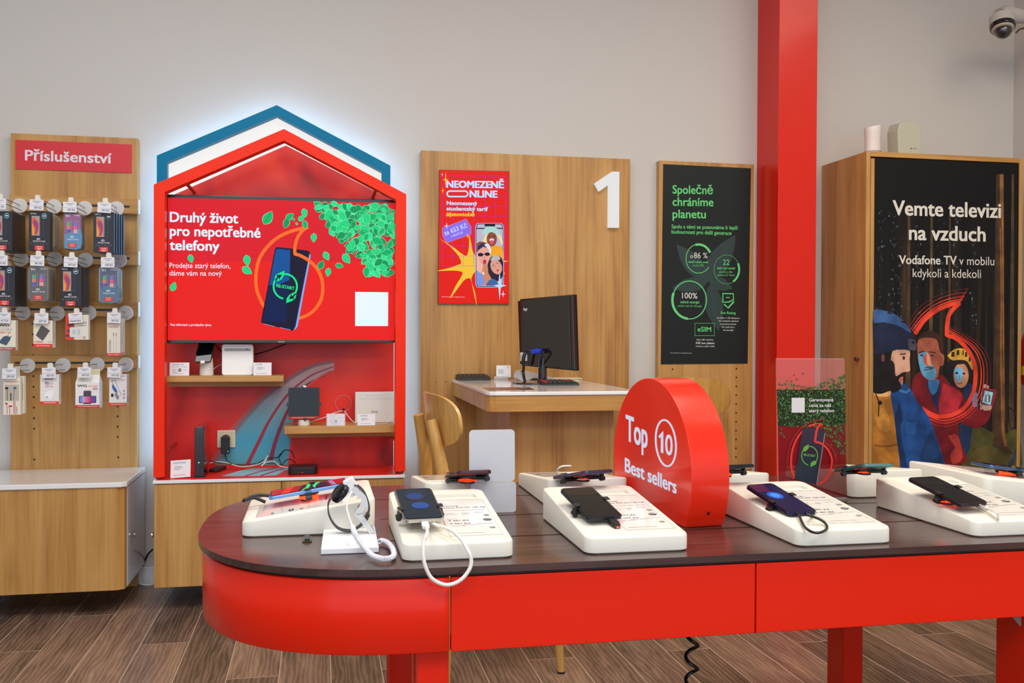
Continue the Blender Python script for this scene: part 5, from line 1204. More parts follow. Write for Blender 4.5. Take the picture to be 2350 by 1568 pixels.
a.poly(c2(ZK3, [(1015, 1330), (1030, 1100), (1040, 700), (1062, -700), (1085, -700), (1100, 700), (1110, 1100), (1130, 1330), (1200, 1395), (1100, 1385), (1060, 1345)]), F_('#4a3220'), 2)
a.line(c2(ZK3, smooth([(1076, -500), (1085, 60), (1082, 500), (1090, 900), (1100, 1200), (1125, 1330)], 4)), 2.5, F_('#8a5a30'), 2.2, w1=8)
a.line(c2(ZK3, smooth([(1150, 1000), (1148, 1100), (1170, 1190), (1210, 1110), (1190, 1040), (1155, 1010)], 5)), 2, F_('#191919'), 2.4); a.line(c2(ZK3, [(1150, 1000), (1215, 1065)]), 3, F_('#202020'), 2.4)
a.line(c2(ZK3, smooth([(1222, 1360), (1190, 1430), (1150, 1500)], 4)), 10, F_('#343a48'), 2.6)
# boy
a.poly(c2(ZK3, smooth([(770, 860), (800, 800), (860, 830), (890, 900), (880, 990), (840, 1180), (830, 1280), (800, 1400), (760, 1400), (730, 1250)], 3)), F_('#1c3458'), 3)
a.poly(c2(ZK3, smooth([(845, 900), (880, 880), (884, 990), (840, 1000)], 3)), F_('#4c8cc0'), 3.1)
a.poly(c2(ZK3, smooth([(620, 700), (640, 620), (720, 590), (810, 620), (830, 690), (800, 800), (740, 855), (680, 820), (640, 790)], 3)), F_('#1a1a22'), 3.2)
a.blob(*ZK3(748, 735), 17.5, 29, F_('#c08868'), 3.5); a.poly(c2(ZK3, smooth([(690, 690), (730, 670), (760, 690), (750, 780), (725, 790), (700, 750)], 3)), F_('#68b0d8'), 3.6)
a.blob(*ZK3(712, 716), 3.6, 2.6, F_('#1a2c44'), 3.8); a.blob(*ZK3(772, 720), 3.6, 2.6, F_('#3a2c34'), 3.8); a.line(c2(ZK3, smooth([(715, 795), (735, 808), (762, 795)], 3)), 1.6, F_('#5a2c28'), 3.8); a.line(c2(ZK3, [(738, 730), (734, 770), (745, 775)]), 1.2, F_('#9a6048'), 3.8)
a.poly(c2(ZK3, smooth([(650, 640), (700, 600), (780, 610), (830, 640), (846, 690), (835, 640), (760, 640), (690, 650)], 3)), F_('#241c1c'), 3.9)
a.poly(c2(ZK3, smooth([(632, 570), (680, 525), (740, 508), (800, 530), (840, 590), (846, 660), (838, 690), (800, 620), (740, 605), (680, 610), (655, 595)], 3)), F_('#e0a83c'), 4)
for x, y, w_ in ((680, 560, 15), (722, 545, 12), (765, 545, 6), (790, 560, 10), (820, 600, 8)): a.poly(c2(ZK3, [(x-w_, y+22), (x-w_*.7, y-20), (x+w_*.8, y-22), (x+w_, y+18)]), F_('#2c241c'), 4.2)
# middle man
a.poly(c2(ZK3, smooth([(330, 830), (360, 740), (430, 700), (600, 740), (640, 800), (740, 860), (800, 960), (860, 1000), (960, 1010), (1040, 860), (1045, 870), (1010, 1010), (970, 1120), (880, 1180), (780, 1150), (730, 1130), (740, 1290), (800, 1440), (700, 1500), (600, 1590), (420, 1590), (380, 1100)], 3)), F_('#74141e'), 4.5)
a.poly(c2(ZK3, smooth([(600, 800), (700, 850), (760, 900), (730, 1000), (700, 1060), (570, 1060), (560, 980)], 3)), F_('#b02834'), 4.7); a.poly(c2(ZK3, smooth([(640, 1240), (720, 1240), (760, 1420), (680, 1480), (660, 1400), (700, 1340)], 3)), F_('#b83a34'), 4.7)
a.poly(c2(ZK3, [(455, 800), (560, 780), (575, 830), (555, 940), (565, 1055), (520, 980)]), F_('#202850'), 4.9)
a.poly(c2(ZK3, smooth([(470, 780), (560, 770), (550, 860), (510, 900), (480, 850)], 3)), F_('#3c78b0'), 5)
a.poly(c2(ZK3, smooth([(370, 470), (400, 400), (470, 365), (550, 385), (594, 450), (600, 560), (570, 600), (380, 600)], 3)), F_('#3c2418'), 5)
a.poly(c2(ZK3, smooth([(380, 480), (400, 430), (480, 420), (545, 440), (572, 540), (606, 570), (600, 650), (570, 660), (555, 740), (510, 780), (450, 760), (410, 700), (388, 600)], 3)), F_('#b06048'), 5.2)
a.poly(c2(ZK3, smooth([(388, 560), (440, 540), (480, 560), (500, 640), (540, 700), (520, 770), (460, 765), (415, 710), (395, 640)], 3)), F_('#62a8cc'), 5.4)
a.poly(c2(ZK3, smooth([(430, 580), (450, 560), (470, 560), (490, 640), (470, 660), (435, 630)], 3)), F_('#d05a44'), 5.5)
a.poly(c2(ZK3, smooth([(455, 550), (475, 550), (500, 640), (480, 655), (462, 640)], 3)), F_('#e8a080'), 5.6)
a.line(c2(ZK3, [(392, 545), (440, 535)]), 2.4, F_('#2c2430'), 5.7); a.line(c2(ZK3, [(478, 538), (535, 545)]), 2.4, F_('#2c2430'), 5.7); a.blob(*ZK3(418, 568), 3.4, 2, F_('#16283c'), 5.7); a.blob(*ZK3(506, 570), 3.6, 2, F_('#16283c'), 5.7)
a.line(c2(ZK3, smooth([(438, 696), (470, 686), (508, 678)], 3)), 2.2, F_('#4c2830'), 5.8); a.poly(c2(ZK3, smooth([(430, 680), (470, 660), (520, 668), (516, 678), (470, 674)], 3)), F_('#3c5464'), 5.7)
# hand + phone
a.poly(c2(ZK3, smooth([(905, 980), (930, 830), (950, 810), (985, 830), (975, 850), (1000, 1010), (940, 1030)], 3)), F_('#b8a098'), 5.9)
for k in range(4): a.blob(*ZK3(918+k*24, 1002-k*2+k*3), 3.6, 6, F_('#c49c88'), 6.4, rot=10)
a.poly(c2(ZK3, [(925, 860), (935, 838), (1038, 855), (1045, 870), (1012, 1000), (1000, 1006), (915, 975)]), F_('#a02028'), 6); a.poly(c2(ZK3, [(934, 848), (1026, 866), (1000, 996), (912, 968)]), F_('#24405c'), 6.2); a.poly(c2(ZK3, [(944, 862), (1016, 878), (994, 984), (924, 962)]), F_('#a8dce8'), 6.3); a.rect(*ZK3(950, 900), *ZK3(990, 960), F_('#5a6c80'), 6.5); a.rect(*ZK3(960, 905), *ZK3(976, 955), F_('#e0e8e8'), 6.6)
# speech mark rings
OR1 = F_('#f0432c')
def quote(z, sc, ox, oy, w_, m_, L, part):
    pts = [(742, 124), (640, 150), (540, 195), (440, 275), (370, 385), (346, 520), (350, 700), (372, 860), (420, 1000), (500, 1060), (575, 1082), (680, 1065), (780, 1000), (850, 880), (872, 720), (850, 600), (790, 500), (710, 430), (628, 400), (634, 300), (660, 220), (700, 160), (742, 124)]
    if part == 'rear': pts = pts[:5]
    elif part == 'front': pts = pts[8:]
    return pts
base = [(742, 124), (640, 150), (540, 195), (440, 275), (362, 390)]
a.line(c2(ZK3, smooth(base, 6)), 9.5, OR1, 7)
a.line(c2(ZK3, smooth([(420, 1010), (500, 1062), (575, 1080), (680, 1064), (780, 1000), (848, 880), (868, 730), (850, 610), (790, 505), (710, 430), (628, 398)], 6)+smooth([(628, 398), (632, 300), (655, 215), (735, 130)], 6)), 9.5, OR1, 7)
for k, (o1, w_) in enumerate(((26, 3.0), (48, 2.2), (76, 1.6), (104, 1.0))):
    mm = F_(('#e8402c', '#d83c2a', '#b03428', '#7c2c24')[k])
    a.line(c2(ZK3, smooth([(745+o1*.6, 124-o1*1.1), (640, 150-o1*1.1), (540-o1*.5, 195-o1*.9), (440-o1*.7, 275-o1*.7), (355-o1*.6, 380-o1*.6)], 5)), w_, mm, 6.8)
    a.line(c2(ZK3, [(745+o1*.6, 124-o1*1.1), (700+o1*.3, 170-o1*.8)]), w_, mm, 6.8)
    a.line(c2(ZK3, smooth([(440, 1030+o1), (575, 1085+o1), (690, 1070+o1), (800+o1*.6, 1005+o1*.6), (870+o1, 880), (890+o1, 730), (870+o1, 600-o1*.2), (800+o1*.7, 490-o1*.4), (640+o1*.2, 380-o1*.5)], 6)), w_, mm, 6.8)
# front man
a.poly(c2(ZK3, smooth([(15, 500), (120, 540), (200, 560), (260, 800), (200, 860), (15, 880)], 2)), F_('#17151a'), 7.5)
a.poly(c2(ZK3, smooth([(10, 880), (80, 900), (155, 870), (200, 1100), (260, 1480), (270, 1600), (3, 1600)], 3)), F_('#b8782c'), 8)
a.poly(c2(ZK3, smooth([(60, 1000), (130, 1040), (150, 1200), (60, 1180), (30, 1100)], 3)), F_('#c98a3a'), 8.2); a.line(c2(ZK3, smooth([(20, 1320), (120, 1330), (220, 1310)], 3)), 4, F_('#8c5820'), 8.2)
a.poly(c2(ZK3, smooth([(150, 860), (260, 800), (330, 860), (380, 950), (480, 1090), (540, 1250), (600, 1440), (612, 1600), (270, 1600), (230, 1350), (190, 1100)], 3)), F_('#1c4a88'), 8.5)
a.poly(c2(ZK3, smooth([(230, 950), (260, 1100), (240, 1200), (300, 1500), (320, 1600), (270, 1600), (220, 1350), (190, 1100)], 3)), F_('#12305c'), 8.7); a.poly(c2(ZK3, smooth([(500, 1180), (580, 1400), (610, 1590), (440, 1590), (400, 1400)], 3)), F_('#173a68'), 8.7)
a.poly(c2(ZK3, [(290, 1130), (375, 1130), (365, 1230), (290, 1225)]), F_('#245c9c'), 8.9); a.line(c2(ZK3, [(230, 860), (290, 880), (320, 850)]), 6, F_('#3a78b8'), 8.9)
a.poly(c2(ZK3, smooth([(160, 600), (175, 530), (230, 520), (318, 530), (315, 600), (322, 690), (300, 706), (285, 720), (258, 740), (262, 790), (230, 840), (160, 800), (150, 700)], 2)), F_('#c89a80'), 9)
a.poly(c2(ZK3, smooth([(150, 600), (190, 640), (200, 740), (250, 715), (295, 705), (270, 735), (225, 770), (245, 810), (240, 850), (180, 880), (90, 860), (80, 640)], 3)), F_('#1d1518'), 9.2)
a.blob(*ZK3(268, 590), 3, 4.4, F_('#2c2430'), 9.4); a.line(c2(ZK3, [(235, 560), (285, 555)]), 2.6, F_('#3c2820'), 9.4); a.poly(c2(ZK3, smooth([(232, 755), (262, 745), (258, 785), (240, 800)], 3)), F_('#c86a58'), 9.4); a.blob(*ZK3(95, 590), 4, 9, F_('#7c4a3c'), 9.4)
a.poly(c2(ZK3, smooth([(15, 560), (16, 190), (100, 190), (200, 225), (290, 300), (345, 400), (370, 480), (368, 528), (250, 515), (160, 535), (120, 545)], 3)), F_('#1c2440'), 9.6)
a.poly(c2(ZK3, smooth([(18, 300), (18, 190), (100, 192), (200, 228), (285, 300), (330, 380), (220, 320), (100, 290)], 3)), F_('#3a5c90'), 9.8)
a.poly(c2(ZK3, smooth([(300, 430), (365, 440), (368, 525), (310, 518)], 2)), F_('#4c4a58'), 9.9); a.rect(*ZK3(336, 450), *ZK3(358, 470), F_('#141824'), 10.1)
for x, y in ((148, 215), (262, 288)): a.poly(c2(ZK3, [(x-20, y-12), (x+14, y-4), (x+20, y+12), (x-12, y+4)]), F_('#141824'), 10.1)
a.line(c2(ZK3, smooth([(30, 885), (50, 930), (60, 980), (55, 1080)], 3)), 2.6, F_('#1c1a1c'), 10); a.blob(*ZK3(68, 965), 5, 5, F_('#1c1a1c'), 10)
a.poly(c2(ZK3, smooth([(8, 880), (80, 890), (155, 865), (150, 905), (90, 915), (20, 905)], 3)), F_('#d8a868'), 9.0)
TW = mat('#dcd8cc', .5, noise=0)
a.text('Vemte televizi', ZK(620, 848), ZK(1487, 872), 33, TW, 11, .03); a.text('na vzduch', ZK(750, 1046), ZK(1364, 1060), 33, TW, 11, .03)
a.text('Vodafone TV', ZK(672, 1240), ZK(1132, 1246), 19.5, TW, 11, .025); a.text('v mobilu', ZK(1152, 1248), ZK(1432, 1252), 19.5, TW, 11, .0); a.text('kdykoli a kdekoli', ZK(780, 1346), ZK(1326, 1354), 19.5, TW, 11, .0)
a.done('poster_print', pp)
# items on top
Y = 4.10
xa, xb = onY(1985, 320, Y).x, onY(2020, 320, Y).x; zt1 = onY(2000, 290, Y).z; c_ = (xa+xb)/2; rr_ = (xb-xa)/2
t = thing('mesh_router', (c_, Y, kz), 'slim white waisted router with a slanted top on the tall cabinet', 'router')
mb = MB(); V = []; n = 32; hs = [0, .02, .25, .5, .75, .97, 1.0]
for h in hs:
    for k in range(n):
        a_ = 2*math.pi*k/n; r_ = rr_*(.9+.1*abs(h-.45)*2)*(0.96 if h in (0, 1.0) else 1)
        x = math.cos(a_); slant = .012*x+.006*x*x*0
        z = kz+.0008+(zt1-kz)*h*(1+(-.02+.05*x)*h)
        V.append((c_+x*r_, Y+math.sin(a_)*r_*.9, z))
F = [(i*n+k, i*n+(k+1) % n, (i+1)*n+(k+1) % n, (i+1)*n+k) for i in range(len(hs)-1) for k in range(n)]
mb.add(V, F, 0, True); mb.add(V[:n], [list(range(n))]); mb.add([(c_, Y, zt1-.012)]+V[-n:], [(0, 1+k, 1+(k+1) % n) for k in range(n)], 0, True)
obj('router_shell', mb, mat('#e6d8d4', .35), t)
obj('base_ring', MB().lathe((c_, Y, kz+.0002), (0, 0, 1), [(rr_*.99, .022), (rr_*.995, .0235), (rr_*.97, .0245)], 32), mat('#c4b8b4', .4), t)
Y = 4.08
P = [onY(x, y, Y) for x, y in ((2063, 349), (2061, 300), (2066, 282), (2085, 278), (2106, 278), (2113, 284), (2115, 320), (2117, 349))]
for p_ in (P[0], P[-1]): p_.z = kz+.001
t = thing('mesh_router', (P[0].x+.03, Y, kz), 'wide grey green router box with rounded top on the tall cabinet', 'router')
obj('router_shell', MB().prism(P, (-.015, .07, 0)), mat('#b9b9a6', .45), t, bevel=.006)
a = Art(pm(idn, Y), FRONT, .0006); a.blob(2091, 341, 1.8, 1.8, mat('#a02c20', .4), 1, n=12); a.rect(2095, 340, 2104, 342, INKG, 1); a.done('logo_print', t)
obj('stand_foot', MB().slab(((P[0].x+P[-1].x)/2-.01, Y+.03, kz+.0003), (1, 0, 0), (0, 1, 0), (0, 0, 1), .056, .042, .004, .01), mat('#c8c4b8', .4), t)
# ================================================================== dome camera, extinguisher
Y = 4.0
ax = Vector((-.16, -.34, -1)).normalized(); dc = onY(2301, 62, Y)
t = thing('security_camera', tuple(dc), 'white dome security camera with a black band high in the right corner', 'camera')
o0 = dc-ax*.064
obj('housing', MB().lathe(o0, ax, [(.0, 0), (.045, .0), (.055, .010), (.056, .040), (.058, .055), (.057, .056)], 36), mat('#b8b2ae', .4), t)
obj('black_band', MB().lathe(o0, ax, [(.0575, .0555), (.058, .060), (.055, .072), (.048, .076)], 36), BLACKG, t, label='black band')
obj('trim_ring', MB().lathe(o0, ax, [(.049, .0755), (.0485, .082), (.041, .085), (.036, .084)], 36), mat('#b8aea0', .4), t)
obj('dome', MB().lathe(o0, ax, [(.038, .082), (.037, .094), (.031, .108), (.020, .118), (.008, .1225), (0, .123)], 32), mat('#14141c', .05, coat=1, noise=0), t)
lc = o0+ax*.062
wallp = Vector((RX-.001, Y+.02, dc.z+.062))
obj('mount_arm', MB().tube([o0+ax*.008, o0-ax*.004+Vector((.02, 0, .004)), o0+Vector((.12, .01, .008)), wallp], [.045, .044, .032, .032], 20), mat('#b8b2ae', .4), t)
obj('wall_plate', MB().lathe((RX-.0005, wallp.y, wallp.z), (-1, 0, 0), [(.05, 0), (.052, .01), (.04, .016)], 28), mat('#b8b2ae', .4), t)
p_ = onY(2334, 76, 4.03)
o = obj('camera_cable', MB().tube([Vector(v_) for v_ in smooth([tuple(p_+Vector((-.006, 0, .0))), tuple(p_+Vector((0, 0, .006))), tuple(p_+Vector((.05, .01, .03))), (RX-.001, 4.05, p_.z+.05)], 6)], .004, 8), mat('#4c3c34', .5)); prop(o, 'short brown cable end on the wall beside the dome camera', 'cable')
ec = Vector((3.362, 3.99, .0)); ez0, ez1 = .852, 1.115
t = thing('fire_extinguisher', (ec.x, ec.y, ez0), 'red fire extinguisher on the right wall at the image edge', 'extinguisher')
obj('cylinder', MB().lathe((ec.x, ec.y, ez0), (0, 0, 1), [(.05, 0), (.068, .008), (.074, .03), (.074, ez1-ez0-.05), (.066, ez1-ez0-.015), (.04, ez1-ez0+.01), (.02, ez1-ez0+.02), (.018, ez1-ez0+.035), (0, ez1-ez0+.036)], 36), mat('#b81418', .25, coat=.5), t)
obj('yellow_band', MB().lathe((ec.x, ec.y, ez0+.055), (0, 0, 1), [(.0741, 0), (.0746, .0005), (.0746, .042), (.0741, .0425)], 36), mat('#d8c030', .4), t, label='yellow band')
obj('valve', MB().box(ec.x-.05, ec.x+.03, ec.y-.012, ec.y+.012, ez1+.036, ez1+.05).box(ec.x-.05, ec.x-.01, ec.y-.01, ec.y+.01, ez1+.058, ez1+.068).box(ec.x-.015, ec.x+.01, ec.y-.01, ec.y+.01, ez1+.05, ez1+.062), BLACK, t, bevel=.002)
obj('hose', MB().tube([Vector(v_) for v_ in smooth([(ec.x-.02, ec.y-.012, ez1+.045), (ec.x-.05, ec.y-.05, ez1+.04), (ec.x-.068, ec.y-.06, ez1-.02), (ec.x-.07, ec.y-.055, ez1-.06)], 6)], .008, 10), BLACK, t)
obj('wall_bracket', MB().box(ec.x+.0745, RX-.001, ec.y-.02, ec.y+.02, ez0+.12, ez0+.16), STEEL, t)
# ================================================================== long red table with rounded left end
TZ, YF, YB, XC, XR = .70, 1.612, 2.495, .20, 2.6
YM = (YF+YB)/2; RB = (YB-YF)/2; RA = .435
def outline(ins, x1=XR, nx=2.5, n=40):
    """D-shaped outline from front right, round the left end, to back right"""
    P = [(x1, YF+ins)]
    for k in range(n+1):
        a_ = math.radians(-90-180*k/n); c_, s_ = math.cos(a_), math.sin(a_)
        P.append((XC+math.copysign(abs(c_)**(2/nx), c_)*(RA-ins), YM+math.copysign(abs(s_)**(2/nx), s_)*(RB-ins)))
    P.append((x1, YB-ins)); return P
tb = thing('display_table', (1.2, YM, 0), 'long red demonstration table with a dark slatted wood top and rounded left end', 'table')
tb.location = (1.2, YM, 0)
# top: solid rim end plus slats separated by real gaps
GR_ = [1.836, 2.052, 2.292]; XG = .128; g_ = .0035
P = outline(0)
def clip(P, ya, yb):
    out = []
    for i in range(len(P)):
        a_, b_ = P[i], P[(i+1) % len(P)]
        for lim, sg in ((ya, 1), (yb, -1)): pass
        out.append(a_)
    return out
def cut(P, f):
    out = []
    for i in range(len(P)):
        a_, b_ = P[i], P[(i+1) % len(P)]; fa, fb = f(a_), f(b_)
        if fa >= 0: out.append(a_)
        if fa*fb < 0: t_ = fa/(fa-fb); out.append((a_[0]+(b_[0]-a_[0])*t_, a_[1]+(b_[1]-a_[1])*t_))
    return out
ys = [YF-1]+GR_+[YB+1]
left = cut(P, lambda p_: XG-p_[0])
def zslab(P2, z0, z1): return MB().prism([(x, y, z0) for x, y in P2], (0, 0, z1-z0))
obj('top_end', zslab(left, .688, TZ), WENGE, tb)
for k in range(4):
    sl = cut(cut(cut(P, lambda p_: p_[0]-XG-.00002), lambda p_: p_[1]-ys[k]-(g_ if k else 0)), lambda p_: ys[k+1]-(g_ if k < 3 else 0)-p_[1])
    obj('top_slat', zslab(sl, .688, TZ), WENGE, tb)
obj('shadow_gap_layer', zslab(outline(.012), .6815, .6878), mat('#140d0d', .5), tb)  # near-black layer painted in as the shadow between top and apron
# apron panels
def apron(P2, z0, z1, th=.016):
    O = []; n = len(P2); I = []
    for i in range(n):
        a_ = P2[max(i-1, 0)]; b_ = P2[min(i+1, n-1)]; dx, dy = b_[0]-a_[0], b_[1]-a_[1]; d_ = math.hypot(dx, dy)
        I.append((P2[i][0]+dy/d_*th, P2[i][1]-dx/d_*th))
    V = [(x, y, z0) for x, y in P2]+[(x, y, z0) for x, y in I]+[(x, y, z1) for x, y in P2]+[(x, y, z1) for x, y in I]; F = []
    for k in range(n-1):
        j = k+1; F += [(k, j, 2*n+j, 2*n+k), (n+k, 3*n+k, 3*n+j, n+j), (k, n+k, n+j, j), (2*n+k, 2*n+j, 3*n+j, 3*n+k)]
    for k in (0, n-1): F.append((k, 2*n+k, 3*n+k, n+k))
    m_ = MB(); m_.add(V, F); return m_
OA = outline(.008, nx=2.5)
endp = [p_ for p_ in OA if p_[0] <= .2195]
endp = [(.2193, YF+.008)]+endp+[(.2193, YB-.008)]
o = obj('apron_end', apron(endp, .553, .6808), REDA, tb)
for p_ in o.data.polygons: p_.use_smooth = abs(p_.normal.z) < .5
o.modifiers.new('b', 'BEVEL').width = .0015; o.modifiers['b'].limit_method = 'ANGLE'; o.modifiers['b'].angle_limit = math.radians(50)
for xa, xb in ((.2222, .7800), (.7826, XR)):
    obj('apron_panel', MB().box(xa, xb, YF+.008, YF+.024, .553, .6808), REDA, tb, bevel=.0015)
    obj('apron_panel', MB().box(xa, xb, YB-.024, YB-.008, .553, .6808), REDA, tb, bevel=.0015)
obj('cable_tray', MB().box(.262, XR-.1, YF+.03, YF+.25, .546, .551), BLACK, tb)
for lx in (.168, 1.378):
    for ly in (1.66, 2.33):
        w_ = .056
        lg = obj('table_leg', MB().prism([(lx, ly, 0), (lx+w_, ly, 0), (lx+w_, ly+.085, 0), (lx, ly+.085, 0), (lx, ly+.062, 0), (lx+.006, ly+.062, 0), (lx+.006, ly+.023, 0), (lx, ly+.023, 0)] if lx < 1 else
                 [(lx, ly, 0), (lx+w_, ly, 0), (lx+w_, ly+.085, 0), (lx, ly+.085, 0)], (0, 0, .545)), REDA, tb, bevel=.002)
        if (lx, ly) == (1.378, 1.66):
            s0, s1 = onX(2247, 1421, lx-.0006), onX(2300, 1421, lx-.0006)
            obj('sticker', MB().add([(lx-.0006, ly+.07, .5445), (lx-.0006, ly+.012, .5445), (lx-.0006, ly+.012, .517), (lx-.0006, ly+.016, .516)], [(0, 1, 2, 3)]), mat('#d8b8c4', .5), lg)
# coiled cable under the table
Yc_ = 1.9; P = []
p0 = onY(1592, 1455, Yc_)
for k in range(150):
    a_ = k*.32; z = .551-.0037*k
    P.append(Vector((p0.x+.013*math.cos(a_)-.0004*k*.2, Yc_+.013*math.sin(a_), z)))
P = [p_ for p_ in P if p_.z > .006]
zz = P[0].z
P = [Vector((p0.x, Yc_+.02, .5458)), Vector((p0.x+.006, Yc_+.016, .5455))]+[Vector((p_.x, p_.y, .545-(zz-p_.z)*1.0)) for p_ in P]
P2 = []
for k in range(0, 125):
    a_ = k*.42-1.0; P2.append(Vector((p0.x-.004+.0125*math.cos(a_), Yc_+.0125*math.sin(a_), .545-k*.0033)))
o = obj('spiral_cable', MB().tube(P2, .0038, 8), mat('#0c0c0e', .3)); prop(o, 'black coiled cord hanging below the middle of the red table', 'cord')
p = onZ(705, 1240, TZ)
t = thing('table_hole_plug', (p.x, p.y, TZ), 'small black and brass cable grommet on the table end below the left demo stand', 'plug')
obj('plug_base', MB().box(p.x-.009, p.x+.009, p.y-.022, p.y+.022, TZ+.0002, TZ+.003), mat('#4c4432', .3, metal=.6), t, bevel=.001)
obj('plug_slot', MB().box(p.x-.005, p.x+.005, p.y-.018, p.y+.024, TZ+.003, TZ+.006), BLACK, t, bevel=.001)
# ================================================================== demo stands
STD = mat('#e0dccf', .36, noise=0)
def stand(x0, y0, label, w_=.198, d_=.355, flip=False, axis='Y', lo=.030, hi=.0665, price=None, phone_side='L'):
    """wedge stand; (x0,y0) front left corner. u runs across, v runs from low edge to high edge"""
    if axis == 'Y':
        if not flip: f = lambda u, v, z: Vector((x0+u, y0+v, TZ+z))
        else: f = lambda u, v, z: Vector((x0+w_-u, y0+d_-v, TZ+z))
    else:
        if not flip: f = lambda u, v, z: Vector((x0+v, y0+w_-u, TZ+z))      # high end at +X
        else: f = lambda u, v, z: Vector((x0+d_-v, y0+u, TZ+z))
    Zt = lambda v: lo+(hi-lo)*v/d_
    c = f(w_/2, d_/2, 0)
    t = thing('demo_stand', (c.x, c.y, TZ), label, 'demo stand', 'white wedge demo stands on the table')
    def outl(ins, r): return [(w_/2+x, d_/2+y) for x, y in rrect(w_/2-ins, d_/2-ins, r-ins*.6, 6)]
    rings = [[f(u, v, .0005) for u, v in outl(.003, .02)], [f(u, v, .003) for u, v in outl(0, .02)], [f(u, v, Zt(v)-.004) for u, v in outl(0, .02)],
             [f(u, v, Zt(v)-.0012) for u, v in outl(.0014, .02)], [f(u, v, Zt(v)) for u, v in outl(.0045, .02)]]
    n = len(rings[0]); mb = MB(); V = [p_ for r_ in rings for p_ in r_]
    F = [(i*n+k, i*n+(k+1) % n, (i+1)*n+(k+1) % n, (i+1)*n+k) for i in range(4) for k in range(n)]
    mb.add(V, F, 0, True); mb.add(rings[0], [list(range(n))])
    # top with a rectangular slot
    su, sv = (w_*.42, w_*.89), (d_*.80, d_*.885)
    hole = [(su[0], sv[0]), (su[1], sv[0]), (su[1], sv[1]), (su[0], sv[1])]
    ol = outl(.0045, .02)
    tess = tessellate_polygon([[Vector((u, v, 0)) for u, v in ol], [Vector((u, v, 0)) for u, v in hole]])
    al = ol+hole; mb.add([f(u, v, Zt(v)) for u, v in al], [list(q_) for q_ in tess])
    dz = -.007
    hb = [f(u, v, Zt(v)) for u, v in hole]+[f(u, v, Zt(v)+dz) for u, v in hole]
    mb.add(hb, [(0, 1, 5, 4), (1, 2, 6, 5), (2, 3, 7, 6), (3, 0, 4, 7), (4, 5, 6, 7)])
    o = obj('stand_body', mb, STD, t)
    nrm = (f(1, 0, 0)-f(0, 0, 0)).cross(f(0, d_, Zt(d_))-f(0, 0, Zt(0))).normalized()
    if nrm.z < 0: nrm = -nrm
    # price panel
    pu0, pu1, pv0, pv1 = w_*.44, w_*.935, d_*.10, d_*.755
    mp_ = lambda x, y: f(pu0+(pu1-pu0)*x, pv1-(pv1-pv0)*y, Zt(pv1-(pv1-pv0)*y))
    pnl = MB().prism([mp_(0, 0)+nrm*.0001, mp_(1, 0)+nrm*.0001, mp_(1, 1)+nrm*.0001, mp_(0, 1)+nrm*.0001], nrm*.0009)
    pn = obj('price_panel', pnl, mat('#e8e4dd', .12, coat=.6, noise=0), t)
    a = Art(mp_, nrm, .0003, base=.001)
    a.line([(0.01, 0.005), (.99, .005), (.99, .995), (.01, .995)], .008, mat('#a8a296', .4, noise=0), 1, closed=True)
    if price:
        for s_, x, y, x2, h_ in price: a.text(s_, (x, y), (x2, y), h_, mat('#3c3a3c', .5, noise=0), 2, .015)
    for x, y, w2 in ((.08, .32, .84), (.08, .40, .2), (.42, .40, .16), (.68, .39, .2), (.08, .43, .26), (.42, .43, .14), (.08, .56, .2), (.3, .72, .34), (.1, .745, .3), (.62, .70, .3), (.08, .93, .6)): a.rect(x, y, x+w2, y+.006, mat('#a09a94', .5, noise=0), 1)
    a.rect(.84, .46, .94, .50, mat('#8c8a88', .5, noise=0), 2); a.blob(.86, .60, .085, .032, mat('#4c4648', .5, noise=0), 2, n=20); a.rect(.80, .594, .92, .606, mat('#c8c2c0', .5, noise=0), 3); a.rect(.82, .80, .92, .83, mat('#8c8078', .5, noise=0), 2)
    a.done('panel_print', pn)
    return t, f, Zt, nrm, w_, d_
PR2 = [('Samsung', .08, .20, .42, .022), ('Galaxy A34 5G 128 GB', .08, .255, .96, .022), ('9 501 Kč', .1, .62, .5, .026), ('4 501 Kč', .1, .70, .5, .026)]
PR3 = [('Samsung', .08, .20, .42, .022), ('Galaxy A54 5G 128 GB', .08, .255, .96, .022), ('11 577 Kč', .08, .62, .5, .026), ('6 577 Kč', .1, .70, .5, .026)]
PR4 = [('Samsung', .08, .20, .42, .022), ('Galaxy S23 128 GB', .08, .255, .9, .022), ('19 401 Kč', .05, .62, .5, .026), ('14 401 Kč', .05, .70, .5, .026)]
PR5 = [('Apple', .08, .20, .3, .022), ('iPhone 14 Pro', .08, .255, .7, .022), ('29 477 Kč', .05, .62, .5, .026), ('24 477 Kč', .05, .70, .5, .026)]
X2, X3, X4, X5 = .1425, .4705, .8775, 1.2645
FR = {}
FR[2] = stand(X2, 1.660, 'white wedge stand with silver phone and looping white cable at the front', price=PR2)
FR[3] = stand(X3, 1.656, 'white wedge stand with dark phone directly in front of the round sign', price=PR3)
FR[4] = stand(X4, 1.646, 'white wedge stand with blue phone right of the round red sign', price=PR4)
FR[5] = stand(X5, 1.664, 'white wedge stand with black phone at the front right of the table', price=PR5)
FR[1] = stand(-.146, 1.912, 'white wedge stand turned sideways on the rounded left table end', w_=.266, d_=.256, axis='X', price=[('Samsung', .1, .2, .5, .03)], hi=.068)
FR[6] = stand(.230, 2.105, 'white wedge stand at the back behind the blank white card', flip=True)
FR[7] = stand(.511, 2.108, 'white wedge stand at the back left of the round sign', flip=True, w_=.189)
FR[8] = stand(.862, 2.118, 'white wedge stand at the back half hidden by the round sign', flip=True)
FR[9] = stand(1.270, 2.115, 'white wedge stand at the back right of the acrylic leaf sign', flip=True)
FR[10] = stand(1.515, 1.955, 'white wedge stand turned sideways at the far right of the table', w_=.31, d_=.33, axis='X', flip=True, hi=.068)
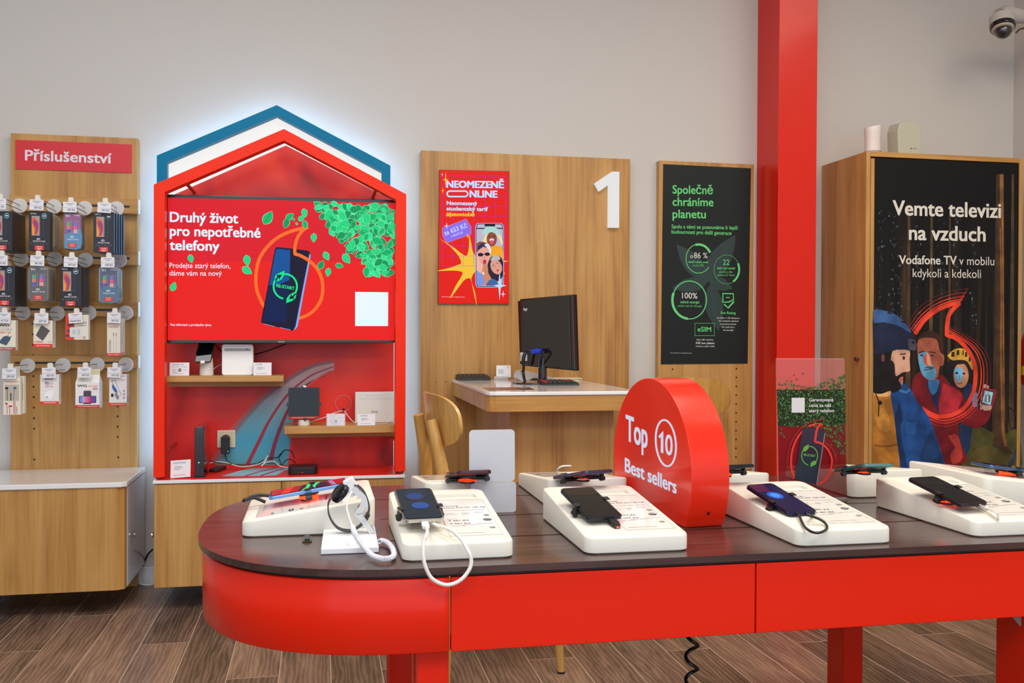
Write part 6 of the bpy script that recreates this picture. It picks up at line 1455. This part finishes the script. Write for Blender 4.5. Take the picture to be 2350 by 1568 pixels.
# ------------------------------------------------------------------ phones in clamps
def phone(S_, cen, yaw, pitch, col, scr_c, label, L_=.152, W_=.073, th=.008, led=True, art=None, ax=(0, 1), cam_=False, name='display_phone', arms=((-1, -.12), (1, .05)), roll=0.0):
    """cen: centre of the glass face. yaw rotates the long axis from ax direction; pitch raises the far end"""
    base = math.atan2(ax[1], ax[0])+yaw
    v = Vector((math.cos(base)*math.cos(pitch), math.sin(base)*math.cos(pitch), math.sin(pitch)))
    u = Vector((math.sin(base), -math.cos(base), 0)); n_ = u.cross(v).normalized()
    if n_.z < 0: n_ = -n_
    if roll: R_ = Matrix.Rotation(roll, 3, v); u = R_ @ u; n_ = R_ @ n_
    cen = Vector(cen)
    t = thing(name, tuple(cen-n_*th), label, 'phone', 'phones clamped on the demo stands')
    obj('phone_frame', MB().slab(cen-n_*.0008, u, v, -n_, W_/2, L_/2, th-.0008, .011, seg=8), col, t, bevel=.0018)
    sc_ = obj('phone_glass', MB().slab(cen, u, v, -n_, W_/2-.0022, L_/2-.0022, .0008, .0095, seg=8), GLASSBLK, t)
    a = Art(lambda x, y: cen+u*(x*(W_/2-.0045))-v*(y*(L_/2-.0045)), n_, .00015)
    if art: art(a)
    if a.mb.v: a.done('screen_picture', sc_)
    # clamp that holds it, a part of the stand
    st = S_[0]
    foot = Vector((cen.x, cen.y, 0)); 
    # height of stand surface below the phone centre
    f_, Zt, nn = S_[1], S_[2], S_[3]
    o0 = f_(0, 0, Zt(0)); hz = o0.z-((cen.x-o0.x)*nn.x+(cen.y-o0.y)*nn.y)/nn.z
    back = cen-n_*(th+.0003)
    cl_ = obj('phone_clamp', MB().tube([Vector((back.x, back.y, hz+.0003)), back-n_*.003], [.017, .015], 20).slab(back, u, v, -n_, .02, .02, .006, .008), mat('#17171a', .35), st)
    for s_, k_ in arms:
        e = cen+u*(s_*(W_/2+.0012))+v*(k_*L_)
        m_ = MB().slab(e-n_*(th*.5+.002)+u*s_*.002, u*1.0, v, -n_, .0022, .007, .012, .001)
        m_.slab(e+n_*.0022+u*(-s_*.001), u, v, -n_, .0055, .0065, .0018, .001)
        m_.tube([back-n_*.004+v*(k_*L_), e-n_*(th+.005)+u*s_*.003], .0045, 10)
        m_.tube([e-n_*(th+.008)+u*s_*.002-v*.006, e-n_*(th+.008)+u*s_*.002+v*.006], .0055, 12)
        obj('clamp_arm', m_, mat('#1a1a1c', .3), st)
    if led:
        obj('sensor_light', MB().tube([Vector((back.x, back.y, hz+.004)), Vector((back.x, back.y, hz+.012))], [.0195, .0195], 20), mat('#ff3010', .4, emit=led if led is not True else 2.5), st, label='glowing red alarm ring')
    return t, u, v, n_, cen
SIL, DRK, BLU = mat('#bcb8ae', .2, metal=.9), mat('#2c2c30', .2, metal=.6), mat('#1c1c40', .2, metal=.5)
def art2(a):
    a.rect(-1, -1, 1, 1, scr('#243848', .5), 1); a.poly([(-1, -.15), (0, -.2), (1, -.02), (1, 1), (-1, 1)], scr('#2c3c4a', .5), 2); a.blob(-.05, -.45, .5, .28, scr('#2c4c90', .6), 3); a.circ(-.05, -.5, .55, .3, .1, scr('#46404c', .5), 4); a.blob(.05, .2, .5, .22, scr('#3058a8', .7), 5)
def near(px, py, z): p_ = onZ(px, py, z); return p_
def place(i, px, py, z, yaw, pitch, L_=.152): 
    p_ = onZ(px, py, z); d_ = Vector((math.cos(math.pi/2+yaw)*math.cos(pitch), math.sin(math.pi/2+yaw)*math.cos(pitch), math.sin(pitch)))
    return p_+d_*L_/2
PA = math.atan(.215)
y_, pt_ = math.radians(3), PA
phA = phone(FR[2], place(2, 974.5, 1191, .762, y_, pt_), y_, pt_, SIL, None, 'silver phone with blue screen plugged into the white cable at the front', art=art2, led=False, W_=.0745, arms=((-1, -.18), (1, -.12)))
def art3(a): a.rect(-1, -1, 1, 1, scr('#241f1a', .5), 1); a.poly([(-1, -1), (1, -1), (1, -.5), (0, -.4), (-1, -.55)], scr('#3c2c1c', .5), 2)
y_ = math.radians(7)
phB = phone(FR[3], place(3, 1390.5, 1185.5, .754, y_, pt_), y_, pt_, DRK, None, 'dark phone on the stand in front of the round red sign', art=art3, led=False)
def art4(a):
    a.rect(-1, -1, 1, 1, scr('#231e4c', .7), 1); a.poly([(-1, -1), (.2, -1), (-.1, -.4), (-1, -.5)], scr('#5c1c4c', .7), 2); a.blob(-.2, -.15, .55, .25, scr('#2c60d0', .9), 3); a.blob(-.2, -.15, .35, .15, scr('#4a90f0', 1), 4)
y_ = math.radians(12)
phC = phone(FR[4], place(4, 1845.5, 1175.5, .748, y_, math.atan(.25), .146), y_, math.atan(.25), BLU, None, 'blue lit phone with a looping black cable right of the round sign', art=art4, L_=.146, W_=.071)
def art5(a): a.rect(-1, -1, 1, 1, scr('#18141a', .5), 1); a.poly([(-1, -.8), (1, -.5), (1, -.2), (-1, -.4)], scr('#241e20', .5), 2)
y_ = math.radians(8)
phD = phone(FR[5], place(5, 2238, 1155, .757, y_, PA, .155), y_, PA, mat('#3a2c34', .2, metal=.7), None, 'black phone with a white plug on the front right stand', art=art5, L_=.155, W_=.075)
# left end: phone lying along the table
def art1(a):
    a.rect(-1, -1, 1, 1, scr('#b81c2c', .8), 1); a.poly([(-1, .15), (1, .28), (1, -.62), (-1, -.5)], scr('#181c38', .8), 2); a.line([(-1, .5), (1, .62)], .22, scr('#e83820', .9), 2)
    a.line([(-1, -.02), (.1, .0), (1, .12)], .09, GN, 3, w1=.14); a.poly([(-1, -.34), (0, -.22), (1, -.2), (0, -.12), (-1, -.2)], GN, 3); a.line([(-1, -.58), (1, -.7)], .03, scr('#8ab0f0'), 3); a.line([(-1, -.64), (1, -.76)], .03, scr('#8ab0f0'), 3)
n_s = (.0665-.03)/.256
c1 = onZ(697, 1118, .792)
ph1 = phone(FR[1], (-.022, 2.035, .776), math.radians(0), math.atan(.16), mat('#6f9ad8', .25, metal=.3), None, 'blue edged phone showing the red leaf advert on the left table end', L_=.158, W_=.075, art=art1, ax=(1, 0), led=5.0, arms=((1, -.0), (-1, .05)))
# back row: seen from behind, tilting away
def backphone(i, px, py, z, yaw, col, label, L_=.152, W_=.075, led=4.0, art=None, pitch=-PA, ax=(0, 1), arms=((-1, .1), (1, -.1))):
    p_ = onZ(px, py, z); base = math.pi/2+yaw
    d_ = Vector((math.cos(base)*math.cos(pitch), math.sin(base)*math.cos(pitch), math.sin(pitch)))
    return phone(FR[i], p_+d_*L_/2, yaw, pitch, col, None, label, L_=L_, W_=W_, led=led, art=art, arms=arms)
backphone(6, 1090, 1079, .806, math.radians(4), mat('#4a2028', .3, metal=.3), 'dark red phone mostly hidden behind the blank white card', led=2.0)
backphone(7, 1375, 1078.5, .806, math.radians(14), mat('#4c4464', .25, metal=.7), 'violet grey phone on the back stand left of the round sign')
def art8(a): a.rect(-1, -1, 1, 1, scr('#9aa4c8', .8), 1)
backphone(8, 1700, 1066, .811, math.radians(6), mat('#30343c', .2, metal=.8), 'pale screened phone sticking out right of the round sign', art=art8)
backphone(9, 2018, 1064, .812, math.radians(-6), mat('#5c847c', .25, metal=.6), 'green edged phone on the back stand right of the leaf sign', L_=.16)
phone(FR[10], (1.668, 2.075, .775), 0.0, -math.atan(.13), mat('#4c6890', .2, metal=.6), None, 'blue grey phone lying across the far right stand', L_=.16, W_=.077, ax=(1, 0), led=4.0, arms=((1, .0), (-1, .05)))
# ------------------------------------------------------------------ cables on the table
def tcable(name, pts, r, m, label, group='cables of the demo stands'):
    P = [Vector(x) for x in smooth([tuple(p_) for p_ in pts], 8)]
    o = obj(name, MB().tube(P, r, 10), m); prop(o, label, 'cable', group); return o
t_, u, v, n_, cen = phA
e = cen-v*.076-n_*.004
pg = thing('charging_cable', tuple(e), 'thick white cable looping from the silver phone over the table edge', 'cable', 'cables of the demo stands')
obj('plug', MB().slab(e-v*.011, u, v, -n_, .0065, .0105, .007, .003), WHITE, pg, bevel=.0015)
z2 = ZC(4.9, 860, 1060)
K = [e-v*.02-n_*.003]
for x, y, Y, in ((590, 800, 1.615), (555, 900, 1.600), (545, 1040, 1.592), (570, 1180, 1.588), (640, 1310, 1.588), (760, 1378, 1.588), (870, 1378, 1.588), (980, 1320, 1.588), (1065, 1210, 1.590), (1085, 1110, 1.593), (1050, 1000, 1.598), (985, 890, 1.625), (900, 800, 1.655), (800, 745, 1.69), (690, 712, 1.72)): K.append(onY(*z2(x, y), Y))
K.append(cen-v*.03-n_*.016)
obj('cable_strand', MB().tube([Vector(x) for x in smooth([tuple(p_) for p_ in K], 8)], .0033, 10), mat('#e6e2da', .35), pg)
t_, u, v, n_, cen = phB
e = cen-v*.076-n_*.004+u*.012
pg = thing('phone_plug', tuple(e), 'black plug with red light at the lower edge of the dark phone', 'plug')
obj('plug_body', MB().slab(e-v*.010, u, v, -n_, .0075, .0105, .009, .002).slab(e-v*.024, u, v, -n_, .0055, .006, .012, .001), BLACK, pg, bevel=.001)
obj('indicator_light', MB().slab(e-v*.0303-n_*.0055, u, n_, -v, .003, .0016, .0004, .0008), mat('#ff4030', .4, emit=4), pg)
t_, u, v, n_, cen = phC
e = cen-v*.073-n_*.004+u*.006; z4 = ZC(5.109, 1620, 1030)
K = [e, e-v*.012+u*.004]
zz = .742
for x, y, z in ((1200, 780, .752), (1290, 810, .747), (1370, 850, .741), (1415, 900, .737), (1410, 950, .735), (1330, 985, .735), (1240, 975, .735), (1160, 920, .737), (1120, 850, .740), (1090, 780, .746)): K.append(onZ(*z4(x, y), z))
K.append(cen-v*.05-n_*.014)
tcable('charging_cable', K, .0026, mat('#26221f', .4), 'dark cable looping in front of the blue lit phone')
t_, u, v, n_, cen = phD
e = cen-v*.078-n_*.004+u*.012; z5_ = ZC(6.026, 1960, 1020)
K = [e, e-v*.01]
for x, y, z in ((1760, 835, .747), (1830, 870, .742), (1900, 890, .737), (1970, 940, .735), (1990, 990, .735)): K.append(onZ(*z5_(x, y), z))
for x, y, z in ((1985, 1035, .735), (1900, 980, .737), (1800, 915, .741), (1660, 850, .747)): K.append(onZ(*z5_(x, y), z))
tcable('charging_cable', K, .0016, mat('#b8b2a4', .4), 'thin pale cable loop at the black phone on the front right stand')
obj('white_plug', MB().tube([onZ(*z5_(1700, 830), .750), onZ(*z5_(1850, 880), .742)], [.0045, .0035], 12), WHITE, phD[0])
t_, u, v, n_, cen = ph1
e = cen-v*.079-n_*.004
z1c = ZC(5.875, 520, 1060)
K = [e]+[onY(*z1c(x, y), 2.04+d_) for x, y, d_ in ((440, 450, 0), (380, 460, 0), (300, 490, 0), (235, 520, .0), (260, 525, .02), (360, 485, .03))]+[e+Vector((-.01, .03, -.018))]
tcable('charging_cable', K, [.0055]*16+[.003]*60 if False else .0035, mat('#1c1c20', .4), 'black cable bending off the left end of the blue edged phone')
K = [onZ(1310, 1070, .80), onZ(1290, 1071, .80), onZ(1279, 1079, .79), onZ(1283, 1085, .775), onZ(1300, 1087, .768), onZ(1330, 1087, .768)]
tcable('charging_cable', K, .0022, mat('#e6e2da', .35), 'white cable curling beside the phone on the back stand left of the sign')
# ------------------------------------------------------------------ smart watch on its stand
z1 = ZC(5.875, 520, 1060)
wst = thing('watch_stand', (.057, 1.842, TZ), 'white plate stand with clear arm holding the dark smart watch', 'watch stand')
b0 = [onZ(*z1(x, y), TZ) for x, y in ((1272, 1258), (2052, 1228), (2022, 935), (1310, 955))]
bx = [Vector((b0[0].x, b0[0].y, TZ+.0004)), Vector((b0[1].x, b0[1].y, TZ+.0004)), Vector((.110, 1.932, TZ+.0004)), Vector((.010, 1.934, TZ+.0004))]
obj('base_plate', MB().prism(bx, (0, 0, .0105)), mat('#ececf0', .3), wst, bevel=.0015)
WYc = 1.865
armp = [onY(*z1(x, y), WYc) for x, y in ((1960, 985), (1900, 860), (1810, 740), (1760, 690), (1840, 580), (1845, 480), (1760, 400), (1700, 370))]
armp[0] = Vector((armp[0].x, WYc, TZ+.0125))
mb = MB(); S_ = [Vector(p_) for p_ in smooth([tuple(p_) for p_ in armp], 5)]
V = []; F = []
for i, p_ in enumerate(S_):
    t_ = (S_[min(i+1, len(S_)-1)]-S_[max(i-1, 0)]).normalized(); nn = Vector((t_.z, 0, -t_.x))
    for du, dv in ((-.0055, -.012), (.0055, -.012), (.0055, .012), (-.0055, .012)): V.append(p_+nn*du+Vector((0, dv, 0)))
for i in range(len(S_)-1):
    for k in range(4): F.append((i*4+k, i*4+(k+1) % 4, (i+1)*4+(k+1) % 4, (i+1)*4+k))
F += [(0, 1, 2, 3), tuple(len(V)-4+k for k in range(4))]
obj('clear_arm', mb.add(V, F), mat('#dcdfe2', .15, alpha=.75, coat=1, noise=0), wst)
hd = onY(*z1(1690, 345), WYc)
obj('sensor_head', MB().slab(hd, Vector((.86, 0, .5)), Vector((-.5, 0, .86)), Vector((0, 1, 0)), .011, .017, .022, .003), mat('#e6e6e8', .35), wst, bevel=.002)
wt2 = thing('smart_watch', tuple(onY(*z1(1650, 920), WYc)), 'dark smart watch with a round case looped on its small white stand', 'watch')
wc = onY(*z1(1650, 630), WYc+.003); 
bd = [onY(*z1(x, y), WYc+.008) for x, y in ((1400, 500), (1370, 570), (1375, 690), (1420, 800), (1500, 890), (1600, 925), (1700, 920), (1800, 860), (1880, 760), (1920, 640), (1905, 520), (1850, 400), (1780, 330), (1720, 305))]
S_ = [Vector(p_) for p_ in smooth([tuple(p_) for p_ in bd], 5)]; mb = MB(); V = []; F = []
for i, p_ in enumerate(S_):
    t_ = (S_[min(i+1, len(S_)-1)]-S_[max(i-1, 0)]).normalized(); nn = Vector((t_.z, 0, -t_.x))
    for du, dv in ((-.0013, -.010), (.0013, -.010), (.0013, .010), (-.0013, .010)): V.append(p_+nn*du+Vector((0, dv, 0)))
for i in range(len(S_)-1):
    for k in range(4): F.append((i*4+k, i*4+(k+1) % 4, (i+1)*4+(k+1) % 4, (i+1)*4+k))
F += [(0, 1, 2, 3), tuple(len(V)-4+k for k in range(4))]
obj('watch_strap', mb.add(V, F), mat('#3a3436', .5), wt2)
cc_ = onY(*z1(1530, 420), WYc+.006); nw = Vector((-.72, -.30, .62)).normalized()
obj('watch_case', MB().lathe(cc_-nw*.006, nw, [(.017, 0), (.0205, .002), (.021, .008), (.019, .0115), (.0175, .012)], 36), mat('#24222a', .25, metal=.6), wt2)
obj('watch_glass', MB().lathe(cc_-nw*.006, nw, [(.0172, .0121), (.0172, .0128), (.014, .0136), (0, .014)], 36), GLASSBLK, wt2)
obj('strap_buckle', MB().slab(onY(*z1(1880, 780), WYc-.001), Vector((.45, 0, .89)), Vector((-.89, 0, .45)), Vector((0, 1, 0)), .011, .0035, .022, .001), BLACK, wt2)
# curly white lead
cp = [onY(*z1(1690, 400), WYc-.02), onY(*z1(1640, 500), WYc-.04), onY(*z1(1620, 620), WYc-.05), onY(*z1(1655, 760), WYc-.06), onY(*z1(1700, 880), WYc-.07)]
lead = thing('coiled_lead', tuple(onZ(*z1(2000, 1300), TZ)), 'white coiled security lead running from the watch across the table', 'lead')
obj('straight_lead', MB().tube([Vector(p_) for p_ in smooth([tuple(p_) for p_ in cp], 6)], .0018, 8), WHITE, lead)
K = [cp[-1]]+[onZ(*z1(x, y), z) for x, y, z in ((1730, 970, .735), (1800, 1080, .724), (1880, 1180, .714), (1960, 1260, .708), (2060, 1300, .708), (2160, 1310, .708), (2250, 1270, .708), (2240, 1180, .708), (2180, 1100, .708), (2100, 1065, .708), (2060, 1080, .708))]
S_ = [Vector(p_) for p_ in smooth([tuple(p_) for p_ in K], 24)]
mb = MB(); H_ = []
L_ = 0; nrm0 = Vector((0, 0, 1)); ph_ = 0
fine = []
for i in range(len(S_)-1):
    m_ = max(2, int((S_[i+1]-S_[i]).length/.00028))
    for j in range(m_): fine.append((S_[i].lerp(S_[i+1], j/m_), (S_[i+1]-S_[i]).normalized()))
for p_, t_ in fine:
    b1 = t_.cross(nrm0).normalized(); b2 = t_.cross(b1); H_.append(p_+b1*math.cos(ph_)*.0042+b2*math.sin(ph_)*.0042); ph_ += .00028*2*math.pi/.0023
obj('coil', MB().tube(H_, .00112, 5), mat('#e2e2ea', .4), lead)
# ------------------------------------------------------------------ blank white card holder
Yc2 = 2.078
c4 = [onY(x, y, Yc2) for x, y in ((1076, 982), (1180, 981), (1179, 1104), (1072, 1104))]
t = thing('card_display', (.385, 2.1, TZ), 'blank white angled card with rounded corners standing behind the front stand', 'card')
def rc(A_, U_, V_, hu, hv, r, th, n_): return MB().slab(A_, U_, V_, n_, hu, hv, th, r)
hb = onZ(1130, 1172, TZ)
yb_ = 2.092
xa, xb = onY(1076, 1105, yb_).x, onY(1180, 1105, yb_).x; z0_, z1_ = TZ+.0008, onY(1128, 1105, yb_).z; ztop = onY(1128, 982, yb_+.03).z
WM = mat('#c9c9cf', .5)
obj('lower_flap', MB().slab(((xa+xb)/2+.002, yb_-.012, (TZ+z1_)/2), (1, 0, 0), (0, 0, 1), (0, 1, 0), (xb-xa)/2, (z1_-TZ)/2-.0005, .002, .007), WM, t)
obj('upper_flap', MB().slab(((xa+xb)/2-.001, yb_-.01, (z1_+ztop)/2), (1, 0, 0), (0, .03, .99), (0, 1, 0), (xb-xa)/2, (ztop-z1_)/2, .002, .009), WM, t)
# ------------------------------------------------------------------ round sign
cx_, cy_, cz_, r_, th_ = .71892, 2.02337, .8000, .19854, -.10212
d_ = Vector((math.sin(th_), math.cos(th_), 0)); nn = Vector((math.cos(th_), -math.sin(th_), 0))
cc_ = Vector((cx_, cy_, cz_+.0006)); zb_ = TZ+.0006-cc_.z
a0 = math.asin(zb_/r_); angs = [a0+(math.pi-2*a0)*k/72 for k in range(73)]
disc = thing('round_sign', (cx_, cy_, TZ), 'thick red round sign reading Top 10 Best sellers standing on the table', 'sign')
pts = [cc_+d_*(-math.cos(a_)*r_)+Vector((0, 0, math.sin(a_)*r_)) for a_ in angs]
TH = .0865
mb = MB(); n = len(pts); mb.add(pts, [list(range(n))]); mb.add([p_+nn*TH for p_ in pts], [list(range(n))[::-1]])
mb.add(pts+[p_+nn*TH for p_ in pts], [(k, k+1, n+k+1, n+k) for k in range(n-1)], 0, True); mb.add([pts[0], pts[-1], pts[-1]+nn*TH, pts[0]+nn*TH], [(0, 1, 2, 3)])
o = obj('sign_body', mb, mat('#ec280c', .22, coat=.3, noise=0), disc)
bv = o.modifiers.new('b', 'BEVEL'); bv.width = .0012; bv.segments = 2; bv.limit_method = 'ANGLE'; bv.angle_limit = math.radians(50)
zd = ZC(3.8235, 1380, 830)
a = Art(lambda x, y: onP(*zd(x, y), cc_, nn), -nn, .0006)
LW = mat('#dbe4fa', .4, emit=.75)
a.text('Top', (215, 686), (408, 760), 218, LW, 1, .035); a.poly([(504, 655), (540, 612), (546, 614), (546, 806), (524, 798), (524, 660), (510, 676)], LW, 1)
a.text('0', (562, 812), (628, 828), 176, LW, 1, .02)
a.text('Best sellers', (208, 962), (662, 1161), 118, LW, 1, .038)
P = []
for k in range(64):
    t_ = 2*math.pi*k/64; P.append((568+math.cos(t_)*89+0, 716+math.sin(t_)*200+math.cos(t_)*35))
a.line(P, 16, LW, 1, closed=True)
a.done('sign_lettering', disc)
pq = onP(1620, 1190, cc_-d_*r_*.86, -d_)
obj('screw', MB().lathe(cc_-d_*(r_*math.cos(math.asin(-.07/r_)))+Vector((0, 0, -.07))+nn*.045, (-d_+Vector((0, 0, -.4))).normalized(), [(.004, 0), (.004, .001), (0, .0014)], 12), mat('#a02018', .3, metal=.6), disc)
# ------------------------------------------------------------------ acrylic leaf sign
AY = 2.106; ZS = ZC(4.126, 1740, 800)
ac = [onY(x, y, AY) for x, y in ((1781.5, 822.5), (1938, 822.8), (1943.5, 1144), (1786, 1148))]
for p_ in ac[2:]: p_.z = TZ+.001
sg = thing('acrylic_sign', (1.16, AY, TZ), 'clear acrylic sign printed with leaves and a phone, standing behind the front stands', 'sign')
obj('acrylic_sheet', MB().prism(ac, (0, .003, 0)), mat('#f0f0f0', .03, alpha=.12, coat=1.0, noise=0), sg)
obj('acrylic_foot', MB().box(ac[3].x, ac[2].x, AY+.003, AY+.06, TZ+.0005, TZ+.003), mat('#f0f0f0', .05, alpha=.2, coat=1.0, noise=0), sg)
a = Art(pm(ZS, AY), FRONT, .0003)
def TR(c_, al): return mat(c_, .35, alpha=al, noise=0, spec=.2)
a.poly([(172, 100), (815, 100), (820, 400), (176, 400)], TR('#c84038', .36), 1)
a.poly([(176, 390), (820, 390), (826, 720), (185, 735)], TR('#203014', .99), 1)
a.poly([(185, 735), (826, 720), (833, 1135), (190, 1165)], TR('#7c0610', .95), 1)
a.poly([(190, 1165), (833, 1135), (842, 1410), (200, 1420)], TR('#7a1018', .80), 1)
R9 = random.Random(21); LGm = [mat(c_, .4, noise=0) for c_ in ('#2c4a1c', '#3c6426', '#4a7c30', '#243c18', '#5a8c3c', '#2a4424')]
def aleaf(x, y, L_, an, m_, lay):
    c_, s_ = math.cos(an), math.sin(an); w_ = L_*.3
    a.poly([(x-c_*L_/2, y-s_*L_/2), (x-s_*w_, y+c_*w_), (x+c_*L_/2, y+s_*L_/2), (x+s_*w_, y-c_*w_)], m_, lay)
k = 0
while k < 1150:
    x, y = R9.uniform(180, 826), R9.uniform(110, 1250)
    edge = 330-70*math.sin((x-180)/640*math.pi)*-1 if False else 350-110*abs((x-430)/400)**1.5*(1 if x > 430 else .8)
    low = 745+(max(0, x-580)*1.15 if x > 580 else 0)
    ok = edge < y < low
    if not ok:
        if y < edge and y > edge-190 and R9.random() < .07*(1-(edge-y)/190): ok = True
        if y > low and y < low+110 and R9.random() < .06: ok = True
    if not ok: continue
    aleaf(x, y, R9.uniform(15, 27), R9.uniform(0, 3.14), R9.choice(LGm), 1.5+k*.001); k += 1
# speech mark + phone on the print
RDm = mat('#e03028', .4, noise=0)
a.poly([(425, 748), (600, 760), (625, 800), (545, 1290), (335, 1235), (410, 760)], mat('#2c1c30', .3, noise=0), 3.2); a.poly([(345, 1180), (400, 1000), (560, 1040), (540, 1280), (338, 1232)], mat('#1c2a38', .3, noise=0), 3.4)
a.line([(625, 800), (545, 1290)], 8, mat('#8c8088', .3, noise=0), 3.6)
a.line(smooth([(340, 1230), (305, 1120), (312, 980), (350, 870), (410, 780)], 5), 22, RDm, 3, w1=16); a.line(smooth([(470, 735), (530, 715), (595, 708)], 4), 22, RDm, 3.8, w1=6)
a.line(smooth([(595, 708), (550, 760), (530, 880)], 4)+smooth([(530, 880), (600, 905), (660, 970), (690, 1060), (672, 1160), (630, 1240), (560, 1285)], 5), 20, RDm, 3.8)
for o1, c_ in ((22, '#b82c28'), (34, '#8c2020')): a.line(smooth([(335-o1*.4, 1240), (300-o1, 1120), (307-o1, 980), (345-o1, 865), (440-o1*.5, 740-o1*.5), (560, 690-o1*.5), (615, 690-o1*.3), (570+o1*.3, 780), (560+o1*.1, 860), (620+o1*.4, 890), (680+o1, 970), (700+o1, 1060), (690+o1*.7, 1170), (640+o1*.4, 1260)], 5), 4, mat(c_, .4, noise=0), 2.9)
GL = mat('#6aa83c', .4, noise=0)
a.circ(479, 1014, 75, 88, 9, GL, 4, a0=100, a1=222); a.circ(479, 1014, 75, 88, 9, GL, 4, a0=-96, a1=42)
a.poly([(470, 905), (425, 930), (412, 970), (440, 975), (468, 945)], GL, 4); a.poly([(485, 1122), (490, 1080), (520, 1060), (545, 1065), (540, 1095)], GL, 4)
a.text('RE-START', (424, 1015), (535, 1028), 22, GL, 4, .04)
WP = mat('#d8d4d0', .4, noise=0)
a.poly([(308, 466), (432, 466), (433, 606), (308, 607)], WP, 4)
a.text('Garantovaná', (472, 500), (704, 500), 30, WP, 4, .025); a.text('cena za váš', (472, 552), (681, 552), 30, WP, 4, .025); a.text('starý telefon', (472, 603), (708, 602), 30, WP, 4, .025)
a.done('sign_print', sg)
